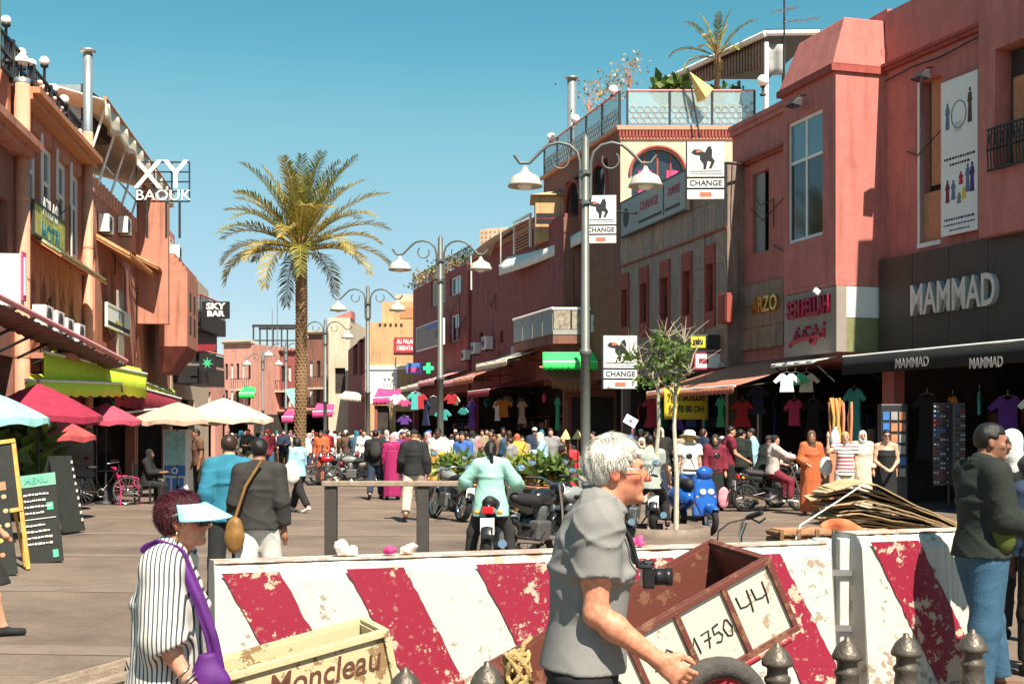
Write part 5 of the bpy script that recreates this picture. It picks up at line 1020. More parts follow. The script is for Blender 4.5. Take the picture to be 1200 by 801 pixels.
# iron terrace railing and globe lamps
rl = fl2.thing('iron_railing', 'black iron railing with scrollwork along the left roof terrace', 'railing', -5.6, T2 + .25, 0); L_ = fl2.len + 5.0; q = MB()
for z in (.05, .4, .75): q.box(0, L_, -.03, .03, z - .025, z + .025)
for i in range(int(L_ / .16)): q.box(.16 * i, .16 * i + .02, -.012, .012, .05, .75)
q.build('bars', 'iron', rl, kind='stuff')
for i in range(8): q = MB(); x = L_ * i / 7; q.box(x - .05, x + .05, -.05, .05, -.05, .82); q.build('post', 'iron', rl)
mat('rail_flower', (.75, .45, .38), .7, .3, 20)
q = MB(); random.seed(4)
for i in range(26): x = random.uniform(7, L_); q.ball((x, -.08 + random.uniform(-.05, .05), random.uniform(.1, .5)), random.uniform(.03, .07), 7, 5)
q.build('flower_pots', 'rail_flower', rl, kind='stuff')
for i, (px, py, tall) in enumerate(((7, 24, 0.75), (25, 62, .25), (37, 75, .25), (52, 72, .7), (63, 104, .25), (75, 117, .25))):
 dd = {7: 25.5, 25: 26.9, 37: 27.8, 52: 28.9, 63: 29.9, 75: 30.9}[px]; p = P(px, py, dd); r_ = 5.6 * dd / FP * 1.05
 globe((p.x, p.y, p.z - tall - r_ * .9), r_, ['tall globe lamp highest on the left roof railing', 'globe lamp just above the conical duct cap', 'second low globe lamp along the left roof railing', 'tall globe lamp in the middle of the left roof railing', 'fourth globe lamp along the left roof railing', 'last globe lamp near the grey roof cabin'][i], tall)
tm = fl2.thing('terrace_sign', 'olive restaurant sign hung on the iron terrace railing at the picture edge', 'sign', -2.45, T2 + .2, .12); q = MB(); q.box(-2.0, .62, 0, .05, -.1, 1.25); q.build('panel', 'tile_green', tm); text('lettering', 'GRAND', .42, 'ink_white', tm, (-.7, -.01, .9), sx=1); text('lettering', 'RESTAURANT', .36, 'ink_white', tm, (-.7, -.01, .45), sx=.8)
# grey roof cabin
cab = thing('roof_cabin', 'grey translucent roof cabin behind the left terrace railing', 'cabin', P(82, 140, 34.5)); q = MB(); w = 17 * 34.5 / FP; q.box(-w, w * .8, 0, 2, 0, 41 * 34.5 / FP); q.build('panels', 'zinc', cab); q = MB(); q.box(w * .8, w * .92, -.05, 2.05, -.2, .95); q.box(-w - .02, w * 1.2, -.06, 2.1, -.22, -.01); q.build('frame', 'dark_frame', cab)
# ducts
pipe(26, 98, 505 + 2550 / 26.2, 26.2, .155, 'salmon painted round duct with a conical cap on the left facade', 'duct_salmon', cap=False)
o = thing('duct_cap', 'white conical cowl on top of the salmon duct', 'cowl', P(26, 98, 26.2)); q = MB(); q.lathe([(.16, 0), (.16, .1), (0, .1)], 16); q.build('collar', 'zinc', o); q = MB(); q.lathe([(.21, .42), (0.0, .68)], 16); q.lathe([(.21, .42), (0, .40)], 16); q.build('cone', 'white_paint', o)
for a in (0, 2.1, 4.2): q = MB(); q.tube([(.13 * math.cos(a), .13 * math.sin(a), .1), (.13 * math.cos(a), .13 * math.sin(a), .42)], .02, 5); q.build('strut', 'iron', o)
pipe(103, 62, 505 + 2550 / 33, 33.0, .13, 'tall steel flue above a salmon painted lower duct on the left row', 'zinc', split=155)
# --- L3: salmon building with awning roof
fl3 = LF(33.4, 41.5); l3 = bld(fl3, 'salmon_building', 'salmon building with small tiled hood and air conditioners', 8.1, 'wall_salmon', 9, holes=[((.3, fl3.len - .3, 0, 3.1), 'shop'), ((.5, 1.2, 4.4, 6.4), dict(cols=1, rows=2)), ((2.3, 3.0, 4.2, 6.2), 'dark'), ((3.6, 4.2, 4.6, 6.4), 'dark')], shop=(3.2, 3.5))
for i in range(16): q = MB(); u = .2 + i * .5; q.box(u, u + .24, -.06, .3, 8.1, 8.55); q.build('merlon', 'cornice_salmon', l3)
u0, u1, zb_, zt_ = fl3.rect(111, 150, 300, 312, .6, 111); tiled_hood(l3, 1.3, 5.6, 6.45, .9, .5, 'tile_ochre', 16)
tb = fl3.thing('roof_awning', 'brown canvas roof awning on slanted poles along the left roofline', 'awning', 0, 8.1, 0); L_ = 13.5
q = MB(); q.grid(lambda a, b: (-.4 + L_ * a, -.55 + 3.5 * b, 2.15 + .9 * b - .1 * math.sin(a * 40) ** 2 * (1 - b)), 40, 3); q.build('roof_canvas', 'awn_cream', tb, solid=.04)
q = MB(); q.grid(lambda a, b: (-.4 + L_ * a, -.56 - .03 * math.sin(a * 60), 2.15 - (.45 + .2 * math.sin(a * 19) ** 2) * b), 60, 3); q.build('hanging_edge', 'awn_cream', tb, solid=.02)
q = MB(); q.tube([(-.4, -.55, 2.2), (L_ - .4, -.55, 2.2)], .06, 6); q.build('edge_beam', 'wood_board', tb)
for i in range(8):
 u = -.2 + L_ * i / 7.4; q = MB(); q.tube([(u, .1, .0), (u + .3, -.5, 2.15)], .035, 6); q.build('pole', 'white_paint', tb)
q = MB(); q.tube([(-.3, -.1, .95), (L_, -.1, .95)], .03, 6); q.build('rail', 'zinc', tb); q = MB(); q.box(0, L_, 2.8, 3.0, 0, 2.9); q.build('back_wall', 'wall_brown', tb)
for px, py, lb in ((121, 263, 'white air conditioner high on the salmon wall beside the steel flue'), (143, 265, 'second white air conditioner high on the salmon wall')):
 u, z = fl3.uz(px, py, .1); ac_unit(fl3, u, z, lb, .03, .85)
u0, u1, zb_, zt_ = fl3.rect(126, 152, 356, 380, .5, 126); sg, w, h = board(fl3, 'white_sign', 'white sign with a small blue emblem on the salmon wall', u0, u1, zb_, zt_, .5, 'sign_white', 'sign', .06, 'white_paint')
q = MB(); q.prism([(-.12, .08), (.12, .08), (0, .34)], -.008, -.001); q.build('emblem', 'ink_blue', sg); q = MB(); q.box(-.6, .6, -.008, -.001, -.14, -.06); q.build('printed_line', 'sign_olive', sg); q = MB(); q.box(-w, w, -.01, -.001, -h, -h + .12); q.build('printed_band', 'ink', sg)
q = MB(); u = fl3.uz(117, 390)[0]; q.box(u, u + .95, -.5, -.44, 3.4, 5.6); q.build('side_screen', 'sign_beige', l3)
# AC units crowding the L2 ledge
for i, (px, py) in enumerate(((42, 372), (56, 378), (68, 386), (82, 392))):
 u, z = fl2.uz(px, py, .6); ac_unit(fl2, u, z, ['first air conditioner from the salmon duct above the pink canopy edge', 'second air conditioner from the salmon duct above the pink canopy edge', 'third air conditioner from the salmon duct above the pink canopy edge', 'fourth air conditioner from the salmon duct above the pink canopy edge'][i], .6, .8)
lg = fl2.thing('ledge', 'salmon ledge carrying a row of air conditioners on the left facade', 'ledge', .4, 3.35, 0); q = MB(); q.box(0, 6.2, -.95, -.002, -.12, 0); q.build('slab', 'wall_salmon', lg)
# pink lightbox sign
lb_ = fl1.thing('lightbox_sign', 'white and pink lightbox sign sticking out at the left edge', 'sign', fl1.uz(14, 328, .7)[0], fl1.uz(14, 328, .7)[1], 0); q = MB(); q.box(-.25, .1, -.9, -.35, -.5, .45); q.build('case', 'sign_white', lb_, .03); mat('pink_panel', (.65, .10, .25), .5, .1); q = MB(); q.box(-.2, .09, -.93, -.902, -.38, .5); q.build('end_face', 'pink_panel', lb_); q = MB(); q.box(-.1, .05, -.95, -.931, -.28, .4); q.build('printed_panel', 'ink_white', lb_)
# --- L4: projecting salmon wing with stepped bay
fl4 = LF(41.6, 49.8); l4 = bld(fl4, 'salmon_wing', 'pale salmon building with a small projecting stepped bay and pointed roof corner', 8.3, 'wall_salmon', 9, holes=[((.3, fl4.len - .3, 0, 3.1), 'shop')], shop=(3.2, 3.5))
q = MB(); q.add([(0, -1.0, 5.2), (0, 0, 5.2), (0, 0, 9.9), (0, -1.0, 9.1), (.35, -1.0, 5.2), (.35, 0, 5.2), (.35, 0, 9.9), (.35, -1.0, 9.1)], [(0, 1, 2, 3), (7, 6, 5, 4), (0, 3, 7, 4), (3, 2, 6, 7), (0, 4, 5, 1), (1, 5, 6, 2)]); q.build('fin_wall', 'wall_salmon', l4)
q = MB(); q.box(.36, 5.6, -.5, -.002, 5.6, 8.9); q.build('upper_wall', 'wall_pink', l4)
for u in (.7, 2.2, 3.8): window(l4, u, u + .9, 7.5, 8.6, y=-.53, cols=2, fm='white_paint' if u > 1 else 'dark_frame')
ac_unit(fl4, 5.0, 8.2, 'air conditioner on the pointed salmon wing below the roof letters', .52, .8); tiled_hood(l4, -.9, .3, 6.9, .8, .4, 'tile_ochre', 6)
q = MB(); q.box(1.4, 4.6, -1.45, -.51, 4.55, 7.1); q.build('bay', 'wall_salmon', l4, .02)
for i in range(4): q = MB(); q.box(1.4 + .12 * i, 4.6, -1.4 + .14 * i, -.52, 7.1 + .16 * i, 7.1 + .16 * (i + 1) - .002); q.build('bay_step', 'wall_salmon', l4)
for j, (u, z) in enumerate(((2.0, 6.1), (3.2, 6.1), (2.0, 5.3), (3.2, 5.3))): q = MB(); q.box(u, u + .5, -1.46, -1.38, z - .25, z + .35); q.build('window', 'interior_dark', l4)
q = MB(); q.add([(1.4, -1.44, 4.55), (4.6, -1.44, 4.55), (4.6, -.52, 4.55), (1.4, -.52, 4.55), (1.9, -.8, 3.7), (4.2, -.8, 3.7), (4.2, -.52, 3.7), (1.9, -.52, 3.7)], [(0, 1, 2, 3), (7, 6, 5, 4), (4, 5, 1, 0), (5, 6, 2, 1), (6, 7, 3, 2), (7, 4, 0, 3)]); q.build('bay_corbel', 'wall_maroon', l4)
tiled_hood(l4, 6.3, 8.1, 7.6, .9, .9, 'tile_ochre', 8)
# --- L5: cream building with black balconies and the SKY BAR sign
fl5 = LF(50, 64); l5 = bld(fl5, 'cream_bar_building', 'cream building with two stacked black balconies', 8.7, 'wall_cream', 9, holes=[((.3, 8, 0, 3.1), 'shop'), ((1.2, 3.2, 3.9, 6.0), 'dark')], shop=(3.2, 3.5))
for i, (t, m_, b) in enumerate(((345, 365, 385), (409, 425, 449))):
 d = 50.6; x1 = P(235 if i == 0 else 233, t, d).x; x0 = lx_(50.6) ; bl = thing('black_balcony', ['upper black balcony with grey glass railing beside the SKY BAR sign', 'lower black balcony with string lights beside the leaf sign'][i], 'balcony', (x0, d, 0)); w = x1 - x0; zt_, zm, zb_ = (P(200, y, d).z for y in (t, m_, b))
 q = MB(); q.box(0, w, 0, 4.5, zb_, zm if i == 0 else zm - .1); q.build('slab', 'black_panel', bl, .02)
 q = MB(); q.box(.02, w, -.03, .0, zm, zt_ - .08); q.build('front_panel', 'zinc' if i == 0 else 'black_panel', bl); q = MB(); q.box(w - .04, w, .01, 4.4, zm, zt_ - .08); q.build('side_panel', 'zinc' if i == 0 else 'black_panel', bl); q = MB(); q.tube([(0, 0, zt_), (w, 0, zt_), (w, 4.4, zt_)], .04, 6); q.build('handrail', 'trim_red' if i == 0 else 'wood_board', bl)
 for k in range(6): q = MB(); q.box(w * k / 5 - .02, w * k / 5 + .02, -.05, -.031, zm, zt_); q.build('post', 'dark_frame', bl)
 if i == 0: q = MB(); q.box(.02, w * .75, .3, 4.0, zb_ - .75, zb_ - .003); q.build('under_box', 'black_panel', bl)
sg = thing('bar_sign', 'black SKY BAR sign with white letters projecting from the upper balcony', 'sign', P(252.5, 363, 50.2)); w, h = 16 * 50.2 / FP, 10 * 50.2 / FP; q = MB(); q.box(-w, w, 0, .15, -h, h); q.build('panel', 'black_panel', sg, .01); text('lettering', 'SKY', .34, 'ink_white', sg, (0, -.006, h * .4), bold=.014, sx=1.25); text('lettering', 'BAR', .30, 'ink_white', sg, (0, -.006, -h * .45), bold=.014, sx=1.2); q = MB(); q.tube([(-w, .07, 0), (-w - .35, .07, 0)], .04, 6); q.build('bracket', 'dark_frame', sg)
sg = thing('leaf_sign', 'black sign with a green leaf projecting from the lower balcony', 'sign', P(243, 425, 50.2)); w, h = 9.5 * 50.2 / FP, 10.5 * 50.2 / FP; q = MB(); q.box(-w, w, 0, .12, -h, h); q.build('panel', 'black_panel', sg, .01); mat('leaf_green', (.05, .45, .20), .5, .05)
pts = [];
for i in range(14): a = math.pi / 2 + 2 * math.pi * i / 14; rr = .24 if i % 2 == 0 else .09; pts.append((rr * math.cos(a), rr * math.sin(a)))
q = MB(); q.prism(pts[::-1], -.008, -.001); q.build('leaf', 'leaf_green', sg); q = MB(); q.tube([(-w, .06, 0), (-w - .3, .06, 0)], .03, 6); q.build('bracket', 'dark_frame', sg)
sg = thing('small_dark_sign', 'small dark maroon sign just above the leaf sign', 'sign', P(242, 407, 50.3)); q = MB(); q.box(-.36, .36, 0, .1, -.13, .13); q.build('panel', 'awn_maroon', sg)
text('lettering', 'CAFE', .16, 'ink_red', sg, (0, -.005, 0))
# --- roof sign on a steel grid
d = 38.5; rs = thing('roof_letter_sign', 'white rooftop letters XY above BAOUK on a thin steel grid', 'sign', P(191, 236, d)); w, h = 31 * d / FP, 46 * d / FP; q = MB()
for i in range(5): q.box(-w, w, -.02, .02, h * i / 4 - .02, h * i / 4 + .02)
for i in range(4): q.box(-w + 2 * w * i / 3 - .02, -w + 2 * w * i / 3 + .02, -.022, .022, 0, h)
q.build('steel_grid', 'dark_frame', rs); text('letters', 'XY', 1.25, 'ink_white', rs, (-.05, -.06, h * .64), bold=.0, ext=.02, sx=1.02); text('letters', 'BAOUK', .44, 'ink_white', rs, (.02, -.06, h * .14), bold=.0, ext=.02, sx=1.12)
for x in (-w * .6, 0.1, .5): q = MB(); q.box(x - .03, x + .03, -.03, .03, -1.1, 0); q.build('support', 'dark_frame', rs)
# ---------------------------------------------------------------- left awnings and canopies
def sheet(name, label, pts, m, cat='awning', val=.3, group=None, bars=True, anchor=None):
 """canopy between four measured corners (px, py, depth): back-left, back-right, front-right, front-left"""
 Q = [P(*p) for p in pts]; o = thing(name, label, cat, anchor or (Q[0] + Q[1] + Q[2] + Q[3]) / 4, 0, group); c = o.location.copy(); Q = [p - c for p in Q]
 q = MB(); q.grid(lambda a, b: Q[0].lerp(Q[1], a).lerp(Q[3].lerp(Q[2], a), b) + Vector((0, 0, -.10 * math.sin(math.pi * b) * (.5 + .5 * math.sin(a * 14)))), 20, 6); q.build('canopy', m, o, solid=.02)
 if val: q = MB(); q.grid(lambda a, b: Q[3].lerp(Q[2], a) + Vector((0, -.02 - .02 * math.sin(a * 40) * b, -val * b - .05 * abs(math.sin(a * 30)) * b)), 60, 2); q.build('valance', m, o, solid=.01)
 if bars:
  q = MB(); q.tube([Q[3], Q[2]], .03, 6); q.build('front_bar', 'white_paint', o)
  for e, b_ in ((Q[3], Q[0]), (Q[2], Q[1])): q = MB(); q.tube([e - Vector((0, 0, .05)), b_ - Vector((0, 0, .6))], .025, 6); q.build('arm', 'dark_frame', o)
 return o
sheet('lime_awning', 'largest lime green awning under the pink canopy edge', [(62, 410, 29), (165, 432, 38), (172, 438, 34.5), (52, 412, 25.5)], 'awn_lime', val=.62)
sheet('lime_awning', 'lower lime green awning strip beneath the largest one', [(35, 438, 26), (146, 443, 34), (142, 449, 30.5), (30, 445, 24)], 'awn_lime', val=.28)
sheet('lime_awning', 'small lime green awning beyond the maroon one', [(165, 443, 43), (205, 458, 50), (206, 462, 46), (168, 447, 41)], 'awn_lime', val=.32)
sheet('maroon_canopy', 'maroon canopy with a bright red end piece projecting over the cafe', [(112, 441, 36), (172, 454, 44), (212, 467, 38.5), (135, 446, 33)], 'awn_maroon', val=.6)
sheet('maroon_canopy', 'second maroon canopy low over the sitting customers', [(150, 466, 38), (196, 472, 44), (192, 478, 37), (140, 484, 33)], 'awn_maroon', val=.3)
pk = thing('metal_canopy', 'rusty metal canopy with a pink edge bar running along the left facade', 'canopy', P(80, 395, 30)); o = pk.location
A, B = P(-15, 340, 20.5) - o, P(148, 423, 30.5) - o
q = MB(); q.tube([A, B], .055, 8); q.build('edge_bar', 'awn_pink', pk); q = MB(); q.grid(lambda a, b: A.lerp(B, a) + Vector((-.6 * b, .1 * b, -.12 - .10 * b + .015 * math.sin(a * 160))), 80, 2); mat('rust_sheet', (.12, .06, .045), .8, .5, 4); q.build('roof_sheet', 'rust_sheet', pk, solid=.02)
for i in range(9): q = MB(); p = A.lerp(B, (i + .5) / 9); q.tube([p, p + Vector((-1.1, .1, -.5))], .03, 6); q.build('strut', 'iron', pk)
# parasols
def parasol(px, pyt, pye, d, rad, m, label, n=8, rot=0, base_m='iron', tilt=(0, 0), scal=True, val=.12):
 p = P(px, pyt, d); ze = P(px, pye, d).z; o = thing('parasol', label, 'parasol', (p.x, p.y, 0), rot, 'cafe parasols'); zt_ = p.z; pan = []
 q = MB(); V = [(0, 0, zt_)]; F = []; R1 = 5
 for r_ in range(1, R1 + 1):
  for k in range(n * 4):
   a = 2 * math.pi * k / (n * 4); f = r_ / R1; seg = abs(math.cos(a * n / 2)); rr = rad * f * (1 - .05 * (1 - seg) * f); V.append((rr * math.cos(a), rr * math.sin(a), zt_ + (ze - zt_) * f ** 1.15 - .035 * (1 - seg) * f * rad + tilt[0] * rr * math.cos(a) + tilt[1] * rr * math.sin(a)))
 N = n * 4
 F += [(0, 1 + k, 1 + (k + 1) % N) for k in range(N)]
 for r_ in range(R1 - 1): F += [(1 + r_ * N + k, 1 + (r_ + 1) * N + k, 1 + (r_ + 1) * N + (k + 1) % N, 1 + r_ * N + (k + 1) % N) for k in range(N)]
 if val:
  b0 = len(V); last = 1 + (R1 - 1) * N; V += [(x * 1.005, y * 1.005, z - val * (.7 + .3 * abs(math.sin(k * .8)))) for k, (x, y, z) in enumerate(V[last:last + N])]; F += [(last + k, b0 + k, b0 + (k + 1) % N, last + (k + 1) % N) for k in range(N)]
 q.add(V, F, 0, False); q.build('canopy', m, o, solid=.008); q = MB(); q.tube([(0, 0, .05), (0, 0, zt_ + .08)], .024, 8); q.build('pole', 'dark_frame', o)
 for k in range(n): a = 2 * math.pi * k / n; q = MB(); q.tube([(0, 0, zt_ - .03), (rad * .97 * math.cos(a), rad * .97 * math.sin(a), ze - .03)], .01, 5); q.build('rib', 'steel', o)
 q = MB(); q.lathe([(.25, 0), (.25, .05), (.06, .09), (.04, .3), (0, .3)], 16); q.build('base', base_m, o); return o
mat('par_red', (.30, .02, .05), .8, .1, 4, stain=.4); mat('par_coral', (.42, .07, .07), .8, .15, 5, stain=.4); mat('par_pink', (.42, .06, .10), .8, .1, 4, stain=.3); mat('par_teal', (.25, .52, .50), .8, .1, 4); mat('par_cream', (.58, .49, .37), .8, .08, 4, stain=.35); mat('par_peach', (.52, .35, .26), .8, .1, 4, stain=.35)
parasol(-2, 462, 489, 19.5, .75, 'par_teal', 'pale turquoise parasol cut by the left picture edge')
parasol(45, 449, 487, 24, 1.15, 'par_red', 'crimson parasol with a peaked top near the left edge', 4, R(20))
parasol(58, 484, 510, 27, .95, 'par_coral', 'coral parasol behind the menu board')
parasol(124, 472, 492, 30, .82, 'par_pink', 'rose pink parasol over the bicycle')
parasol(208, 471, 492, 33, 1.25, 'par_peach', 'peach parasol left of the white one at the cafe')
parasol(262, 466, 490, 33.5, 1.3, 'par_cream', 'cream white parasol closest to the street')
# ---------------------------------------------------------------- street lamps
mat('lamp_grey', (.12, .132, .122), .5, .12, 5, metal=.3); mat('lamp_dish', (.42, .41, .35), .5, .08, 6); mat('lamp_base', (.35, .33, .29), .8, .2)
def street_lamp(px, pyt, d, label, s=1.0, wall=False):
 b = G(px, d); o = thing('street_lamp', label, 'street lamp', b, 0, 'double armed street lamps'); H_ = P(px, pyt, d).z
 q = MB(); q.lathe([(.13, 0), (.13, .9), (.10, 1.0), (.095, 3.2), (.12, 3.22), (.12, 3.32), (.085, 3.34), (.075, H_ - .05), (.04, H_), (0, H_ + .06)], 16); q.build('pole', 'lamp_grey', o); q = MB(); q.lathe([(.24, 0), (.24, .25), (.16, .5), (.15, .95), (0.13, .98)], 16); q.build('base', 'lamp_base', o)
 for sx in (-1, 1):
  z0 = H_ - 1.25; pts = [(sx * .10, 0, z0), (sx * .11, 0, z0 + .75)] + [(sx * (.11 + .42 * (1 - math.cos(t))), 0, z0 + .75 + .38 * math.sin(t)) for t in [R(a) for a in (30, 60, 90, 120, 145)]] + [(sx * 1.12, 0, z0 + .72), (sx * 1.3, 0, z0 + .72), (sx * 1.42, 0, z0 + .88)]
  q = MB(); q.tube(pts, .032, 8); ar = q.build('arm', 'lamp_grey', o)
  q = MB(); q.tube([(sx * (.50 + .17 * math.cos(t)), 0, z0 + .78 + .17 * math.sin(t)) for t in [R(a) for a in range(150, 420, 20)]], .02, 6); q.build('scroll', 'lamp_grey', ar)
  q = MB(); q.tube([(sx * .1, -.12, z0), (sx * .1, .12, z0)], .02, 5); q.build('clamp', 'lamp_grey', ar)
  hx = sx * 1.2; q = MB(); q.lathe([(.03, .58), (.06, .52), (.09, .46), (.26, .37), (.33, .22), (.35, .17), (.32, .17), (.26, .24), (0, .32)], 24, (hx, 0, z0 + .08)); q.build('lamp_dish', 'lamp_dish', o)
  q = MB(); q.ball((hx, 0, z0 + .28), (.16, .16, .10), 14, 8); q.build('bulb', 'globe', o)
 for z in (H_ - 1.35, H_ - .75): q = MB(); q.lathe([(.12, z), (.12, z + .07)], 16); q.build('collar', 'lamp_grey', o)
 return o
street_lamp(686, 160, 25.5, 'nearest double street lamp rising behind the white-haired man'); street_lamp(516, 277, 38, 'second double street lamp in front of the planted roof building'); street_lamp(431, 335, 52, 'third double street lamp before the ochre building')
street_lamp(381, 374, 68, 'fourth double street lamp just right of the palm trunk'); street_lamp(335, 400, 88, 'fifth double street lamp left of the palm trunk'); street_lamp(308, 412, 96, 'sixth and farthest double street lamp before the far red block')
# ---------------------------------------------------------------- palm
mat('palm_bark', (.22, .135, .075), .9, .5, 9, .6, 40); mat('palm_scale', (.30, .19, .10), .9, .35, 14, .4, 60)
def leafy(name, c1, c2, rough=.5, trans=.25):
 m = mat(name, c1, rough, 0); nt = m.node_tree; b = nt.nodes['Principled BSDF']; g = nt.nodes.new('ShaderNodeNewGeometry'); r = nt.nodes.new('ShaderNodeValToRGB')
 r.color_ramp.elements[0].color = c1 + (1,); r.color_ramp.elements[1].color = c2 + (1,); nt.links.new(g.outputs['Random Per Island'], r.inputs['Fac']); nt.links.new(r.outputs['Color'], b.inputs['Base Color'])
 t = nt.nodes.new('ShaderNodeBsdfTranslucent'); nt.links.new(r.outputs['Color'], t.inputs['Color']); x = nt.nodes.new('ShaderNodeMixShader'); x.inputs[0].default_value = trans; nt.links.new(b.outputs[0], x.inputs[1]); nt.links.new(t.outputs[0], x.inputs[2]); nt.links.new(x.outputs[0], nt.nodes['Material Output'].inputs[0]); return m
leafy('frond_green', (.10, .125, .022), (.30, .27, .055)); leafy('frond_yellow', (.22, .18, .035), (.44, .33, .09)); leafy('leaf_mid', (.05, .10, .02), (.13, .20, .04)); leafy('leaf_light', (.14, .20, .03), (.36, .38, .07)); leafy('leaf_dry', (.28, .20, .09), (.45, .32, .16))
def frond(L_, az, el, droop, rnd, leafL=.55, n=34, twist=0):
 """arched midrib with a row of narrow leaflets on either side; returns (rachis MB, leaflets MB)"""
 d = Vector((math.cos(az), math.sin(az), 0)); pts = []; p = Vector((0, 0, 0)); e = el
 for i in range(13):
  pts.append(p.copy()); e -= droop * (i / 12) ** 1.3 / 12 * 2.2; p += (d * math.cos(e) + Vector((0, 0, math.sin(e)))) * L_ / 12
 rb = MB(); rb.tube(pts, [.035 - .0026 * i for i in range(13)], 5); lf = MB(); sd0 = d.cross(Vector((0, 0, 1)))
 for i in range(n):
  t = .16 + .84 * i / (n - 1); q = t * 12; k = min(int(q), 11); c = pts[k].lerp(pts[k + 1], q - k); tg = (pts[k + 1] - pts[k]).normalized(); up = sd0.cross(tg)
  if up.z < 0: up = -up
  l = leafL * (math.sin(math.pi * (.12 + .80 * t)) ** .7) * rnd.uniform(.8, 1.1)
  for s in (1, -1):
   v = (tg * .75 + sd0 * s * rnd.uniform(.55, .85) + up * rnd.uniform(.15, .5)).normalized(); w = tg.cross(v).cross(v).normalized() * .020; a = c + v * .01; m = c + v * l * .55 + Vector((0, 0, -.02)); b = c + v * l + Vector((0, 0, -l * rnd.uniform(.1, .35)))
   lf.add([a - w * .6, a + w * .6, m + w, m - w, b], [(0, 1, 2, 3), (3, 2, 4)])
 return rb, lf, pts
def palm(loc, H_, r, nf, L_, label, name='palm_tree', leafL=.55, rnd=None, seed=5, n=34):
 rnd = random.Random(seed); o = thing(name, label, 'palm tree', loc); q = MB(); prof = []
 pts = [Vector((.10 * math.sin(z / H_ * 2.5), .02 * z / H_, z)) for z in [H_ * i / 24 for i in range(25)]]; q.tube(pts, [r * (1.25 if i == 0 else 1.0 + .12 * math.sin(i * .8)) for i in range(25)], 14); q.build('trunk', 'palm_bark', o)
 q = MB(); row = 0; z = .15
 while z < H_:
  k = z / H_ * 24; i = min(int(k), 23); c = pts[i].lerp(pts[i + 1], k - i)
  for j in range(9):
   a = 2 * math.pi * (j + .5 * (row % 2)) / 9 + rnd.uniform(-.06, .06); dv = Vector((math.cos(a), math.sin(a), 0)); sd = Vector((-math.sin(a), math.cos(a), 0)); b = c + dv * r * .95; w = r * .36; hh = r * .62
   q.add([b - sd * w, b + sd * w, b + sd * w * .75 + Vector((0, 0, hh)) + dv * .02, b - sd * w * .75 + Vector((0, 0, hh)) + dv * .02, b - sd * w * .6 + dv * r * .26 + Vector((0, 0, hh * .9)), b + sd * w * .6 + dv * r * .26 + Vector((0, 0, hh * .9))], [(0, 1, 5, 4), (4, 5, 2, 3), (0, 4, 3), (1, 2, 5)])
  row += 1; z += r * .62
 q.build('trunk_scales', 'palm_scale', o, kind='stuff'); top = pts[-1]
 for i in range(nf):
  f = (i + .5) / nf; el = R(88 - 92 * f ** .9) + rnd.uniform(-.1, .1); az = i * 2.39996 + rnd.uniform(-.2, .2); dr = (.35 + 1.25 * f) * rnd.uniform(.8, 1.15); L1 = L_ * rnd.uniform(.82, 1.05) * (.92 if f < .2 else 1)
  rb, lf, _ = frond(L1, az, el, dr, rnd, leafL, n); fr = bpy.data.objects.new('frond', lf.mesh('frond')); COL.objects.link(fr); fr.parent = o; fr.location = top + Vector((.12 * math.cos(az), .12 * math.sin(az), -.05 - .45 * f)); fr.data.materials.append(MATS['frond_yellow' if (f > .5 and rnd.random() < .75) or rnd.random() < .18 else 'frond_green'])
  rb.build('midrib', 'frond_yellow', fr)
 return o, top
pl, top = palm(G(350, 45), 8.5, .185, 50, 3.4, 'tall date palm standing in the middle of the street', n=44, leafL=.66)
q = MB()
for i in range(26): a = random.uniform(0, 6.28); q.tube([top + Vector((0, 0, -.4)), top + Vector((.5 * math.cos(a), .5 * math.sin(a), -.2)), top + Vector((.75 * math.cos(a), .75 * math.sin(a), -.75))], [.03, .02, .01], 5)
q.build('fruit_stalks', 'frond_yellow', pl, kind='stuff')
p2, t2 = palm(P(838, 118, 48), P(838, 52, 48).z - P(838, 118, 48).z, .09, 13, 1.7, 'slim young palm with dry tips on the roof terrace', 'terrace_palm', .32, seed=9, n=22)
# ---------------------------------------------------------------- other plants
def bush(loc, rad, n, m, label, name='bush', leaf=.09, stem=True, shape=(1, 1, 1), cat='plant', pot=None, seed=1, group=None, long=1.0):
 rnd = random.Random(seed); o = thing(name, label, cat, loc, 0, group); q = MB()
 cl = [(Vector((rnd.gauss(0, .42), rnd.gauss(0, .42), rnd.uniform(.15, 1))), rnd.uniform(.18, .36)) for _ in range(9)]
 for i in range(n):
  c, s_ = rnd.choice(cl); p = c + Vector((rnd.gauss(0, s_), rnd.gauss(0, s_), rnd.gauss(0, s_ * .7))); p = Vector((p.x * rad * shape[0], p.y * rad * shape[1], max(.03, p.z * rad * shape[2])))
  v = Vector((rnd.gauss(0, 1), rnd.gauss(0, 1), rnd.gauss(.4, .8))).normalized(); w = v.orthogonal().normalized(); w = (Matrix.Rotation(rnd.uniform(0, 6.28), 3, v) @ w) * leaf * .28; l = leaf * rnd.uniform(.7, 1.3) * long
  q.add([p, p + v * l * .5 + w, p + v * l, p + v * l * .5 - w], [(0, 1, 2, 3)])
 q.build('crown', m, o)
 if stem:
  q = MB()
  for c, s_ in cl: q.tube([(0, 0, -.02), (c.x * rad * .4 * shape[0], c.y * rad * .4 * shape[1], c.z * rad * .5 * shape[2]), (c.x * rad * shape[0], c.y * rad * shape[1], c.z * rad * shape[2])], [.018, .012, .006], 5)
  q.build('stems', 'wood_board', o, kind='stuff')
 return o
mat('bark_white', (.46, .42, .33), .9, .25, 14, .4, 50); mat('bark_grey', (.30, .25, .18), .9, .3, 12)
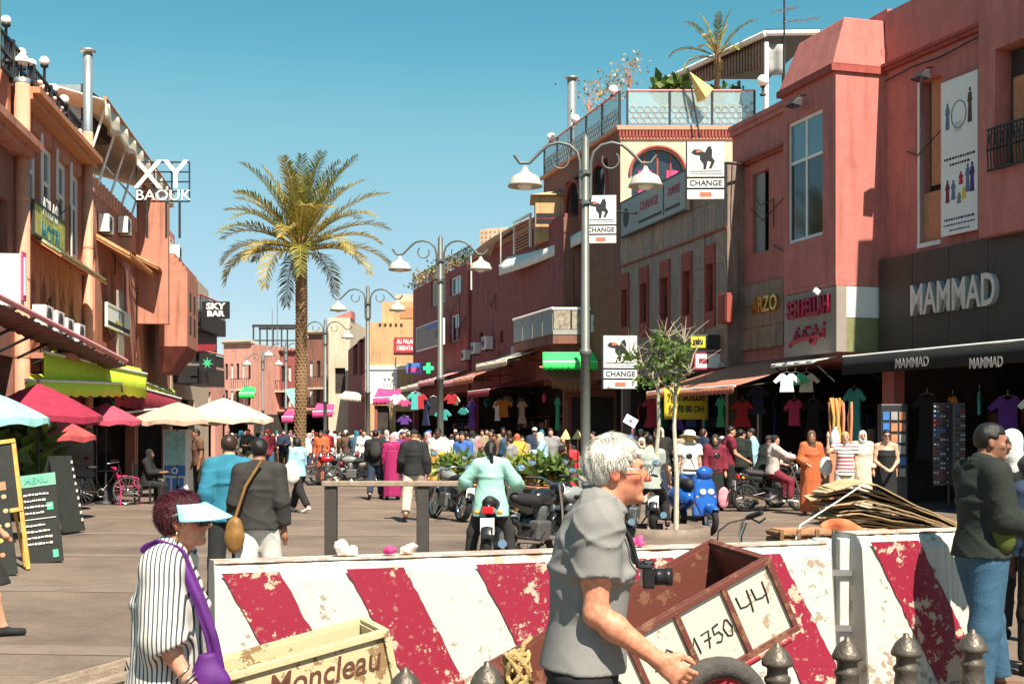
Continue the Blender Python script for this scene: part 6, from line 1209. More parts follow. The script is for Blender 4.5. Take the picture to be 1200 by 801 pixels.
def street_tree(label):
 o = thing('street_tree', label, 'tree', G(790, 20.5)); b = o.location; rnd = random.Random(12)
 tr1 = [P(792, 640, 20.5), P(793, 560, 20.5), P(790, 500, 20.6), P(791, 462, 20.6)]; tr2 = [P(760, 632, 20.8), P(766, 560, 20.8), P(772, 500, 20.7), P(771, 455, 20.6)]
 for tr in (tr1, tr2): q = MB(); q.tube([p - b for p in tr], [.045, .038, .032, .026], 10); q.build('trunk', 'bark_white', o)
 ends = []
 for a, bb, r_ in (((791, 462), (764, 442), .03), ((791, 462), (808, 435), .03), ((791, 462), (790, 420), .03), ((771, 455), (752, 425), .03), ((771, 455), (775, 410), .03), ((764, 442), (742, 410), .022), ((764, 442), (768, 405), .02), ((808, 435), (822, 400), .015), ((808, 435), (800, 395), .02), ((790, 420), (782, 392), .02), ((790, 420), (803, 400), .016), ((775, 410), (778, 395), .015), ((752, 425), (735, 415), .014), ((752, 425), (748, 445), .012)):
  p0, p1 = P(a[0], a[1], 20.6) - b, P(bb[0], bb[1], 20.6 + rnd.uniform(-.5, .5)) - b; m = p0.lerp(p1, .5) + Vector((rnd.uniform(-.04, .04), rnd.uniform(-.1, .1), .03)); q = MB(); q.tube([p0, m, p1], [r_, r_ * .8, r_ * .5], 6); q.build('limb', 'bark_grey', o); ends.append(p1)
  for t in range(5): pe = p1.lerp(m, rnd.random() * .7); ve = Vector((rnd.gauss(0, .25), rnd.gauss(0, .25), rnd.uniform(.05, .45))); qq = MB(); qq.tube([pe, pe + ve * .5 + Vector((0, 0, .02)), pe + ve], [.008, .006, .003], 4); qq.build('twig', 'bark_grey', o)
 q = MB()
 def leaf(p, l):
  v = Vector((rnd.gauss(0, 1), rnd.gauss(0, 1), rnd.gauss(-.2, .7))).normalized(); w = v.orthogonal().normalized(); w = (Matrix.Rotation(rnd.uniform(0, 6.28), 3, v) @ w) * l * .24; q.add([p, p + v * l * .5 + w, p + v * l, p + v * l * .5 - w], [(0, 1, 2, 3)])
 for (px, py, sx, sy, n) in ((778, 402, 12, 9, 240), (796, 418, 9, 10, 200), (772, 425, 12, 10, 160), (800, 408, 6, 9, 130), (738, 417, 10, 5, 110), (752, 428, 8, 5, 60), (788, 440, 12, 9, 110), (765, 448, 14, 8, 80), (775, 392, 6, 5, 60), (748, 445, 5, 5, 45)):
  for i in range(int(n * .55)): leaf(P(px + rnd.gauss(0, sx * .6), py + rnd.gauss(0, sy * .6), 20.6 + rnd.gauss(0, .25)) - b, rnd.uniform(.07, .13))
 q.build('crown', 'leaf_mid', o); return o
street_tree('young street tree with two whitewashed trunks and sparse crown')
q = MB(); g0 = thing('tree_grate', 'round concrete tree surround at the foot of the young tree', 'tree surround', G(778, 20.7)); q.lathe([(.75, 0), (.75, .16), (.62, .16), (.6, .03), (0, .03)], 24); q.build('ring', 'band_stone', g0)
# planter with bushes in the middle of the square
mat('planter', (.05, .06, .05), .7, .3, 5, stain=.4)
for i, (px, d, w, lb, lb2, mt, sd) in enumerate(((528, 27.5, 1.0, 'dark box planter beside the parked scooter left of the mint blouse', 'yellow green shrub in the planter behind the parked scooter', 'leaf_light', 1), (560, 27, .9, 'dark box planter hidden behind the woman in mint', 'leafy shrub right behind the woman in mint', 'leaf_mid', 2), (618, 25, 1.0, 'dark box planter behind the black motorbikes', 'bright green shrub behind the black motorbikes', 'leaf_light', 3), (645, 24.5, .9, 'dark box planter close to the nearest lamp post', 'green shrub with dry tips close to the nearest lamp post', 'leaf_mid', 4))):
 o = thing('planter_box', lb, 'planter', G(px, d), R(8 * i), 'planter boxes on the square'); q = MB(); q.box(-w / 2, w / 2, -.3, .3, 0, .62); q.build('box', 'planter', o, .02); q = MB(); q.box(-w / 2 + .04, w / 2 - .04, -.26, .26, .622, .64); q.build('soil', 'wood_board', o)
 bush(G(px, d, .64), .44, 240, mt, lb2, 'planter_shrub', .17, True, (1.0, .6, 1.0), seed=sd, long=1.7)
for i, (px, py, d, rd, n, mt, lb, lf, sh) in enumerate(((690, 130, 54, 1.0, 110, 'leaf_dry', 'dry branching shrub at the left end of the glass terrace', .16, (1, .6, 1.1)), (718, 118, 51, 1.1, 150, 'leaf_dry', 'reddish dry shrub along the receding terrace railing', .17, (1, .6, .8)), (738, 102, 48.5, .8, 80, 'leaf_dry', 'tall dry twigs over the terrace corner', .16, (.8, .6, 1.2)), (785, 128, 48.5, .75, 120, 'leaf_mid', 'banana-like green plant on the glass terrace', .55, (.7, .5, 1.4)), (812, 128, 49, .8, 170, 'leaf_light', 'yellow green shrub behind the folded yellow parasol', .25, (1, .6, 1.3)), (846, 130, 48.6, .9, 200, 'leaf_mid', 'dense green shrub under the young terrace palm', .26, (1.1, .6, 1.0)))):
 bush(P(px, py, d), rd, n, mt, lb, 'terrace_plant', lf, True, sh, seed=20 + i, long=1.0)
rb5 = random.Random(3)
for i in range(7):
 u = .8 + i * 2.05; bush(f5.w(u, 10.62, -.1), .75, 130, 'leaf_dry' if i % 3 else 'leaf_mid', ['flowering roof plant at the far end of the maroon roof edge', 'second roof plant from the far end of the maroon roof edge', 'third roof plant from the far end of the maroon roof edge', 'middle roof plant on the maroon roof edge', 'roof plant just left of the second lamp post top', 'roof plant behind the second lamp post dish', 'roof plant nearest the lattice parapet'][i], 'roof_plant', .2, True, (1, .5, .85 + .3 * rb5.random()), seed=40 + i, group='potted plants on the maroon roof edge')
rrl = f5.thing('roof_railing', 'thin black railing among the roof plants of the maroon building', 'railing', 0, 10.6, 0.02); q = MB(); q.box(0, f5.len, -.03, .03, .75, .8); [q.box(f5.len * i / 40, f5.len * i / 40 + .03, -.02, .02, 0, .75) for i in range(41)]; q.build('bars', 'iron', rrl, kind='stuff')
for i, (px, d) in enumerate(((10, 26), (24, 24.5))): bush(G(px, d, .5), .8, 260, 'leaf_mid', ['leafy potted plant behind the turquoise parasol', 'spiky potted plant beside the yellow easel'][i], 'potted_plant', .4, True, (.8, .6, 1.6), seed=60 + i, long=1.5); o = thing('plant_pot', ['clay pot of the plant behind the turquoise parasol', 'clay pot of the spiky plant by the easel'][i], 'pot', G(px, d)); q = MB(); q.lathe([(.18, 0), (.26, .45), (.3, .5), (.25, .5), (.22, .42), (0, .42)], 16); q.build('vessel', 'wall_salmon', o)
# ---------------------------------------------------------------- barriers
def chipped(name, paint, under, amount=.60, scale=9, dirt=(.32, .24, .17)):
 m = mat(name, paint, .55, 0); nt = m.node_tree; L = nt.links; b = nt.nodes['Principled BSDF']; tc = nt.nodes.new('ShaderNodeTexCoord')
 n = nt.nodes.new('ShaderNodeTexNoise'); n.inputs['Scale'].default_value = scale; n.inputs['Detail'].default_value = 11; n.inputs['Roughness'].default_value = .68; L.new(tc.outputs['Object'], n.inputs['Vector'])
 n3 = nt.nodes.new('ShaderNodeTexNoise'); n3.inputs['Scale'].default_value = 1.8; n3.inputs['Detail'].default_value = 4; L.new(tc.outputs['Object'], n3.inputs['Vector'])
 ad = nt.nodes.new('ShaderNodeMath'); ad.operation = 'MULTIPLY_ADD'; ad.inputs[1].default_value = .45; L.new(n3.outputs['Fac'], ad.inputs[0]); L.new(n.outputs['Fac'], ad.inputs[2])
 r = nt.nodes.new('ShaderNodeValToRGB'); r.color_ramp.elements[0].position = amount + .225; r.color_ramp.elements[1].position = amount + .245; L.new(ad.outputs[0], r.inputs['Fac'])
 n2 = nt.nodes.new('ShaderNodeTexNoise'); n2.inputs['Scale'].default_value = 26; n2.inputs['Detail'].default_value = 8; L.new(tc.outputs['Object'], n2.inputs['Vector']); r2 = nt.nodes.new('ShaderNodeValToRGB'); r2.color_ramp.elements[0].position = .60; r2.color_ramp.elements[1].position = .74; L.new(n2.outputs['Fac'], r2.inputs['Fac'])
 m1 = nt.nodes.new('ShaderNodeMix'); m1.data_type = 'RGBA'; m1.inputs[6].default_value = paint + (1,); m1.inputs[7].default_value = dirt + (1,); sc = nt.nodes.new('ShaderNodeMath'); sc.operation = 'MULTIPLY'; sc.inputs[1].default_value = .55; L.new(r2.outputs['Color'], sc.inputs[0]); L.new(sc.outputs[0], m1.inputs[0])
 m2 = nt.nodes.new('ShaderNodeMix'); m2.data_type = 'RGBA'; m2.inputs[7].default_value = under + (1,); L.new(m1.outputs[2], m2.inputs[6]); L.new(r.outputs['Color'], m2.inputs[0]); L.new(m2.outputs[2], b.inputs['Base Color'])
 bp = nt.nodes.new('ShaderNodeBump'); bp.inputs['Strength'].default_value = .5; bp.inputs['Distance'].default_value = .01; bp.invert = True; L.new(r.outputs['Color'], bp.inputs['Height']); L.new(bp.outputs[0], b.inputs['Normal']); return m
chipped('barrier_white', (.50, .47, .41), (.30, .23, .16), .575); chipped('barrier_red', (.23, .010, .030), (.48, .34, .25), .565); chipped('barrier_top', (.50, .43, .37), (.40, .26, .20), .50)
def barrier(name, label, a, b, H_, th, stripes_, slope, cap=.06):
 """concrete block between plan points a (left) and b (right); stripes given as (u0, u1) along its top, leaning by slope"""
 f = Fac(a, b); o = thing(name, label, 'barrier', f.a, f.rz); L_ = f.len; q = MB(); rnd = random.Random(int(L_ * 100)); bat = .10
 n = 48; V = []; prof = [(-th / 2 - bat, 0), (-th / 2 - bat * .9, .12), (-th / 2 - .02, H_ - .09), (-th / 2 + .01, H_ - .03), (-th / 2 + .05, H_), (th / 2 - .05, H_), (th / 2, H_ - .05), (th / 2 + bat, 0)]
 for i in range(n + 1):
  for y, z in prof: V.append((L_ * i / n + rnd.uniform(-.003, .003), y + rnd.uniform(-.005, .005), z + (rnd.uniform(-.007, .007) if z > .1 else 0)))
 m = len(prof); F = [(i * m + j, (i + 1) * m + j, (i + 1) * m + j + 1, i * m + j + 1) for i in range(n) for j in range(m - 1)] + [tuple(range(m))[::-1], tuple(n * m + j for j in range(m))]
 q.add(V, F, 0, False); q.build('block', 'barrier_white', o, .012)
 q = MB(); q.box(.0, L_, -th / 2 + .03, th / 2 - .03, H_ + .001, H_ + .005); q.build('worn_top', 'barrier_top', o)
 yf = lambda z: -th / 2 - .02 - (bat * .9 - .02) * (1 - (z - .12) / (H_ - .21)) - .009
 for u0, u1 in stripes_:
  q = MB(); V = []; nz = 24
  for k in range(nz + 1):
   z = .06 + (H_ - .045 - .06) * k / nz; s = slope * (H_ - .1 - z)
   for u in (u0 + s + rnd.uniform(-.006, .006), u1 + s + rnd.uniform(-.006, .006)): V.append((min(max(u, .01), L_ - .01), yf(z), z))
  q.add(V, [(2 * k, 2 * k + 1, 2 * k + 3, 2 * k + 2) for k in range(nz)]); q.build('red_stripe', 'barrier_red', o, solid=.004)
 return o
A_, B_ = (P(248, 660, 7.0).x, 7.0), (P(957, 636, 8.25).x, 8.25); f_b = Fac(A_, B_)
st = []
for x0, x1 in ((262, 328), (404, 470), (552, 632), (700, 778), (842, 0)):
 if x1: st.append((f_b.uz(x0, 658)[0], f_b.uz(x1, 658)[0]))
u0 = f_b.uz(905, 760)[0]; st.append((u0 - .52 * .62, u0 - .52 * .62 + .30))
barrier('concrete_barrier', 'long red and white striped concrete barrier behind the two handcarts', A_, B_, .985, .30, st, .52)
A2, B2 = (P(990, 622, 8.4).x, 8.4), (P(1142, 622, 8.8).x, 8.8); f_b2 = Fac(A2, B2)
barrier('concrete_barrier', 'short striped concrete barrier the man in the dark jacket leans on', A2, B2, 1.03, .30, [(f_b2.uz(1024, 630, .17)[0], f_b2.uz(1080, 630, .17)[0])], .52)
mat('pale_steel', (.55, .55, .52), .5, .15, 8, stain=.4); o = thing('gate_post', 'white painted steel gate posts with brackets between the two striped barriers', 'gate post', G(978, 8.4))
for x in (-.085, .075):
 q = MB(); q.box(x - .055, x + .055, -.05, .05, 0, 1.0); q.build('upright', 'pale_steel', o, .01)
for z in (.78, .42): q = MB(); q.box(-.18, .20, -.075, -.052, z - .02, z + .02); q.build('bracket', 'steel', o)
q = MB(); q.box(-.28, -.17, -.03, .02, 0, .99); q.build('dark_edge', 'iron', o)
mat('ribbon_pink', (.6, .06, .2), .7, .1); q = MB(); q.tube([(-.17, -.09, .5), (-.165, -.10, .35), (-.155, -.09, .1)], [.012, .016, .006], 6); q.tube([(-.2, -.09, .44), (-.16, -.1, .48), (-.13, -.09, .46)], .012, 6); q.build('ribbon', 'ribbon_pink', o)
# crumpled bag and scraps on top of the barrier
mat('plastic_bag', (.75, .72, .66), .35, .1, 20)
def crumple(loc, r, m, label, seed, name='crumpled_bag'):
 o = thing(name, label, 'litter', loc); S = Sdf(.008); rs = np.random.RandomState(seed)
 for i in range(6): S.ell(V3(rs.uniform(-.6, .6), rs.uniform(-.4, .4), rs.uniform(.2, .9)) * r, V3(*(rs.uniform(.35, .6, 3))) * r, None, .01)
 S.disp = lambda g: .006 * np.sin(110 * g[..., 0] + 3 * np.sin(60 * g[..., 2])) * np.sin(95 * g[..., 1] + 70 * g[..., 2]); S.clip.append(clip_plane((0, 0, 0), (0, 0, -1))); link('plastic', S.mesh('plastic', m), o)
w0 = f_b.uz(407, 640)[0]; crumple(f_b.w(w0, .997, 0), .07, 'plastic_bag', 'crumpled pale plastic bag lying on the striped barrier', 1); w0 = f_b.uz(458, 643)[0]; crumple(f_b.w(w0, .997, 0), .045, 'awn_magenta', 'small magenta scrap on the striped barrier', 2, 'scrap'); w0 = f_b.uz(478, 643)[0]; crumple(f_b.w(w0, .997, 0), .05, 'awn_cream', 'small beige scrap beside the magenta one on the barrier', 3, 'scrap'); w0 = f_b.uz(745, 640)[0]; crumple(f_b.w(w0, .997, 0), .05, 'ribbon_pink', 'pink scrap on the barrier behind the old man', 4, 'scrap')
# ---------------------------------------------------------------- bollards
mat('cast_iron', (.115, .098, .078), .45, .3, 14, .3, 50, metal=.55)
for i, (px, d, lb) in enumerate(((475, 5.12, 'cast iron bollard in front of the yellow cart'), (571, 5.25, 'cast iron bollard next to the red cart shafts'), (911, 5.72, 'cast iron bollard right of the cart wheel'), (993, 5.88, 'cast iron bollard before the steel gate posts'), (1062, 5.98, 'cast iron bollard in front of the short striped barrier'), (1140, 6.1, 'cast iron bollard beside the feet of the man in jeans'))):
 o = thing('bollard', lb, 'bollard', G(px, d), 0, 'cast iron bollards along the kerb'); s = .96
 q = MB(); q.lathe([(0.119, 0), (0.119, .08), (0.0978, .12), (0.085, .22), (0.0697, .40), (0.0544, .54), (0.051, .57), (0.0595, .585), (0.0595, .60), (0.0476, .612), (0.0459, .64), (0.0561, .652)], 24); q.build('shaft', 'cast_iron', o); q = MB(); q.lathe([(0.0425, .648), (0.0697, .655), (0.0714, .668), (0.0663, .682), (0.051, .712), (0.0289, .734), (0.0153, .742), (0.0136, .756), (0, .76)], 24); q.build('cap', 'cast_iron', o)
# ---------------------------------------------------------------- post-and-rail fence
mat('rail_wood', (.26, .20, .15), .8, .25, 20, .3, 80); mat('post_dark', (.045, .04, .036), .7, .2, 8)
o = thing('rail_fence', 'weathered rail on two dark square posts behind the barrier', 'fence', G(388, 14)); 
for px in (388, 495.5): x = G(px, 14).x - o.location.x; q = MB(); q.box(x - .065, x + .065, -.065, .065, 0, P(388, 569, 14).z); q.build('post', 'post_dark', o, .008)
q = MB(); zz = P(388, 567, 14).z; q.box(G(378, 14).x - o.location.x, G(537, 14).x - o.location.x, -.09, .09, zz - .02, zz + .035); q.build('rail', 'rail_wood', o, .008)
# ---------------------------------------------------------------- handcarts
chipped('cart_cream', (.48, .40, .235), (.24, .15, .07), .585, 12, (.40, .28, .12)); chipped('cart_white', (.52, .48, .41), (.36, .26, .17), .66, 12, (.45, .33, .24)); chipped('cart_brown', (.13, .038, .026), (.20, .09, .05), .55, 14, (.08, .03, .02)); chipped('shaft_red', (.27, .02, .035), (.40, .20, .16), .585, 18); mat('tyre_worn', (.06, .055, .048), .9, .3, 14, .4, 60); mat('rope', (.42, .29, .12), .95, .3, 40, .6, 150)
def cart_box(o, L_, D_, H_, n, mface, mframe, minner, t=.025):
 """open box, origin at its front-top-right corner; -x runs along it, +y into it, -z down; frame bars split the front into panels"""
 bars = [(-L_ * i / n) for i in range(n + 1)]; e = .015
 for i in range(n):
  q = MB(); q.box(bars[i + 1] + e, bars[i] - e, .004, t, -H_ + e, -e); q.build('front_panel', mface, o)
 for b in bars: q = MB(); q.box(b - e, b + e, -.012, t + .004, -H_, 0); q.build('frame_bar', mframe, o, .003)
 for z in (0, -H_): q = MB(); q.box(-L_ - e, e, -.014, t + .012, z - e, z + e); q.build('frame_bar', mframe, o, .003)
 for nm, a in (('back_panel', (-L_, 0, D_ - t, D_, -H_, 0)), ('end_panel', (-t, 0, t + .013, D_ - t - .001, -H_, -.002)), ('end_panel', (-L_, -L_ + t, t + .013, D_ - t - .001, -H_, -.002)), ('floor_panel', (-L_ + t, -t, t, D_ - t, -H_, -H_ + t))): q = MB(); q.box(*a); q.build(nm, minner, o)
 q = MB(); q.box(-L_ - e, e, D_ - .01, D_ + .02, -e, e + .002); q.build('rim_bar', mframe, o); q = MB(); q.box(-e, e, t + .02, D_ - .012, -.018, e); q.build('rim_bar', mframe, o); q = MB(); q.box(-L_ - e, -L_ + e, t + .02, D_ - .012, -.018, e); q.build('rim_bar', mframe, o)
def wheel_part(o, c, r, w, tm='tyre_worn', rim='steel', name='wheel', axis='Y', spokes=8, tr=None):
 tr = tr or r * .2; q = MB(); M_ = Matrix.Translation(c) @ (Matrix.Rotation(R(90), 4, 'X') if axis == 'Y' else Matrix.Rotation(R(90), 4, 'Y'))
 n = 28; prof = [(r - tr, -w / 2), (r - tr * .35, -w / 2), (r - tr * .08, -w * .3), (r, 0), (r - tr * .08, w * .3), (r - tr * .35, w / 2), (r - tr, w / 2), (r - tr, -w / 2)]; q.lathe(prof, n, M=M_); wh = q.build(name, tm, o)
 q = MB(); q.lathe([(r - tr + .002, -w * .32), (r - tr - .02, -w * .2), (r - tr - .02, w * .2), (r - tr + .002, w * .32)], n, M=M_); q.lathe([(0, -w * .5), (r * .14, -w * .5), (r * .14, w * .5), (0, w * .5)], 14, M=M_)
 for k in range(spokes): a = 6.2832 * k / spokes; q.tube([(r * .1 * math.cos(a), r * .1 * math.sin(a), 0), ((r - tr - .01) * math.cos(a + .15), (r - tr - .01) * math.sin(a + .15), 0)], max(.004, r * .025), 5, M=M_)
 q.build('rim', rim, wh); return wh
c0 = P(899, 656, 5.75); cart = thing('handcart', 'tipped brown handcart with numbered white panels and red shafts', 'cart', c0, 0, None, (0, 0, 0))
cart.scale = (.94,) * 3; Mc = Matrix.Rotation(R(15), 4, 'Z') @ Matrix.Rotation(R(-26), 4, 'Y') @ Matrix.Rotation(R(3), 4, 'X'); cart.rotation_euler = Mc.to_euler()
cart_box(cart, 1.32, .62, .37, 5, 'cart_white', 'cart_brown', 'cart_brown')
pw = 1.32 / 5; mat('marker', (.02, .017, .015), .7, .2)
STR = {'4': [[(0, .8), (.02, .35), (.3, .3), (.5, .38)], [(.5, .85), (.48, .4), (.42, 0)]], '1': [[(0, .55), (.25, 1), (.28, 0)]], '7': [[(0, .9), (.5, .95), (.2, 0)], [(.05, .5), (.5, .5)]], '5': [[(.5, 1), (.1, .95), (.05, .55), (.35, .58), (.5, .3), (.3, 0), (0, .08)]], '0': [[(.25, 1), (0, .6), (.1, .1), (.35, 0), (.52, .45), (.4, .95), (.22, 1)]], '2': [[(0, .75), (.25, 1), (.45, .75), (.1, .1), (.3, .2), (.6, .05)]], 'S': [[(.05, .9), (.3, .95), (.35, .6), (.2, .3), (0, .35)]], '6': [[(.45, 1), (.1, .7), (0, .3), (.2, 0), (.5, .15), (.45, .45), (.1, .35)]]}
for i, (s, sz) in enumerate((('44', .13), ('1750', .085), ('S2', .10), ('6', .17))):
 x = -pw * (i + .5) - len(s) * sz * .34; q = MB()
 for ch in s:
  for l_ in STR[ch]: q.tube([(x + a * sz, .002, -.24 + b * sz + (.05 if i == 0 else 0)) for a, b in l_], .0042, 5)
  x += sz * .68
 q.build('number', 'marker', cart, kind='stuff')
Minv = Mc.inverted(); wp = P(872, 872, 5.35) - c0; wc = Minv @ wp
[wheel_part(cart, (wc.x, y_, wc.z + .02), .27, .10, spokes=10, rim='shaft_red', tr=.09) for y_ in (-.10, .72)]
q = MB(); q.tube([(wc.x, -.11, wc.z + .02), (wc.x, .74, wc.z + .02)], .022, 8); q.build('axle', 'iron', cart)
q = MB(); q.box(wc.x - .03, wc.x + .03, .03, .06, wc.z, -.36); q.box(wc.x - .03, wc.x + .03, .56, .59, wc.z, -.36); q.build('axle_hanger', 'cart_brown', cart)
for y, z in ((.0, -.40), (.6, -.40)): q = MB(); q.tube([(-.05, y, z), (-1.32, y, z), (-2.15, y, z + .02)], .021, 8); q.build('shaft', 'shaft_red', cart)
rp = thing('rope_coil', 'coil of frayed yellow rope hung on the red cart shaft', 'rope', P(606, 779, 5.6)); q = MB(); rnd = random.Random(2)
for k in range(9): 
 a0 = rnd.uniform(0, 6.28); q.tube([(.05 * math.cos(t + a0) + rnd.uniform(-.01, .01), .045 * math.sin(t + a0), .075 * math.sin(t * 1.0 + k) + rnd.uniform(-.01, .01) - .02) for t in [6.2832 * i / 12 for i in range(13)]], .012, 6)
q.tube([(0, -.03, -.1), (.01, -.04, .02), (.03, -.03, .1), (.06, 0, .12)], .012, 6); q.build('loops', 'rope', rp)
c1 = P(452, 741, 5.5); ct2 = thing('handcart', 'cream painted handcart lettered in brown brush script', 'cart', c1); M2 = Matrix.Rotation(R(22), 4, 'Z') @ Matrix.Rotation(R(-12), 4, 'Y'); ct2.rotation_euler = M2.to_euler()
cart_box(ct2, 1.05, .36, .36, 1, 'cart_cream', 'cart_cream', 'cart_cream'); mat('brush_brown', (.10, .035, .022), .7, .2, 20); text('lettering', 'Moncleau', .145, 'brush_brown', ct2, (-.30, .0015, -.10), ext=.0006, shear=.35, bold=.0015, sx=.88)
q = MB(); q.box(-.9, -.1, .05, .3, -.359, -.2); q.build('cargo_board', 'cart_cream', ct2, .01)
wheel_part(ct2, (-.55, -.06, -.55), .25, .07, spokes=10, rim='shaft_red'); wheel_part(ct2, (-.55, .42, -.55), .25, .07, spokes=10, rim='shaft_red')
q = MB(); q.tube([(-.55, -.08, -.55), (-.55, .46, -.55)], .022, 8); q.build('axle', 'iron', ct2); q = MB(); q.box(-.58, -.52, .05, .08, -.55, -.36); q.box(-.58, -.52, .30, .33, -.55, -.36); q.build('axle_hanger', 'cart_cream', ct2)
for y in (.02, .34): q = MB(); q.tube([(.05, y, -.385), (-1.9, y, -.385)], .02, 8); q.build('shaft', 'cart_cream', ct2)
c3 = P(158, 789, 5.3); ct3 = thing('handcart', 'weathered wooden handcart rim showing behind the woman in stripes', 'cart', c3); ct3.rotation_euler = (Matrix.Rotation(R(20), 4, 'Z') @ Matrix.Rotation(R(-13), 4, 'Y')).to_euler(); cart_box(ct3, .5, .3, .25, 2, 'cart_cream', 'rail_wood', 'rail_wood'); wheel_part(ct3, (-.3, -.06, -.45), .22, .06, rim='shaft_red'); wheel_part(ct3, (-.3, .46, -.45), .22, .06, rim='shaft_red'); q = MB(); q.tube([(-.3, -.08, -.45), (-.3, .48, -.45)], .02, 8); q.build('axle', 'iron', ct3)
# ---------------------------------------------------------------- cardboard cart behind the barriers
mat('cardboard', (.46, .34, .19), .9, .18, 10, .2, 60, stain=.3); mat('card_edge', (.30, .19, .10), .9, .3, 30); mat('wicker', (.22, .12, .06), .85, .5, 30, .6, 60); mat('orange_tarp', (.55, .15, .06), .7, .15, 6)
pile = thing('pallet_cart', 'low wooden pallet trolley under the pile of flattened cardboard', 'trolley', G(1045, 11.0)); q = MB(); q.box(-.75, .75, -.35, .35, .72, .79); q.build('deck', 'wood_board', pile)
for x in (-.5, .5): wheel_part(pile, (x, -.3, .27), .27, .06); wheel_part(pile, (x, .3, .27), .27, .06)
rnd = random.Random(8)
NTH = 'lowest second third fourth fifth sixth seventh eighth ninth tenth eleventh twelfth thirteenth fourteenth fifteenth sixteenth seventeenth eighteenth nineteenth twentieth topmost'.split()
for i in range(21):
 t_ = i / 20; o = thing('cardboard_sheet', NTH[i] + ' flattened cardboard sheet counted from the bottom of the slumped pile', 'cardboard', (G(1046, 11).x + rnd.uniform(-.05, .05), 11 + rnd.uniform(-.08, .08), .80), R(rnd.uniform(-7, 7)), 'flattened cardboard sheets in the pile')
 w = .58 + rnd.uniform(-.09, .06); dp = .28; kn = rnd.uniform(.3, .6); bn = rnd.uniform(-.05, .05); sx = rnd.uniform(-.04, .04) - .05 * t_
 hz = lambda a, b: (.02 + .44 * t_) * (1 - a) ** .8 * (1 - .25 * max(0, .2 - a) * 5) + .07 * t_ + bn * max(0, 1 - abs(a - kn) / .25) + .012 * abs(((a * 5 + i * .37) % 1) - .5) + .02 * (b - .5) * math.sin(i)
 q = MB(); q.grid(lambda a, b: (-w + 2 * w * a + sx, -dp + 2 * dp * b + .03 * math.sin(i * 2.1 + a * 3), hz(a, b)), 16, 3, smooth=False); q.build('sheet', 'cardboard', o, solid=.010)
 q = MB(); q.grid(lambda a, b: (-w + 2 * w * a + sx, -dp - .007 + .03 * math.sin(i * 2.1 + a * 3), hz(a, 0) - .004 + .006 * b), 16, 1); q.build('torn_edge', 'card_edge', o)
wk = thing('wicker_crate', 'woven brown crate behind the right end of the long barrier', 'crate', G(938, 9.6), R(6)); q = MB()
for j in range(9): q.tube([(-.20 + .01 * j * 0, -.15, .50 + j * .055), (.2, -.15, .50 + j * .055)], .024, 6)
for j in range(9): q.tube([(.2, -.15, .50 + j * .055), (.2, .15, .50 + j * .055)], .024, 6); q.tube([(-.2, .15, .50 + j * .055), (-.2, -.15, .50 + j * .055)], .024, 6)
q.build('weave', 'wicker', wk, kind='stuff'); q = MB(); q.box(-.19, .19, -.13, .13, 0, .97); q.build('core', 'wood_board', wk)
for x in (-.2, -.07, .07, .2): q = MB(); q.box(x - .014, x + .014, -.18, -.165, .46, .98); q.build('stake', 'wicker', wk)
tp = thing('orange_tarp', 'orange tarpaulin draped over the edge of the cardboard trolley', 'tarpaulin', G(985, 9.9)); q = MB(); q.grid(lambda a, b: (-.16 + .36 * a + .03 * math.sin(b * 5), -.02 + .05 * math.sin(a * 9 + b * 3), .98 - .55 * b + .05 * math.sin(a * 4)), 14, 10); q.build('cloth', 'orange_tarp', tp, solid=.01)
q = MB(); q.box(-.16, .2, .05, .3, 0, .9); q.build('crate', 'wood_board', tp)
tw = thing('twine', 'white twine stretched from the crate over the cardboard pile', 'twine', P(935, 622, 9.5)); o_ = tw.location; q = MB(); q.tube([P(930, 640, 9.4) - o_, P(938, 615, 9.45) - o_, P(985, 585, 10.4) - o_, P(1015, 565, 10.6) - o_], .007, 5); q.build('cord', 'white_strap' if 'white_strap' in MATS else 'white_paint', tw)
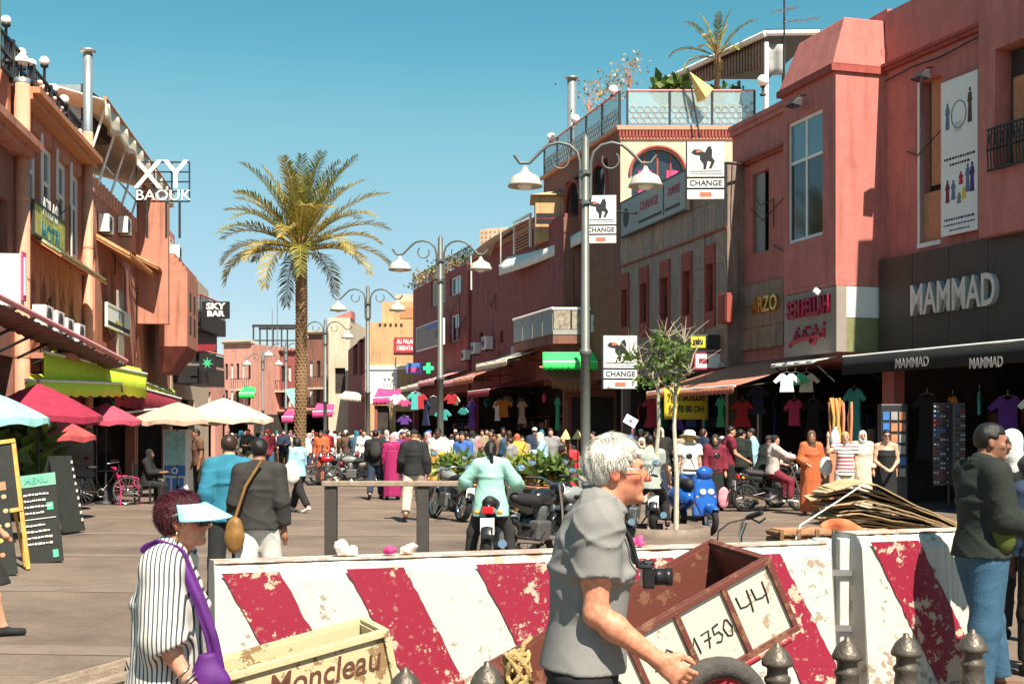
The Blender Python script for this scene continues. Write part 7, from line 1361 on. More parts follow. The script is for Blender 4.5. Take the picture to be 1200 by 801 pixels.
# ---------------------------------------------------------------- motorbikes, scooters, bicycles
mat('bike_black', (.012, .012, .013), .25, .1, spec=.5, coat=.5); mat('bike_red', (.40, .012, .02), .25, .1, coat=.6); mat('bike_blue', (.012, .085, .36), .2, .1, coat=.8); mat('bike_grey', (.20, .21, .21), .35, .1, coat=.3); mat('chrome', (.65, .65, .64), .12, .05, metal=1.0); mat('engine', (.14, .14, .14), .45, .3, 20, metal=.6); mat('seat_black', (.018, .017, .017), .6, .2, 20, .2, 200); mat('tail_red', (.55, .015, .02), .15, 0, spec=.6); mat('amber', (.75, .28, .04), .2, 0); mat('plate', (.75, .74, .70), .5, .03); mat('bike_tyre', (.016, .016, .016), .85, .2); mat('headlight', (.75, .78, .80), .08, 0, spec=.8); mat('mirror_glass', (.55, .68, .75), .05, 0, metal=.9)
def motorbike(label, loc, rz, m='bike_black', lean=5, plate=True, group='motorbikes parked on the square'):
 o = thing('motorbike', label, 'motorbike', loc, rz, group, (0, R(lean), rz)); Z = .30
 wheel_part(o, (0, .62, Z), .30, .085, 'bike_tyre', 'chrome', spokes=12, axis='X', tr=.075); wheel_part(o, (0, -.62, Z), .30, .11, 'bike_tyre', 'chrome', spokes=12, axis='X', tr=.085)
 for x in (-.085, .085): q = MB(); q.tube([(x, .62, Z), (x, .45, .78), (x * .8, .38, .98)], .025, 8); q.build('fork', 'chrome', o)
 q = MB(); q.tube([(0, .40, .86), (0, .2, .55), (0, -.1, .42), (0, -.4, .5)], .035, 8); q.tube([(0, .38, .9), (0, 0, .72), (0, -.5, .70)], .032, 8); q.tube([(-.07, -.1, .42), (-.09, -.62, Z)], .025, 8); q.tube([(.07, -.1, .42), (.09, -.62, Z)], .025, 8); q.build('frame', 'bike_black', o)
 S = Sdf(.022); S.ell(V3(0, .14, .83), V3(.13, .25, .12), None, .03); link('tank', S.mesh('tank', m), o)
 S = Sdf(.022); S.cone((0, .0, .78), (0, -.55, .84), .085, .075, .03); S.cone((.06, -.1, .78), (.05, -.5, .82), .06, .05, .03); S.cone((-.06, -.1, .78), (-.05, -.5, .82), .06, .05, .03); link('seat', S.mesh('seat', 'seat_black'), o)
 S = Sdf(.022); S.cone((0, -.25, .68), (0, -.72, .78), .09, .05, .03); link('tail_cowl', S.mesh('tail_cowl', m), o)
 q = MB(); q.box(-.15, .15, -.12, .2, .25, .52); q.lathe([(.09, 0), (.1, .05), (.1, .2), (.08, .24), (0, .24)], 12, (0, .1, .5)); q.build('engine', 'engine', o, .03)
 q = MB(); q.tube([(.12, .1, .4), (.16, -.1, .26), (.17, -.7, .34)], [.025, .035, .055], 10); q.build('exhaust', 'chrome', o)
 q = MB(); q.tube([(-.36, .22, 1.03), (-.2, .34, 1.05), (0, .38, .99), (.2, .34, 1.05), (.36, .22, 1.03)], .014, 6); hb = q.build('handlebar', 'chrome', o)
 for s in (-1, 1):
  q = MB(); q.tube([(s * .24, .30, 1.045), (s * .37, .21, 1.03)], .02, 8); q.build('grip', 'seat_black', hb); q = MB(); q.tube([(s * .25, .30, 1.05), (s * .30, .28, 1.20)], .008, 5); q.ball((s * .33, .27, 1.23), (.075, .02, .05), 12, 8); q.build('mirror', 'bike_black', hb); q = MB(); q.ball((s * .33, .253, 1.23), (.065, .01, .042), 12, 8); q.build('mirror_glass', 'mirror_glass', hb)
  q = MB(); q.ball((s * .14, -.70, .72), (.035, .035, .03), 10, 6); q.build('turn_signal', 'amber', o)
 S = Sdf(.02); S.ell(V3(0, .47, .92), V3(.10, .08, .10), None, .02); link('headlamp', S.mesh('headlamp', m), o); q = MB(); q.ball((0, .53, .92), (.085, .03, .085), 14, 8); q.build('headlight', 'headlight', o)
 q = MB(); q.grid(lambda a, b: ((a - .5) * .12, .62 + .34 * math.cos(R(40 + 110 * b)), Z + .34 * math.sin(R(40 + 110 * b)) - .02 * abs(a - .5)), 4, 8); q.build('front_fender', m, o, solid=.008); q = MB(); q.grid(lambda a, b: ((a - .5) * .14, -.62 - .35 * math.cos(R(20 + 90 * b)), Z + .36 * math.sin(R(20 + 90 * b)) - .03 * abs(a - .5)), 4, 8); q.build('rear_fender', 'bike_black', o, solid=.008)
 q = MB(); q.box(-.07, .07, -.80, -.74, .70, .79); q.build('tail_light', 'tail_red', o, .02)
 if plate: q = MB(); q.box(-.085, .085, -.86, -.85, .46, .66); q.build('number_plate', 'plate', o, .004)
 q = MB(); q.tube([(-.1, 0, .3), (-.28, -.08, .02 + .28 * math.sin(R(lean)))], .014, 6); q.build('kickstand', 'iron', o); return o
mb1 = motorbike('black motorbike seen from behind under the woman in mint', G(578, 16.2), R(-4), 'bike_black', 0)
motorbike('black motorbike with mirrors parked right of the woman in mint', G(622, 17.2), R(-35), 'bike_black', 8); motorbike('second black motorbike partly hidden by the white-haired man', G(655, 17.8), R(-50), 'bike_grey', 8)
motorbike('dark motorbike with a number plate behind the old man face', G(733, 20.2), R(-14), 'bike_black', 6); motorbike('black motorbike under the seated person in grey green', G(766, 21.6), R(-8), 'bike_black', 2); motorbike('motorbike ridden by the woman in the floral top', G(905, 27.2), R(-80), 'bike_black', 0)
motorbike('silver grey motorbike parked at the shops right of the rider', G(938, 28.6), R(-75), 'bike_grey', 8); motorbike('grey scooter-like motorbike left of the planter', G(524, 24.5), R(28), 'bike_grey', 8)
rnd = random.Random(5); lbs = ['red', 'black', 'grey', 'red', 'black', 'red', 'black']
for i in range(9):
 px = 388 + i * 8.5; c = ['bike_red', 'bike_black', 'bike_black', 'bike_grey', 'bike_black'][i % 5]
 b_ = copy_tree(mb1) if False else motorbike('x', G(px, 40 + rnd.uniform(-.8, .8)), R(rnd.uniform(60, 110)), c, 8, False, 'far row of parked motorbikes')
 b_['label'] = ['first', 'second', 'third', 'fourth', 'fifth', 'sixth', 'seventh', 'eighth', 'ninth'][i] + ' motorbike from the palm in the far parked row, ' + {'bike_red': 'red', 'bike_black': 'black', 'bike_grey': 'grey'}[c]
def scooter(label, loc, rz):
 o = thing('scooter', label, 'scooter', loc, rz); Z = .24
 wheel_part(o, (0, .60, Z), .24, .09, 'bike_tyre', 'chrome', spokes=6, axis='X', tr=.09); wheel_part(o, (0, -.50, Z), .24, .10, 'bike_tyre', 'chrome', spokes=6, axis='X', tr=.09)
 S = Sdf(.018); S.loft((0, .50, .30), (0, .36, .98), (1, 0, 0), [(0, .12, .05, 0), (.35, .21, .06, 0), (.8, .19, .06, 0), (1, .10, .05, 0)], .03); link('leg_shield', S.mesh('leg_shield', 'bike_blue'), o)
 S = Sdf(.018); S.ell(V3(0, .61, .40), V3(.095, .22, .12), None, .03); S.cut.append((lambda g: np.maximum(np.abs(g[..., 0]) - .06, g[..., 2] - .42), V3(-.2, .3, .1), V3(.2, 1, .6), 0)); link('front_fender', S.mesh('front_fender', 'bike_blue'), o)
 S = Sdf(.02); S.ell(V3(0, -.42, .56), V3(.20, .38, .22), None, .03); link('rear_body', S.mesh('rear_body', 'bike_blue'), o); q = MB(); q.box(-.17, .17, -.1, .38, .22, .28); q.build('floorboard', 'seat_black', o, .02)
 S = Sdf(.02); S.cone((0, -.12, .80), (0, -.68, .83), .10, .08, .03); link('seat', S.mesh('seat', 'seat_black'), o)
 S = Sdf(.018); S.ell(V3(0, .40, 1.02), V3(.15, .10, .10), None, .03); link('headset', S.mesh('headset', 'bike_blue'), o)
 for s in (-1, 1):
  q = MB(); q.ball((s * .075, .485, .70), (.06, .035, .055), 14, 8); q.build('headlight', 'headlight', o); q = MB(); q.ball((s * .16, .45, .62), (.03, .03, .025), 8, 6); q.build('turn_signal', 'amber', o); q = MB(); q.tube([(s * .1, .38, 1.05), (s * .34, .30, 1.06)], .02, 8); q.build('grip', 'seat_black', o); q = MB(); q.tube([(s * .16, .38, 1.08), (s * .24, .36, 1.26)], .008, 5); q.ball((s * .26, .36, 1.29), (.06, .02, .05), 10, 8); q.build('mirror', 'bike_black', o)
 return o
scooter('glossy blue scooter with twin round headlights beside the street tree', G(812, 21.5), R(200))
def bicycle(label, loc, rz, m='bike_black', lean=6):
 o = thing('bicycle', label, 'bicycle', loc, 0, None, (0, R(lean), rz)); wheel_part(o, (0, .52, .34), .34, .035, 'bike_tyre', 'chrome', spokes=18, axis='X', tr=.03); wheel_part(o, (0, -.52, .34), .34, .035, 'bike_tyre', 'chrome', spokes=18, axis='X', tr=.03)
 q = MB(); [q.tube(p, .017, 6) for p in (((0, .34, .86), (0, -.05, .30), (0, -.22, .80), (0, .36, .80)), ((0, -.52, .34), (0, -.05, .30)), ((0, -.52, .34), (0, -.2, .74)))]; q.build('frame', m, o); q = MB(); q.tube([(0, .52, .34), (0, .38, .74), (0, .32, .98)], .016, 6); q.build('fork', m, o)
 q = MB(); q.tube([(-.28, .12, 1.0), (-.25, .28, 1.03), (0, .34, 1.0), (.25, .28, 1.03), (.28, .12, 1.0)], .013, 6); q.build('handlebar', 'chrome', o); S = Sdf(.02); S.ell(V3(0, -.26, .88), V3(.075, .14, .04), None, .02); link('saddle', S.mesh('saddle', 'seat_black'), o); q = MB(); ring(q, (.05, -.05, .30), .09, (1, 0, 0), .01); q.build('chainring', 'steel', o); return o
bicycle('dark bicycle with thin wheels under the rose pink parasol', G(122, 29.3), R(-80))
q0 = thing('handlebar', 'bicycle handlebar with black grip and cables poking above the barrier', 'bicycle', P(868, 640, 9.6)); o_ = q0.location; q = MB(); q.tube([P(868, 640, 9.6) - o_ - Vector((0, 0, .7)), P(868, 628, 9.6) - o_, P(874, 612, 9.6) - o_], .012, 6); q.build('stem', 'chrome', q0); q = MB(); q.tube([P(866, 628, 9.7) - o_, P(870, 610, 9.6) - o_, P(880, 602, 9.5) - o_], .012, 6); q.build('bar', 'chrome', q0); q = MB(); q.tube([P(876, 606, 9.5) - o_, P(893, 600, 9.4) - o_], .02, 8); q.build('grip', 'seat_black', q0); q = MB(); q.tube([P(876, 607, 9.5) - o_, P(855, 612, 9.5) - o_, P(842, 622, 9.5) - o_, P(840, 638, 9.5) - o_], .006, 5); q.tube([P(880, 607, 9.5) - o_, P(890, 612, 9.45) - o_, P(897, 607, 9.4) - o_], .008, 5); q.build('cable', 'iron', q0)
wheel_part(q0, (-.05, .35, -.86 + .34), .33, .035, 'bike_tyre', 'chrome', spokes=16, axis='Y', tr=.03); q = MB(); q.tube([(.0, 0, -.05), (-.05, .35, -.5)], .015, 6); q.build('frame', 'iron', q0)
# ---------------------------------------------------------------- cafe boards and furniture on the left
mat('chalkboard', (.022, .024, .022), .8, .2, 8); mat('chalk', (.62, .60, .54), .9, .1); mat('easel_wood', (.55, .30, .07), .7, .2, 12); mat('mint_header', (.16, .36, .26), .7, .1); mat('chalk_green', (.10, .38, .28), .9, .1)
def scribble(o, w, z0, z1, n, m='chalk', y=-.012, h=.022, seed=1, x0=None):
 rnd = random.Random(seed)
 for i in range(n):
  z = z1 + (z0 - z1) * i / max(1, n - 1); q = MB(); x = -w if x0 is None else x0; e = w * rnd.uniform(.1, .8)
  while x < e: l = rnd.uniform(.015, .05); q.box(x, x + l, y - .002, y, z - h / 2 + rnd.uniform(-.004, .004), z + h / 2 + rnd.uniform(-.004, .004)); x += l + .010
  q.build('chalk_line', m, o, kind='stuff')
o = thing('chalk_menu', 'black chalkboard menu with a mint green header leaning on the pavement', 'menu board', G(52, 16.5), R(6), None, (R(-8), R(-7), R(8))); q = MB(); q.box(-.24, .24, 0, .03, 0, 1.08); q.build('board', 'chalkboard', o, .006); q = MB(); q.box(-.24, .24, -.008, -.001, 1.0, 1.16); q.build('header', 'mint_header', o); text('lettering', 'MENU', .11, 'chalk_green', o, (0, -.012, 1.08), bold=.003)
scribble(o, .18, .66, .90, 4, seed=2); scribble(o, .18, .26, .50, 4, seed=3); q = MB(); q.box(-.2, .2, -.01, -.001, .575, .585); q.build('rule', 'chalk', o); q = MB(); q.box(.1, .18, -.01, -.001, .68, .78); q.box(.12, .19, -.011, -.0011, .06, .16); q.build('drawing', 'chalk_green', o, kind='stuff')
q = MB(); q.tube([(-.1, .03, 1.0), (-.1, .45, .08)], .015, 6); q.build('back_leg', 'easel_wood', o)
o = thing('easel', 'yellow wooden easel frame beside the chalkboard menu', 'easel', G(20, 15.6), R(0), None, (R(-10), R(-8), R(12)))
for x, t in ((-.13, 1.62), (.13, 1.62)): q = MB(); q.box(x - .025, x + .025, 0, .04, 0, t); q.build('upright', 'easel_wood', o, .004)
for z in (1.58, .72): q = MB(); q.box(-.155, .155, -.012, .028, z, z + .05); q.build('crossbar', 'easel_wood', o, .004)
q = MB(); q.box(-.10, .10, .012, .03, .77, 1.58); q.build('picture_panel', 'chalkboard', o); q = MB(); q.tube([(0, .04, 1.5), (0, .6, .02)], .02, 6); q.build('back_leg', 'easel_wood', o)
o = thing('photo_menu', 'dark picture menu board with small food photos at the left edge', 'menu board', G(0, 15.0), 0, None, (R(-8), R(-9), R(10))); q = MB(); q.box(-.3, .2, 0, .03, .0, 1.1); q.build('board', 'chalkboard', o); q = MB(); q.box(-.3, .2, -.006, -.001, 1.0, 1.1); q.build('header', 'wood_board', o); rnd = random.Random(6)
for i in range(24): q = MB(); q.ball((-.24 + .1 * (i % 5), -.004, .92 - .17 * (i // 5)), (.034, .005, .03), 10, 6); q.build('food_photo', rnd.choice(['cardboard', 'cart_cream', 'wood_board', 'sign_olive']), o)
o = thing('menu_stand', 'tall standing menu board with rows of food pictures under the coral parasol', 'menu board', G(86, 31.5), R(4)); w = .5; mat('menu_paper', (.33, .28, .27), .6, .15, 4); q = MB(); q.box(-w, w, 0, .04, .20, 1.78); q.build('board', 'menu_paper', o, .006)
for x in (-w - .03, w + .03): q = MB(); q.box(x - .03, x + .03, -.02, .06, 0, 1.8); q.build('leg', 'dark_frame', o)
q = MB(); q.box(-w - .3, w + .3, -.25, .25, 0, .06); q.build('foot', 'dark_frame', o, .01); rnd = random.Random(9)
for r_ in range(3):
 q = MB(); q.box(-w + .04, w - .04, -.006, -.001, .28 + .5 * r_, .70 + .5 * r_); q.build('printed_section', 'sign_grey' if r_ != 1 else 'sign_beige', o)
 for c_ in range(4): q = MB(); q.ball((-.34 + .22 * c_, -.009, .42 + .5 * r_ + .12 * (c_ % 2)), (.07, .004, .05), 10, 6); q.build('food_photo', rnd.choice(['wood_board', 'ink', 'cardboard', 'awn_maroon']), o)
text('lettering', 'MENU', .14, 'awn_maroon', o, (0, -.008, 1.69))
o = thing('sandwich_board', 'black folding A-frame board standing in front of the menu stand', 'menu board', G(70, 21.3), R(70))
for s in (-1, 1): q = MB(); M_ = Matrix.Rotation(R(13 * s), 4, 'X'); q.box(-.27, .27, -.015, .015, .04, 1.32, M=Matrix.Translation((0, s * -.30, 0)) @ M_.inverted() @ Matrix.Identity(4)) ; q.build('panel', 'chalkboard', o)
rnd = random.Random(3); q = MB()
for i in range(9): z = .2 + .12 * i; q.box(.2, .24, -.33 + .225 * z, -.32 + .225 * z, z, z + .05)
q.build('chalk_marks', 'chalk', o, kind='stuff')
mat('chair_magenta', (.50, .02, .12), .5, .08); o = thing('plastic_chair', 'magenta plastic chair beside the bicycle at the cafe', 'chair', G(150, 29.6), R(-60)); q = MB(); q.grid(lambda a, b: ((a - .5) * .44, (b - .5) * .42, .43 - .02 * math.sin(math.pi * a) * math.sin(math.pi * b)), 6, 6); q.build('seat', 'chair_magenta', o, solid=.02); q = MB(); q.grid(lambda a, b: ((a - .5) * .42, -.21 - .12 * b - .03 * math.sin(math.pi * a), .46 + .42 * b), 6, 6); q.build('backrest', 'chair_magenta', o, solid=.02)
for x, y in ((-.2, .19), (.2, .19), (-.2, -.2), (.2, -.2)): q = MB(); q.tube([(x, y, .43), (x * 1.15, y * 1.15, 0)], .018, 6); q.build('leg', 'chair_magenta', o)
for s in (-1, 1): q = MB(); q.tube([(s * .2, -.24, .66), (s * .24, 0, .66), (s * .23, .18, .62), (s * .2, .2, .43)], .018, 6); q.build('armrest', 'chair_magenta', o)
o = thing('cafe_table', 'small dark round cafe table in front of the seated woman in black', 'table', G(183, 30.2)); q = MB(); q.lathe([(0, .70), (.34, .70), (.35, .72), (.34, .74), (0, .74)], 24); q.build('top', 'seat_black', o); q = MB(); q.lathe([(.25, 0), (.25, .03), (.04, .06), (.035, .7)], 16); q.build('pedestal', 'iron', o)
mat('cooler_blue', (.05, .17, .45), .5, .1); mat('ad_teal', (.30, .55, .55), .5, .3, 5); o = thing('drinks_fridge', 'upright drinks fridge with a pale teal poster and blue logo', 'fridge', G(205, 33.0), R(-8)); q = MB(); q.box(-.33, .33, 0, .6, 0, 1.75); q.build('cabinet', 'sign_white', o, .02); q = MB(); q.box(-.28, .28, -.02, -.001, .85, 1.7); q.build('poster', 'ad_teal', o); q = MB(); q.box(-.28, .28, -.02, -.001, .55, .82); q.build('logo_panel', 'cooler_blue', o); q = MB(); ring(q, (0, -.025, .69), .07, (0, 1, 0), .018); q.build('logo_ring', 'ink_white', o)
for i in range(3): q = MB(); q.box(-.25 + .18 * i, -.12 + .18 * i, -.02, -.001, .15, .5); q.build('bottle_picture', 'cooler_blue', o)
# ---------------------------------------------------------------- shop goods on the right
mat('rack_glint', (.35, .38, .42), .15, .5, 40, spec=.9); mat('rack_dark', (.03, .03, .035), .3, .3, 40)
o = thing('sunglasses_rack', 'tall revolving rack of sunglasses outside the dark shop', 'display rack', G(1112, 27.2)); q = MB(); q.tube([(0, 0, 0), (0, 0, 2.35)], .03, 8); q.lathe([(.35, 0), (.35, .05), (.05, .1)], 20); q.build('stand', 'iron', o); q = MB(); q.box(-.33, .33, -.03, .03, .55, 2.3); q.box(-.03, .03, -.33, .33, .551, 2.301); q.build('panel', 'rack_dark', o); rnd = random.Random(1)
for r_ in range(17):
 for c_ in range(5):
  x = -.28 + .14 * c_; z = .62 + .1 * r_; q = MB(); q.ball((x - .03, -.05, z), (.027, .008, .02), 8, 5); q.ball((x + .03, -.05, z), (.027, .008, .02), 8, 5); q.tube([(x - .06, -.04, z + .012), (x + .06, -.04, z + .012)], .005, 4); q.build('sunglasses', rnd.choice(['rack_glint', 'rack_glint', 'cooler_blue', 'awn_maroon', 'ink']), o)
o = thing('postcard_rack', 'narrow dark display case left of the sunglasses rack', 'display rack', G(1046, 28.4)); q = MB(); q.box(-.3, .3, -.15, .15, 0, 2.3); q.build('case', 'rack_dark', o, .02); rnd = random.Random(4)
for r_ in range(6):
 for c_ in range(3): q = MB(); q.box(-.26 + .18 * c_, -.12 + .18 * c_, -.17, -.151, .7 + .25 * r_, .88 + .25 * r_); q.build('card', rnd.choice(['sign_grey', 'cooler_blue', 'wood_board', 'menu_paper']), o)
o = thing('drumstick_stand', 'stand of tall wooden sticks and a ceramic jar before the dark shop', 'display stand', G(984, 27.6)); q = MB(); q.box(-.3, .3, -.3, .3, 0, 1.35); q.build('table', 'wood_board', o, .02); rnd = random.Random(7)
for i in range(12): x = rnd.uniform(-.22, .22); q = MB(); q.tube([(x, rnd.uniform(-.1, .1), 1.35), (x + rnd.uniform(-.05, .05), rnd.uniform(-.1, .1), 2.0), (x * 1.2, 0, rnd.uniform(2.3, 2.5))], .032, 6); q.build('stick', 'easel_wood' if i % 2 else 'wood_board', o)
q = MB(); q.lathe([(.07, 1.35), (.11, 1.5), (.09, 1.65), (.04, 1.75), (.06, 1.8)], 14, (-.16, -.22, 0)); q.build('jar', 'ink_white', o)
GAR = dict(g_pink=(.62, .07, .20), g_white=(.72, .72, .70), g_purple=(.10, .03, .22), g_teal=(.06, .38, .36), g_red=(.45, .03, .04), g_navy=(.03, .04, .10), g_black=(.015, .015, .017), g_orange=(.60, .22, .04), g_green=(.03, .35, .16), g_beige=(.45, .36, .26))
for k_, v_ in GAR.items(): mat(k_, v_, .85, .15, 8)
def garment(loc, m, kind, label, rz=0, s=1.0):
 o = thing('hanging_garment', label, 'clothing', loc, rz, 'clothes hanging outside the shops'); L_ = dict(shirt=.7, dress=1.15, top=.42)[kind] * s
 pts = [(-.2, 0), (-.42, -.22), (-.33, -.3), (-.2, -.2), (-.19, -L_ * .6), (-.22 - (.12 if kind == 'dress' else 0), -L_), (.22 + (.12 if kind == 'dress' else 0), -L_), (.19, -L_ * .6), (.2, -.2), (.33, -.3), (.42, -.22), (.2, 0), (.08, .0), (0, -.07), (-.08, 0)]
 q = MB(); q.prism([(x * s, z * s) for x, z in pts][::-1], -.03, .03); q.build('cloth', m, o, .01); q = MB(); q.tube([(-.2 * s, 0, .0), (0, 0, .06), (.2 * s, 0, 0)], .008, 5); q.tube([(0, 0, .06), (0, 0, .16)], .006, 5); q.build('hanger', 'steel', o); return o
spec = [(474, 468, 'g_pink', 'top'), (474, 488, 'g_purple', 'top'), (474, 503, 'g_white', 'shirt'), (487, 460, 'g_teal', 'shirt'), (492, 462, 'g_red', 'shirt'), (499, 470, 'g_navy', 'dress'), (466, 462, 'g_white', 'top'), (508, 465, 'g_black', 'dress'), (529, 462, 'g_red', 'top'), (534, 465, 'g_beige', 'top'), (543, 478, 'g_teal', 'top'), (553, 470, 'g_purple', 'dress'), (458, 470, 'g_beige', 'top'), (519, 480, 'g_teal', 'top'), (612, 470, 'g_beige', 'dress'), (590, 468, 'g_orange', 'shirt')]
CN = dict(g_pink='pink', g_white='white', g_purple='purple', g_teal='teal', g_red='red', g_navy='navy', g_black='black', g_orange='orange', g_green='green', g_beige='beige')
for i, (px, py, m, kd) in enumerate(spec):
 d = 58 if px > 515 else (62 if px > 480 else 66); lb = f"{CN[m]} {kd} hanging " + ('left of' if px < 500 else 'right of') + ' the second lamp post' + (', lowest of the column' if py > 495 else ', in the middle of the column' if py > 485 and px < 480 else '') + (' at the stall end' if px < 470 else ' near the reed blind' if px > 585 else ' beside the lamp' if px == 519 else '')
 garment(P(px, py, d), m, kd, lb, R(rnd.uniform(-60, 30)), rnd.uniform(.8, 1.1))
for i, (px, py, m, kd, lb) in enumerate(((922, 438, 'g_white', 'shirt', 'white cloth hanging under the short roller awning'), (932, 438, 'g_green', 'top', 'green top hanging under the short roller awning'), (945, 438, 'g_beige', 'shirt', 'beige shirt hanging under the short roller awning'), (870, 470, 'g_red', 'dress', 'dark red robe hanging inside the shop under the gold letters'), (888, 455, 'g_navy', 'dress', 'navy robe hanging inside the shop under the gold letters'))): garment(P(px, py, 31.5 if px > 900 else 36.5), m, kd, lb, R(-20), .8)
# dark stock stacked inside the shops so the openings do not read as empty
rnd = random.Random(11); STK = ['awn_maroon', 'ink', 'ink', 'wall_brown', 'g_navy', 'ink', 'chalkboard', 'wood_board', 'ink', 'curtain']
def shelves(f, u0, u1, dep, label, h=2.4):
 o = f.thing('stock_shelf', label, 'shelf', u0, 0, -dep); L_ = u1 - u0; q = MB()
 for z in (.35, .85, 1.35, 1.85, h): q.box(0, L_, -.4, 0, z - .02, z + .02)
 for x in [L_ * i / 4 for i in range(5)]: q.box(x - .02, x + .02, -.4, 0, 0, h)
 q.build('rack', 'rack_dark', o)
 for z in (.37, .87, 1.37, 1.87):
  x = .08
  while x < L_ - .4: w = rnd.uniform(.14, .38); q = MB(); hh = rnd.uniform(.15, .42); q.box(x, x + w, -.38, -.06, z + .002, z + hh); q.build('stock_box', rnd.choice(STK), o, .01); x += w + rnd.uniform(.02, .12)
for f, a, b, lb in ((f1, .8, 3.0, 'stock shelf deep inside the dark fashion shop'), (f1, 3.6, 7, 'second stock shelf deep inside the dark fashion shop'), (f2, .8, 4.2, 'stock shelf inside the shop below the gold letters'), (f2, 4.5, 7.6, 'stock shelf inside the shop below the crimson letters'), (f3, .6, 4.6, 'stock shelf inside the far half of the stone building'), (f3, 5, 9, 'stock shelf inside the near half of the stone building'), (f4, 1, 6, 'stock shelf inside the far end of the maroon building'), (f4, 7, 13, 'stock shelf inside the near end of the maroon building'), (f5, 1, 7, 'stock shelf in the shops below the planted roof, far end'), (f5, 7.5, 13.5, 'stock shelf in the shops below the planted roof, near end')): shelves(f, a, b, 2.7, lb)
for f, a, b, lb in ((fl1, 1, 5, 'stock shelf inside the brown left building'), (fl2, .6, 3.4, 'counter shelf inside the arcade building near the duct'), (fl2, 3.6, 6.3, 'counter shelf inside the arcade building near the flue'), (fl3, .6, 4, 'counter shelf inside the salmon building, near half'), (fl3, 4.4, 7.6, 'counter shelf inside the salmon building, far half')): shelves(f, a, b, 2.6, lb)
ph = thing('paper_fan', 'white paper sheet with a pink mark held up behind the old man', 'paper', P(739, 493, 19.8), 0, None, (R(70), R(30), 0)); q = MB(); q.box(-.10, .10, -.075, .075, 0, .004); q.build('sheet', 'ink_white', ph); q = MB(); q.lathe([(0, 0), (.03, 0), (.03, .002), (0, .002)], 12, (0, 0, .005)); q.build('printed_mark', 'ribbon_pink', ph)
for i, px in enumerate((663, 677)): o = thing('straw_hat', ['left pointed straw hat on a display pole', 'right pointed straw hat on a display pole'][i], 'hat', G(px, 26)); mat('straw', (.70, .52, .20), .8, .15, 20); q = MB(); z = P(px, 514, 26).z; q.lathe([(.12, z), (.0, z + .2)], 16); q.lathe([(.12, z), (0, z + .01)], 16); q.build('cone', 'straw', o); q = MB(); q.tube([(0, 0, 0), (0, 0, z + .02)], .015, 6); q.build('pole', 'wood_board', o)
o = thing('teal_flag', 'triangular teal flag hanging beside the palm trunk', 'flag', P(347, 456, 60)); q = MB(); q.prism([(-.55, 0), (.1, .1), (.1, -1.2)], -.01, .01); q.build('cloth', 'ad_teal', o); q = MB(); q.tube([(.12, 0, -1.3), (.12, 0, .3)], .02, 5); q.build('pole', 'iron', o)
for i, (pa, pb, y0, y1, d, m, lb) in enumerate(((366, 392, 472, 486, 80, 'awn_magenta', 'magenta stall awning just right of the palm'), (330, 346, 480, 492, 82, 'awn_magenta', 'magenta stall awning just left of the palm'), (437, 470, 455, 470, 70, 'awn_magenta', 'magenta stall awning under the ochre building'), (398, 425, 458, 466, 84, 'awn_cream', 'cream stall awning beyond the third lamp post'), (280, 300, 452, 464, 95, 'awn_green', 'small green stall canopy far down on the left'))):
 sheet('stall_awning', lb, [(pa + 6, y0, d + 2), (pb, y0 + 2, d + 2), (pb - 2, (y0 + y1) / 2 + 2, d - .5), (pa, y1 - 4, d - .5)], m, val=.35)
rnd = random.Random(31)
for root, f, n_, za, zb in ((r4, f4, 5, 4, 9.5), (r5, f5, 4, 4, 9.5), (l3, fl3, 4, 4, 7.6), (l2, fl2, 4, 3.6, 8), (r1, f1, 3, 6.3, 9.5), (r2, f2, 4, 5.5, 9)):
 for i in range(n_):
  u = rnd.uniform(.4, f.len - .6); z = rnd.uniform(za, zb); w = rnd.uniform(.8, 3.2); q = MB(); q.tube([(u, -.05, z), (u + w * .3, -.06, z - rnd.uniform(.1, .5)), (min(u + w, f.len - .1), -.05, z + rnd.uniform(-.3, .4)), (min(u + w, f.len - .1), -.05, z - rnd.uniform(.4, 2))], .016, 5); q.build('cable', 'dark_frame', root)
NM = 'first second third fourth fifth sixth seventh'.split(); rnd = random.Random(77)
for f, n_, u0, us, z_, nm in ((f3, 7, .8, 1.2, 2.75, 'under the stone building'), (f4, 7, 1.5, 1.9, 3.3, 'along the maroon building'), (f2, 6, .9, 1.05, 2.7, 'inside the shop below the gold letters'), (f1, 6, 1.0, .9, 2.6, 'in the dark fashion shop'), (fl3, 5, .9, 1.4, 2.6, 'inside the salmon building on the left')):
 for i in range(n_):
  m = rnd.choice(list(CN)); kd = rnd.choice(['shirt', 'dress', 'top', 'dress']); garment(f.w(u0 + us * i, z_ + rnd.uniform(-.2, .1), -.45), m, kd, f'{CN[m]} {kd}, {NM[i]} in the row of clothes {nm}', f.rz + R(rnd.uniform(-50, 50)), rnd.uniform(.85, 1.2))
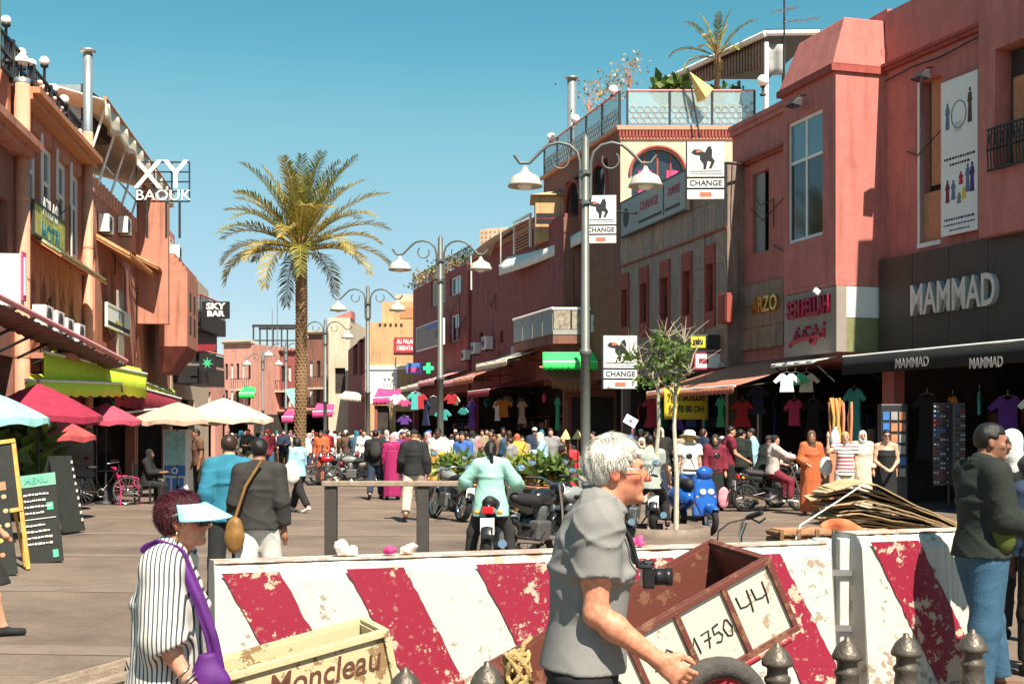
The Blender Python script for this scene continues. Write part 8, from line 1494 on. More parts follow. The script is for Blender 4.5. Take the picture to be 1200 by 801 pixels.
# ---------------------------------------------------------------- people close to the camera
def paint_face(J, base, lip=(0.36, 0.10, 0.08), cheek=None, brow=(0.12, 0.09, 0.07), beard=None):
 k = J['k']; hc, M = J['hc'], J['HM']
 def f(co):
  q = ((co - hc) @ M) / k; c = np.tile(np.array(base, float), (len(co), 1))
  def blend(w, col):
   nonlocal c
   c = c * (1 - w[:, None]) + np.array(col) * w[:, None]
  def blob(cx, cy, cz, rx, ry, rz, col, st=1):
   for sx in ((1, -1) if cx else (1,)):
    d = np.sqrt(((q[:, 0] - sx * cx) / rx) ** 2 + ((q[:, 1] - cy) / ry) ** 2 + ((q[:, 2] - cz) / rz) ** 2); blend(np.clip(1.6 - d * 1.6, 0, 1) * st, col)
  if cheek is not None:
   blob(0.045, 0.06, -0.025, 0.035, 0.05, 0.035, cheek, 0.8); blob(0, 0.11, -0.02, 0.02, 0.03, 0.03, cheek, 0.8); blob(0.08, -0.01, -0.01, 0.02, 0.03, 0.04, cheek, 0.9); blob(0, 0.02, -0.13, 0.08, 0.09, 0.06, cheek, 0.5)
  if beard is not None: blob(0, 0.06, -0.085, 0.06, 0.06, 0.045, beard, 0.5)
  blob(0, 0.092, -0.057, 0.028, 0.02, 0.010, lip, 0.8); blob(0.03, 0.088, 0.027, 0.022, 0.02, 0.006, brow, 0.8); blob(0.03, 0.088, 0.006, 0.013, 0.014, 0.007, (0.05, 0.03, 0.02), 0.8)
  return c
 return f
def vcol_skin(name):
 m = skin_mat(name, (0.5, 0.25, 0.16)); nt = m.node_tree; b = nt.nodes['Principled BSDF']
 a = nt.nodes.new('ShaderNodeVertexColor'); a.layer_name = 'Col'; n = nt.nodes.new('ShaderNodeTexNoise'); n.inputs['Scale'].default_value = 55; n.inputs['Detail'].default_value = 6
 tc = nt.nodes.new('ShaderNodeTexCoord'); nt.links.new(tc.outputs['Object'], n.inputs['Vector'])
 x = nt.nodes.new('ShaderNodeMix'); x.data_type = 'RGBA'; x.blend_type = 'MULTIPLY'; x.inputs[0].default_value = 0.45
 r = nt.nodes.new('ShaderNodeValToRGB'); r.color_ramp.elements[0].color = (0.75, 0.45, 0.38, 1); r.color_ramp.elements[1].color = (1.25, 1.2, 1.15, 1); r.color_ramp.elements[0].position = 0.35; r.color_ramp.elements[1].position = 0.62
 nt.links.new(n.outputs['Fac'], r.inputs['Fac']); nt.links.new(a.outputs['Color'], x.inputs[6]); nt.links.new(r.outputs['Color'], x.inputs[7]); nt.links.new(x.outputs[2], b.inputs['Base Color']); return m
def strands(J, hobj, n, length, m, root, seed=1, lift=0.3, spread=0.35):
 """short locks lying over the hair surface"""
 me = hobj.data; rnd = np.random.RandomState(seed); k = J['k']; hc, M = J['hc'], J['HM']
 co = np.empty(len(me.vertices) * 3); me.vertices.foreach_get('co', co); co = co.reshape(-1, 3)
 no = np.empty(len(me.vertices) * 3); me.vertices.foreach_get('normal', no); no = no.reshape(-1, 3)
 mb = MB(); crown = hc + M @ V3(0, -0.035, 0.12) * k
 lc = (co - hc) @ M / k; ok = np.where((lc[:, 1] < .045) & ((lc[:, 2] > .03) | (lc[:, 1] < -.035)))[0]; ids = rnd.choice(ok, n)
 for i in ids:
  p, q = co[i], no[i]; f = p - crown; f = f - q * (f @ q); l = np.linalg.norm(f)
  if l < 1e-4: continue
  f = f / l + rnd.randn(3) * spread; f = f - q * (f @ q); f /= np.linalg.norm(f) + 1e-9
  L = length * (0.5 + rnd.rand()); sd = np.cross(f, q) * (0.0007 + 0.0009 * rnd.rand())
  a = p - q * 0.003; b = p + f * L * 0.5 + q * (0.004 + lift * L * 0.25); c = p + f * L + q * (0.002 + lift * L * 0.2 - 0.002)
  mb.add([a - sd, a + sd, b + sd, b - sd, c], [(0, 1, 2, 3), (3, 2, 4)], 0, True)
 return mb.build('hair_lock', m, hobj, kind='stuff')
vcol_skin('skin_near')
mat('hair_white', (0.56, 0.53, 0.47), 0.5, 0.2, 40, 0.4, 220); mat('hair_burgundy', (0.055, 0.007, 0.012), 0.38, 0.5, 60, 0.4, 220)
mat('hair_black', (0.012, 0.010, 0.009), 0.4, 0.4, 50, 0.3, 200)
mat('polo_grey', (0.20, 0.195, 0.183), 0.9, 0.08, 30, 0.25, 420); mat('polo_dark', (0.03, 0.03, 0.032), 0.9); mat('black_cloth', (0.013, 0.013, 0.015), 0.85, 0.2, 20, 0.2, 300)
mat('black_plastic', (0.012, 0.012, 0.013), 0.35, 0.1); mat('lens_glass', (0.02, 0.02, 0.03), 0.05, 0, spec=0.8); mat('steel', (0.45, 0.45, 0.44), 0.3, 0.1, metal=0.9)
mat('gold', (0.6, 0.42, 0.15), 0.3, 0.1, metal=1.0); mat('visor_blue', (0.28, 0.62, 0.78), 0.5, 0.05); mat('white_strap', (0.75, 0.75, 0.73), 0.6, 0.05)
mat('purple_bag', (0.075, 0.010, 0.13), 0.6, 0.25, 12, 0.2, 200); mat('sunglass', (0.012, 0.007, 0.009), 0.12, 0, spec=0.7)
stripes('poncho_stripe', (0.56, 0.54, 0.49), (0.045, 0.048, 0.055), 62, 'Y', 0.9, 0.06, 0.66)
mat('trousers_black', (0.014, 0.014, 0.016), 0.85, 0.2, 10)
# --- the old man in the grey polo shirt
ms = dict(h=1.72, lean=1, neck=20, hunch=13, nl=0.055, head=(-2, 0), fat=1.0, wide=0.9, arms=((12, 7, 42, 0), (2, 8, 12, 5)), legs=((20, 3, 6), (-17, 3, 10)), skin='skin_near',
          hands={'r': (0.55, (-1, 0.25, -0.1)), 'l': (0.5, (1, 0.2, 0))}, top=('polo_grey', 0.60, 0.0), bottom=('trousers_black', 'trousers', 0.97), shoes='black_cloth', loose=0.012, flare=0.012, fold=0.0042, g=0.017, bloose=0.012, seed=4)
J0 = skel(ms['h'], ms['lean'], ms['neck'], ms['head'], ms['arms'], ms['legs'], None, 0, ms['wide'], ms['hunch'], ms['nl'])
ms['paint'] = paint_face(J0, (0.50, 0.225, 0.135), cheek=(0.48, 0.125, 0.075), brow=(0.45, 0.38, 0.33))
old = person('white-haired man in a grey polo shirt walking past with a black camera', G(683, 4.3), -90, ms, 0.0075)
hh = hair(J0, 0.0065, 'hair_white', 'short', old); strands(J0, hh, 8000, 0.035, 'hair_white', old, 2, -0.12, 0.10)
k0 = J0['k']; hc0, M0 = J0['hc'], J0['HM']; E0 = lambda x, y, z: Vector(hc0 + M0 @ V3(x, y, z) * k0)
mb = MB()
for sx in (1, -1):
 c = E0(sx * 0.032, 0.112, -0.002); pts = [c + Vector((0.023 * math.cos(a), 0.004 * math.cos(a) * -sx, 0.018 * math.sin(a))) for a in [2 * math.pi * i / 16 for i in range(17)]]
 mb.tube(pts, 0.0016, 6, 0, caps=False); mb.tube([E0(sx * 0.055, 0.106, 0.004), E0(sx * 0.072, 0.06, 0.008), E0(sx * 0.082, -0.012, 0.012), E0(sx * 0.080, -0.03, -0.01)], 0.0017, 6)
mb.tube([E0(-0.010, 0.113, 0.004), E0(0.010, 0.113, 0.004)], 0.0016, 6); mb.build('glasses', 'steel', old)
# collar, placket, camera and strap
nb = Vector(J0['nb']); mb = MB()
def collar(u, v):
 a = 2 * math.pi * u; r = 0.078 + 0.022 * v; return nb + Vector((math.sin(a) * r * 1.02, -math.cos(a) * r * 0.92 + 0.006, 0.035 - 0.052 * v - 0.035 * max(0, -math.cos(a) * -1) * (0.6 + v * 0.4)))
mb.grid(collar, 36, 4); mb.build('collar', ['polo_grey'], old, solid=0.005)
mb = MB(); mb.grid(lambda u, v: nb + Vector((math.sin(6.283 * u) * (0.082 - 0.006 * v), -math.cos(6.283 * u) * (0.076 - 0.006 * v) + 0.006, 0.040 - 0.016 * v - 0.035 * max(0, math.cos(6.283 * u) * -1 * -1 * -1))), 30, 2); mb.build('collar_trim', 'polo_dark', old, solid=0.004)
chest = Vector(J0['ch'])
for sx in (1, -1):
 pts = [nb + Vector((0, -0.078, 0.035)), nb + Vector((sx * 0.075, -0.03, 0.035)), nb + Vector((sx * 0.105, 0.05, -0.02)), nb + Vector((sx * 0.085, 0.10, -0.10)), nb + Vector((sx * 0.07, 0.125, -0.19)), Vector((sx * 0.066, 0.225, 1.25))]
 fine = []
 for i in range(len(pts) - 1):
  for q in range(5): fine.append(pts[i].lerp(pts[i + 1], q / 5))
 fine.append(pts[-1]); mb = MB(); mb.tube(fine, 0.008, 6); mb.build('camera_strap', 'black_cloth', old)
camera = thing('camera', 'black camera hanging from a neck strap on the old man in grey', 'camera', G(683, 4.3) + Vector((0.215, -0.02, 1.215)), R(-90)); camera.scale = (.8, .72, .8)
mb = MB(); mb.box(-0.065, 0.065, -0.028, 0.028, -0.045, 0.045); mb.box(-0.03, 0.03, -0.022, 0.03, 0.045, 0.068); mb.build('body', 'black_plastic', camera, 0.008)
mb = MB(); Mx = Matrix.Translation((0, 0.028, -0.002)) @ Matrix.Rotation(R(-90), 4, 'X'); mb.lathe([(0, 0), (0.034, 0), (0.036, 0.02), (0.034, 0.05), (0.038, 0.055), (0.038, 0.085), (0.033, 0.085), (0.03, 0.075), (0, 0.07)], 24, M=Mx); mb.build('lens', 'black_plastic', camera)
mb = MB(); mb.lathe([(0.012, 0), (0.012, 0.012), (0, 0.012)], 14, (0.042, 0.0, 0.045)); mb.build('dial', 'black_plastic', camera)
# --- the woman with the blue sun visor
ws = dict(h=1.47, fem=True, lean=1, neck=16, hunch=6, head=(-6, -2), fat=1.12, arms=((10, 10, 22, 0), (4, 8, 20, 0)), legs=((12, 3, 4), (-12, 3, 8)), skin='skin_near',
          hands={'r': (0.45, (-1, 0.2, 0)), 'l': (0.5, (1, 0, 0))}, bottom=('trousers_black', 'trousers', 0.95), shoes='black_cloth', seed=6)
J1 = skel(ws['h'], ws['lean'], ws['neck'], ws['head'], ws['arms'], ws['legs'], None, 0, 1.0, ws['hunch'])
ws['paint'] = paint_face(J1, (0.52, 0.27, 0.175), cheek=(0.50, 0.17, 0.11), lip=(0.40, 0.05, 0.06))
LW = G(193, 4.7)
lady = person('woman in a striped white poncho top and light blue sun visor', LW, -86, ws, 0.0078)
hh = hair(J1, 0.0068, 'hair_burgundy', 'short', lady); strands(J1, hh, 6000, 0.034, 'hair_burgundy', lady, 3, 0.45, 0.5)
k1 = J1['k']; E1 = lambda x, y, z: Vector(J1['hc'] + J1['HM'] @ V3(x, y, z) * k1)
S = Sdf(0.009); torso_prof(J1, S, 0.022, 0.20, True, 1.12, 0.025, 0.93)
for n, sd in (('r', 1), ('l', -1)):
 s, e, w = J1['s' + n], J1['el' + n], J1['wr' + n]
 en = e + (w - e) * 0.20; ax = (w - e) / np.linalg.norm(w - e)
 S.chain([s, e, en], [0.066, 0.076, 0.078], 0.06, (en, ax)); S.cone(J1['ch'] + V3(sd * 0.12, 0, 0), e * 0.6 + s * 0.4 + V3(-sd * 0.02, 0, 0), 0.08, 0.075, 0.06)
S.clip.append(clip_plane(J1['hip'] - V3(0, 0, 0.20), (0, 0, -1)))
ph = lambda gr: 0.006 * np.sin(30 * gr[..., 1] + 3 * np.sin(7 * gr[..., 2])) * np.clip((J1['ch'][2] + 0.1 - gr[..., 2]) * 3, 0.2, 1) + 0.004 * np.sin(24 * gr[..., 0] + 16 * gr[..., 2])
S.disp = ph
link('poncho', S.mesh('poncho', 'poncho_stripe'), lady)
mb = MB()   # fringe along the poncho's hem
for i in range(90):
 a = 2 * math.pi * i / 90; x, y = math.cos(a) * 0.245, math.sin(a) * 0.205; z = J1['hip'][2] - 0.198
 mb.tube([(x, y, z), (x * 1.01, y * 1.01, z - 0.02), (x * 1.0 + random.uniform(-.006, .006), y, z - 0.05)], [0.003, 0.0025, 0.001], 4)
mb.build('fringe', 'white_strap', lady, kind='stuff')
mb = MB()   # visor brim and band
def brim(u, v):
 a = R(-88 + 176 * u); r0 = 0.096; ext = 0.115 * v * (math.cos(a) ** 0.6 if math.cos(a) > 0 else 0)
 return E1(math.sin(a) * (r0 + 0.018 * v), math.cos(a) * 0.104 + ext - 0.004, 0.072 - 0.062 * v - 0.012 * v * abs(math.sin(a)))
mb.grid(brim, 26, 8); mb.build('visor_brim', 'visor_blue', lady, solid=0.005)
mb = MB(); pts = [E1(math.sin(a) * 0.093, math.cos(a) * 0.108 - 0.006, 0.058 - 0.03 * (1 - math.cos(a)) * 0.9) for a in [R(-100 + 360 * i / 40 + 100) for i in range(41)]]
mb.tube(pts, 0.0055, 6, caps=False); mb.build('visor_band', 'white_strap', lady)
mb = MB()
def shade(u, v):
 a = R(-72 + 144 * u); return E1(math.sin(a) * 0.083, math.cos(a) * 0.052 + 0.066, 0.022 - 0.05 * v * (1 - 0.25 * abs(u - .5)))
mb.grid(shade, 16, 4)
for sx in (1, -1): mb.tube([E1(sx * 0.080, 0.078, 0.008), E1(sx * 0.086, 0.03, 0.01), E1(sx * 0.084, -0.015, 0.012)], 0.005, 6)
mb.build('sunglasses', 'sunglass', lady, solid=0.004)
mb = MB(); ring(mb, E1(0.083, -0.005, -0.055), 0.011, (0, 1, 0.2), 0.003); mb.ball(E1(0.084, -0.004, -0.07), 0.006); mb.build('earring', 'gold', lady)
w, fd = Vector(J1['wrr']), Vector(J1['fdr'])
for q in (-0.03, -0.045, -0.075):
 mb = MB(); ring(mb, w + fd * q, 0.032, fd + Vector((0.1 * q * 30, 0, .2)), 0.0032); mb.build('bracelet', 'steel', lady)
# purple shoulder strap and bag
sr, hipz = Vector(J1['sr']), J1['hip'][2]
path = [Vector((0.055, -0.065, sr.z + 0.05)), Vector((0.068, -0.045, sr.z + 0.072)), Vector((0.09, -0.01, sr.z + 0.085)), Vector((0.13, 0.075, sr.z + 0.06)), Vector((0.145, 0.15, sr.z - 0.11)), Vector((0.15, 0.195, sr.z - 0.24)), Vector((0.14, 0.215, sr.z - 0.36))]
mb = MB()
def strap(u, v):
 q = u * (len(path) - 1); i = min(int(q), len(path) - 2); p = path[i].lerp(path[i + 1], q - i); t = (path[i + 1] - path[i]).normalized()
 sd = t.cross(Vector((1, -0.2, 0.4))).normalized(); return p + sd * 0.044 * (v - 0.5) + Vector((0.008 * math.sin(v * 9 + u * 5), 0, 0))
mb.grid(strap, 40, 5); mb.build('bag_strap', 'purple_bag', lady, solid=0.008)
bag = thing('shoulder_bag', 'purple fabric shoulder bag hanging at the side of the woman in stripes', 'bag', LW + Vector((0.215, -0.14, sr.z - 0.42)), R(-86)); bag.scale = (.85,) * 3
S = Sdf(0.009); S.loft((0, 0.0, -0.15), (0, -0.03, 0.14), (0, 1, 0), [(0, 0.06, 0.03, 0), (0.15, 0.085, 0.045, 0), (0.6, 0.085, 0.045, 0), (1, 0.035, 0.02, 0)], 0.03); S.disp = wrinkle(0.005, 9, 60, 30)
link('pouch', S.mesh('pouch', 'purple_bag'), bag)
for y0, z0 in ((0.035, -0.10), (-0.02, -0.115), (-0.05, -0.02)):
 mb = MB(); mb.box(0.046, 0.054, y0 - 0.012, y0 + 0.008, z0 - 0.02, z0 + 0.025); mb.build('zip_pull', 'white_strap', bag, 0.004)
# ---------------------------------------------------------------- people further away
for n_, c_ in dict(skin_tan=(.47, .25, .155), skin_brown=(.24, .11, .065), skin_dark=(.10, .045, .03), skin_fair=(.58, .32, .22)).items(): skin_mat(n_, c_)
CL = dict(teal=(.02, .15, .22), charcoal=(.028, .026, .024), white=(.56, .55, .51), black=(.014, .014, .015), beige=(.44, .37, .29), denim=(.05, .13, .22), sky=(.28, .48, .58), magenta=(.27, .012, .085), mint=(.27, .50, .43), pink=(.66, .26, .30), maroon=(.16, .014, .03), greygreen=(.30, .34, .30), orange=(.46, .11, .04), navy=(.018, .03, .06), olive=(.07, .09, .012), cream=(.60, .52, .40), yellow=(.66, .36, .06), blue=(.04, .12, .38), grey=(.22, .22, .22), red=(.45, .03, .04), brown=(.12, .06, .035), khaki=(.26, .21, .14), green=(.05, .16, .06), purple=(.10, .03, .18), darkgreen=(.013, .018, .014), jeans=(.03, .085, .14))
for n_, c_ in CL.items(): mat('c_' + n_, c_, .85, .18, 9, .25, 90)
mat('hair_brown', (.035, .018, .010), .45, .4, 50); mat('hair_blonde', (.52, .30, .10), .45, .3, 40); mat('hair_grey', (.30, .28, .26), .5, .3, 40); mat('leather', (.20, .10, .025), .5, .25, 15)
stripes('c_redstripe', (.68, .64, .60), (.42, .05, .07), 14, 'Z', .85, .05, .6)
m_ = mat('c_floral', (.45, .38, .34), .85, .75, 28)
WALK = dict(legs=((20, 3, 4), (-16, 3, 20)), arms=((-14, 7, 14), (20, 7, 22))); WALK2 = dict(legs=((-14, 3, 16), (18, 3, 5)), arms=((16, 7, 20), (-12, 7, 12))); STAND = dict(legs=((1, 4, 1), (-2, 4, 2)), arms=((4, 8, 14), (2, 8, 12))); FOLD = dict(legs=((1, 4, 1), (-2, 4, 2)), arms=((10, 8, 80, 40), (10, 8, 80, 40)))
def pp(label, px, d, face, top, slv, bot, style, length, hairm, hstyle, pose=STAND, h=1.70, skin='skin_tan', fem=False, vox=None, shoe='c_black', hem=.08, group=None, **kw):
 s = dict(h=h, fem=fem, skin=skin, top=('c_' + top, slv, hem) if top else None, bottom=('c_' + bot, style, length), shoes=shoe, hair=(hairm, hstyle), fat=kw.pop('fat', 1.0)); s.update(pose); s.update(kw); s['seed'] = int(px) % 17
 return person(label, G(px, d), face, s, vox or min(.04, max(.012, d * .00082)), group), s
def shoulder_bag(label, px, d, off, m, size=(.16, .06, .14), rz=0, name='shoulder_bag', strap=None):
 loc = G(px, d) + Vector(off); o = thing(name, label, 'bag', loc, rz); S = Sdf(.014); S.ell(V3(0, 0, 0), V3(*size), None, .02); S.ell(V3(0, 0, -size[2] * .35), V3(size[0] * .95, size[1], size[2] * .7), None, .03); S.disp = wrinkle(.004, 3, 40, 30); link('pouch', S.mesh('pouch', m), o)
 if strap: q = MB(); q.tube([Vector(p) for p in strap], .014, 6); q.build('strap', m, o)
 return o
# the man in the dark jacket who leans on the short barrier
lj = dict(h=1.74, lean=-2, neck=14, hunch=8, head=(-22, 4), skin='skin_brown', top=('c_darkgreen', 1.92, .02), bottom=('c_jeans', 'trousers', .96), shoes='c_brown', hair=('hair_black', 'buzz'), arms=((14, 8, 66, 12), (20, 10, 70, 30)), legs=((-6, 3, 1), (17, 4, 6)), loose=.02, flare=.03, fold=.003, g=.022, bloose=.012, tname='jacket', seed=5)
lm = person('man in a dark green jacket and blue jeans leaning on the short barrier', G(1150, 8.0), -80, lj, .011)
J = lj['J']; mb = MB(); nb = Vector(J['nb']); mb.grid(lambda u, v: nb + Vector((math.sin(6.283 * u) * (.085 + .02 * v), -math.cos(6.283 * u) * (.08 + .02 * v) + .005, .05 - .06 * v)), 24, 3); mb.build('collar', 'c_darkgreen', lm, solid=.012)
shoulder_bag('olive green shoulder bag on the chest of the man leaning on the barrier', 1178, 7.8, (.0, .02, 1.14), 'c_olive', (.075, .055, .17), R(-30), strap=[(-.02, .03, .15), (-.09, .08, .30), (-.15, .16, .42)])
pp('person in a navy shirt cut by the right picture edge', 1226, 8.9, -20, 'navy', 1.9, 'black', 'trousers', .97, 'hair_black', 'short', STAND, 1.55, 'skin_dark', vox=.013, hem=.05)
pp('dark-bearded man with white cloth standing behind the navy shirt', 1192, 10.4, 120, 'black', 1.9, 'black', 'trousers', .97, 'c_white', 'hood', FOLD, 1.70, 'skin_dark', vox=.015)
# the pair walking away on the left
s5, d5 = pp('man in a black jacket and white trousers walking away', 303, 11.4, 4, 'charcoal', 1.95, 'white', 'trousers', .97, 'hair_black', 'buzz', dict(legs=((12, 3, 4), (-10, 3, 14)), arms=((-4, 9, 10), (6, 9, 14))), 1.63, 'skin_brown', vox=.013, hem=.06, loose=.02, fold=.006, flare=.02, tname='jacket', bloose=.02)
shoulder_bag('brown leather shoulder bag at the hip of the man in the black jacket', 276, 11.25, (.0, -.05, .80), 'leather', (.085, .06, .15), strap=[(0, 0, .12), (.09, .05, .42), (.22, .1, .64)])
pp('man in a teal jacket walking just ahead of the black jacket', 268, 12.4, 8, 'teal', 1.95, 'black', 'trousers', .97, 'hair_brown', 'short', dict(legs=((14, 3, 4), (-10, 3, 14)), arms=((6, 9, 12), (-8, 9, 16))), 1.66, 'skin_tan', vox=.014, loose=.02, fold=.006, flare=.02, tname='jacket')
# figures across the square
pp('young woman in a pale denim jacket walking with a white bag', 350, 26.8, 60, 'sky', 1.9, 'black', 'trousers', .96, 'hair_black', 'long', dict(legs=((22, 3, 4), (-20, 3, 16)), arms=((8, 8, 40, 10), (10, 8, 50, 20))), 1.60, 'skin_tan', True, shoe='c_white')
shoulder_bag('white cloth bag held by the woman in the denim jacket', 343, 26.6, (.0, -.05, .86), 'c_white', (.16, .08, .25), name='cloth_bag')
bp, bs = pp('man in black with a backpack walking away beside the magenta dress', 440, 32, 4, 'black', 1.9, 'navy', 'trousers', .97, 'hair_black', 'short', WALK, 1.76, 'skin_tan')
o = thing('backpack', 'black backpack on the back of the man beside the magenta dress', 'backpack', G(440, 31.82) + Vector((0, 0, 1.22))); S = Sdf(.02); S.ell(V3(0, 0, 0), V3(.15, .09, .22), None, .03); S.ell(V3(0, -.06, -.06), V3(.11, .05, .12), None, .03); link('pack', S.mesh('pack', 'c_charcoal'), o); [(lambda q: (q.tube([(x, .08, .18), (x * 1.15, .2, .16), (x * 1.1, .22, -.05)], .02, 6), q.build('strap', 'c_black', o)))(MB()) for x in (-.11, .11)]
pp('woman in a long magenta dress and pink headscarf walking away', 459.5, 31.8, -4, 'magenta', 1.9, 'magenta', 'robe', .86, 'c_pink', 'scarf', STAND, 1.62, 'skin_tan', True, hem=.1, skirt_flare=.10)
pp('man in a black hoodie and beige trousers striding away', 485, 24.2, 2, 'black', 1.95, 'beige', 'trousers', .95, 'c_black', 'cap', dict(legs=((16, 4, 6), (-16, 4, 22)), arms=((-6, 12, 14), (10, 12, 18))), 1.75, 'skin_tan', loose=.024, hem=.06, tname='hoodie', bloose=.016, shoe='c_brown', flare=.02)
pp('woman in a mint blouse with a dark ponytail astride the motorbike', 575, 16.05, 2, 'mint', 1.9, 'charcoal', 'trousers', .96, 'hair_black', 'pony', dict(legs=((14, 20, 10), (12, 20, 8)), arms=((24, 34, 46, 0), (24, 34, 46, 0))), 1.60, 'skin_tan', True, vox=.015, hem=.22, flare=.05, loose=.03, fold=.006, tname='blouse', fat=1.08)
pp('blonde woman in a white tee and jeans standing behind the blue scooter', 808, 24.0, 10, 'white', .5, 'blue', 'trousers', .97, 'hair_blonde', 'long', STAND, 1.68, 'skin_fair', True, hem=.02)
o = thing('sun_hat', 'white wide-brimmed sun hat on the blonde woman', 'hat', G(808, 24.0) + Vector((0, .0, 1.60)), 0, None, (R(-8), R(6), 0)); q = MB(); q.lathe([(.20, 0), (.15, .015), (.11, .03), (.105, .09), (.07, .12), (0, .125)], 20); q.build('crown', 'c_white', o)
pp('woman in a maroon top, dark skirt and headscarf facing the camera', 838, 27.5, 172, 'maroon', 1.9, 'darkgreen', 'skirt', .88, 'c_charcoal', 'scarf', STAND, 1.62, 'skin_tan', True)
shoulder_bag('pink carrier bag at the feet of the woman in maroon', 848, 27.2, (0, 0, .30), 'c_pink', (.12, .06, .22), name='carrier_bag')
pp('man in a maroon and black tee talking in profile', 853, 28.5, -80, 'maroon', .6, 'black', 'trousers', .97, 'hair_black', 'buzz', dict(legs=((2, 4, 2), (-3, 4, 2)), arms=((20, 8, 40, 0), (4, 8, 14))), 1.80, 'skin_tan')
pp('man in a dark jacket seen from behind in the talking group', 867, 29.2, -20, 'darkgreen', 1.9, 'black', 'trousers', .97, 'hair_black', 'short', STAND, 1.74, 'skin_tan')
pp('man with pale shirt looking left in the talking group', 884, 29.8, 75, 'sky', 1.9, 'black', 'trousers', .97, 'hair_black', 'short', STAND, 1.76, 'skin_tan')
pp('woman in a floral top and maroon leggings riding pillion, pointing right', 905, 27.0, -78, 'floral', 1.8, 'maroon', 'trousers', .96, 'c_black', 'short', dict(legs=((62, 14, 66), (58, 14, 62)), arms=((62, 6, 20, 0), (30, 8, 40)), sit=.86), 1.62, 'skin_tan', True, shoe='c_white')
pp('rider in a dark green jacket bent over the motorbike', 891, 27.6, -70, 'darkgreen', 1.95, 'charcoal', 'trousers', .96, 'c_charcoal', 'cap', dict(legs=((70, 14, 80), (66, 14, 76)), arms=((56, 8, 22), (56, 8, 22)), sit=.86, lean=18), 1.68, 'skin_brown')
pp('woman in a long orange djellaba and dark orange headscarf', 950, 26.0, 178, 'orange', 1.95, 'orange', 'robe', .88, 'c_brown', 'scarf', dict(legs=((2, 4, 2), (-2, 4, 2)), arms=((6, 14, 60, 30), (2, 16, 10))), 1.70, 'skin_tan', True, hem=.1, loose=.02, skirt_flare=.05, shoe='c_brown', wide=.86)
pp('woman in a red and white top shading her eyes with one arm', 990, 25.0, 172, 'redstripe', .5, 'white', 'trousers', .96, 'hair_blonde', 'long', dict(legs=((2, 4, 2), (-2, 4, 2)), arms=((70, 40, 105, 20), (6, 10, 20))), 1.68, 'skin_fair', True)
shoulder_bag('white carrier bag beside the orange djellaba', 968, 25.3, (0, 0, 1.02), 'c_white', (.13, .06, .18), name='carrier_bag')
pp('woman in a pale hooded robe behind the red and white top', 1010, 27.2, 175, 'cream', 1.9, 'cream', 'robe', .88, 'c_white', 'scarf', STAND, 1.70, 'skin_tan', True)
wk_, ws_ = pp('woman in a black off-shoulder dress and dark sunglasses', 1038, 24.2, 176, 'black', 0, 'black', 'skirt', .55, 'hair_black', 'long', dict(legs=((2, 4, 2), (-2, 4, 2)), arms=((10, 9, 48, 34), (10, 9, 48, 34))), 1.72, 'skin_fair', True, neckline=.45, tname='dress_top')
J = ws_['J']; E_ = lambda x, y, z: Vector(J['hc'] + J['HM'] @ V3(x, y, z) * J['k']); q = MB()
for sx in (-1, 1): q.ball(E_(sx * .035, .098, .006), (.032, .014, .025), 10, 8)
q.tube([E_(-.08, 0, .01), E_(-.07, .09, .01), E_(.07, .09, .01), E_(.08, 0, .01)], .006, 5); q.build('sunglasses', 'sunglass', wk_)
pp('person in a grey green shirt sitting on the dark motorbike', 762, 20.8, 0, 'greygreen', .6, 'black', 'trousers', .96, 'hair_black', 'short', dict(legs=((58, 22, 66), (58, 22, 66)), arms=((18, 24, 30), (70, 20, 50)), sit=.84), 1.72, 'skin_tan', vox=.018)
pp('waiter in dark clothes standing between the peach and white parasols', 233, 31.0, 120, 'brown', .6, 'black', 'trousers', .97, 'hair_black', 'short', STAND, 1.74, 'skin_brown')
pp('woman in black seated at the cafe table', 172, 30.0, -90, 'black', 1.9, 'black', 'trousers', .96, 'c_black', 'scarf', dict(legs=((82, 6, 84), (80, 6, 80)), arms=((30, 8, 60, 20), (30, 8, 60, 20)), sit=.52), 1.62, 'skin_brown', True)
o = thing('cafe_chair', 'dark cafe chair under the seated woman in black', 'chair', G(170, 30.0), R(-90)); q = MB(); q.box(-.22, .22, -.22, .2, .42, .46); q.build('seat', 'seat_black', o, .01); q = MB(); q.box(-.21, .21, -.25, -.22, .5, .95); q.build('backrest', 'seat_black', o, .01); [(lambda q: (q.box(x - .02, x + .02, y - .02, y + .02, 0, .42), q.build('leg', 'iron', o)))(MB()) for x in (-.19, .19) for y in (-.19, .17)]
pp('person with a white sleeve and grey skirt cut by the left picture edge', -34, 10.6, -60, 'white', .9, 'charcoal', 'skirt', .45, 'hair_black', 'long', WALK, 1.62, 'skin_tan', True, vox=.015)
pp('man in a white shirt and orange apron by the second lamp post', 514, 31.0, 170, 'white', 1.5, 'yellow', 'robe', .62, 'hair_black', 'short', STAND, 1.76, 'skin_dark')
pp('woman in a blue wrap with a white bundle right of the second lamp post', 543, 31.5, 160, 'blue', 1.9, 'blue', 'skirt', .86, 'hair_black', 'long', FOLD, 1.66, 'skin_tan', True)
pp('woman in an orange yellow top and orange headscarf behind the shrubs', 607, 34, 20, 'yellow', 1.9, 'charcoal', 'skirt', .86, 'c_orange', 'scarf', STAND, 1.62, 'skin_tan', True)
pp('broad man in a dark blue shirt and white cap by the shop front', 627, 37, 10, 'navy', 1.5, 'charcoal', 'trousers', .97, 'c_white', 'cap', STAND, 1.80, 'skin_brown', fat=1.2)
pp('seller in a red dress standing near the pointed straw hats', 666, 26.5, 175, 'red', 1.5, 'red', 'robe', .86, 'hair_black', 'short', STAND, 1.50, 'skin_brown', True)
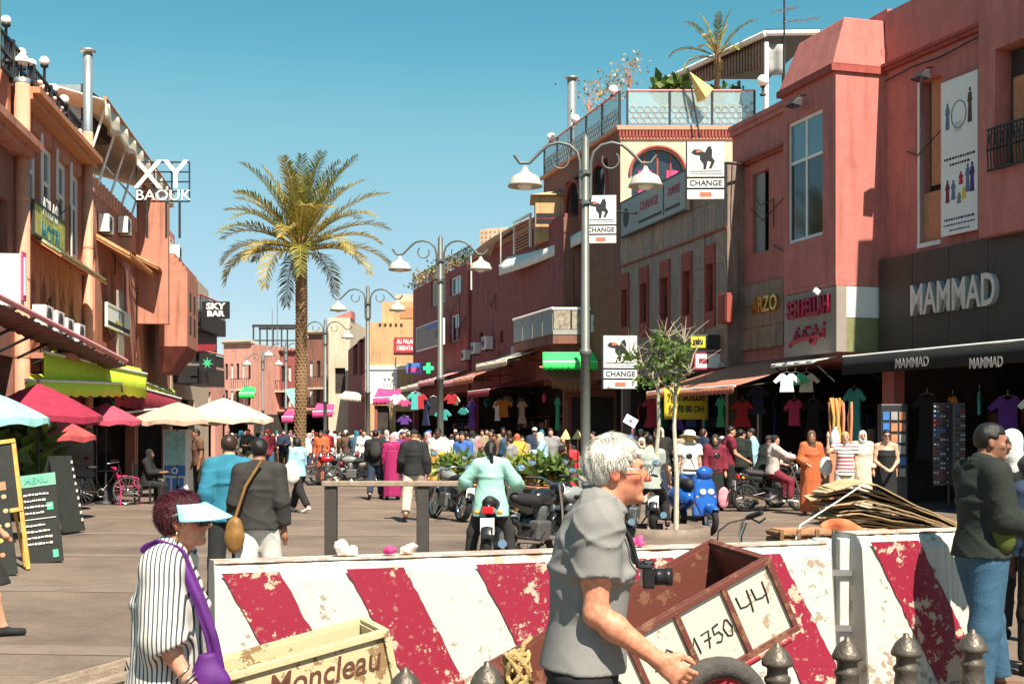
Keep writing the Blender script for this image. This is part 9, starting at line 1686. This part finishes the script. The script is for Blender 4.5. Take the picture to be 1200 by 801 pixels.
pp('person in an orange robe standing alone right of the palm', 377, 43, 170, 'orange', 1.9, 'orange', 'robe', .88, 'hair_black', 'short', STAND, 1.72, 'skin_brown')
pp('woman in white with a pink headscarf behind the black hoodie', 503, 33, 150, 'pink', 1.9, 'pink', 'robe', .88, 'c_pink', 'scarf', STAND, 1.66, 'skin_tan', True)
pp('woman in a white headscarf beyond the magenta dress', 465, 38, 30, 'purple', 1.9, 'purple', 'robe', .88, 'c_white', 'scarf', STAND, 1.66, 'skin_tan', True)
pp('man in a white shirt walking beyond the backpack', 427, 44, 175, 'white', 1.9, 'white', 'robe', .7, 'hair_black', 'short', WALK2, 1.76, 'skin_tan')
# ---------------------------------------------------------------- the crowd: a few built figures, copied and dressed in other colours
rnd = random.Random(21); cols = ['white', 'black', 'navy', 'charcoal', 'beige', 'sky', 'charcoal', 'brown', 'khaki', 'maroon', 'black', 'grey', 'white', 'purple', 'darkgreen', 'red', 'cream', 'black', 'navy', 'pink', 'jeans']
PROTO = [dict(bot='trousers', pose=WALK, hair=('hair_black', 'short'), fem=False), dict(bot='trousers', pose=WALK2, hair=('hair_black', 'short'), fem=False), dict(bot='robe', pose=STAND, hair=('c_white', 'scarf'), fem=True), dict(bot='skirt', pose=WALK, hair=('hair_brown', 'long'), fem=True), dict(bot='trousers', pose=FOLD, hair=('hair_brown', 'short'), fem=False), dict(bot='trousers', pose=WALK2, hair=('c_red', 'cap'), fem=False), dict(bot='trousers', pose=dict(WALK, arms=((30, 10, 70, 20), (-10, 8, 14))), hair=('hair_brown', 'bob'), fem=True), dict(bot='skirt', pose=dict(WALK2, arms=((8, 16, 20), (40, 12, 60, 20)), lean=6), hair=('c_black', 'scarf'), fem=True)]
crowd = []
for k_, pr in enumerate(PROTO):
 s = dict(h=1.70, fem=pr['fem'], skin='skin_tan', top=('c_white', 1.9 if k_ != 1 else .6, .1), bottom=('c_black', pr['bot'], .88 if pr['bot'] != 'trousers' else .97), shoes='c_black', hair=pr['hair']); s.update(pr['pose']); s['seed'] = k_
 t = thing('person', 'x', 'person', (0, 0, 0)); dress(t, s, .036); crowd.append(t)
used = set(); spots = []
LM = [(262, 300, 'left of the far lamps'), (300, 332, 'among the crowd left of the palm'), (332, 372, 'around the foot of the palm'), (372, 425, 'between the palm and the third lamp post'), (425, 480, 'in front of the clothes stalls'), (480, 530, 'near the second lamp post'), (530, 600, 'at the shops right of the second lamp post'), (600, 700, 'under the green awning'), (700, 800, 'in front of the stone building')]
for a, b, n, d0, d1 in ((268, 345, 30, 44, 90), (355, 480, 44, 43, 85), (484, 600, 30, 34, 58), (590, 790, 22, 30, 44), (690, 880, 10, 29, 36)):
 for i in range(n): spots.append((a + (b - a) * (i + rnd.random() * .8) / n, rnd.uniform(d0, d1)))
def xr_max(d):   # stay on the street side of the right-hand shops
 return (9 - .29 * (d - 31)) - 1.0 if d < 50 else (2.15 - .29 * (d - 52)) - 1.6
first = set(); names = {}
for px, d in spots:
 p = G(px, d)
 if p.x > xr_max(d): p.x = xr_max(d) - rnd.uniform(0, 1.2)
 if abs(p.x - G(350, 45).x) < .5 and abs(d - 45) < .6: continue
 px = 600 + p.x / d * FP; k_ = rnd.randrange(len(crowd)); pr = PROTO[k_]; tc_, bc_ = rnd.choice(cols), rnd.choice(['black', 'charcoal', 'navy', 'jeans', 'beige', 'khaki', 'grey', 'brown', 'white'])
 if pr['bot'] == 'robe': bc_ = tc_
 zone = next((z for a, b, z in LM if a <= px < b), 'far along the street'); dist = 'distant ' if d > 60 else ''
 wear = {'robe': f'{tc_} robe and pale headscarf', 'skirt': f'{tc_} top and {bc_} skirt', 'trousers': f'{tc_} top and {bc_} trousers'}[pr['bot']]
 lb = f'{dist}person in {wear} {zone}'
 n_ = names.get(lb, 0); names[lb] = n_ + 1
 if n_: continue
 src = crowd[k_]; c = src if k_ not in first else copy_tree(src); first.add(k_)
 c.location = p; c.rotation_euler = (R(rnd.uniform(-3, 3)), R(rnd.uniform(-3, 3)), R(rnd.choice([0, 180, 180, 20, 160, 200, -60, 90]) + rnd.uniform(-20, 20))); c.scale = (rnd.uniform(.92, 1.12),) * 2 + (rnd.uniform(.88, 1.07),); c['label'] = lb; c['group'] = 'people in the far crowd'
 sk = rnd.choice(['skin_tan', 'skin_brown', 'skin_tan', 'skin_fair']); hc_ = rnd.choice(['c_white', 'c_pink', 'c_black', 'c_cream', 'c_teal'])
 for ch in c.children:
  st = ch.name.split('.')[0]; m = {'body': sk, 'shirt': 'c_' + tc_, 'trousers': 'c_' + bc_, 'skirt': 'c_' + bc_, 'robe_skirt': 'c_' + bc_, 'cap': 'c_' + rnd.choice(['red', 'white', 'blue']), 'headscarf': hc_}.get(st)
  if m: ch.material_slots[0].link = 'OBJECT'; ch.material_slots[0].material = MATS[m]
 if pr['bot'] == 'robe' : c['label'] = lb.replace('pale headscarf', {'c_white': 'white', 'c_pink': 'pink', 'c_black': 'black', 'c_cream': 'cream', 'c_teal': 'teal'}[hc_] + ' headscarf')
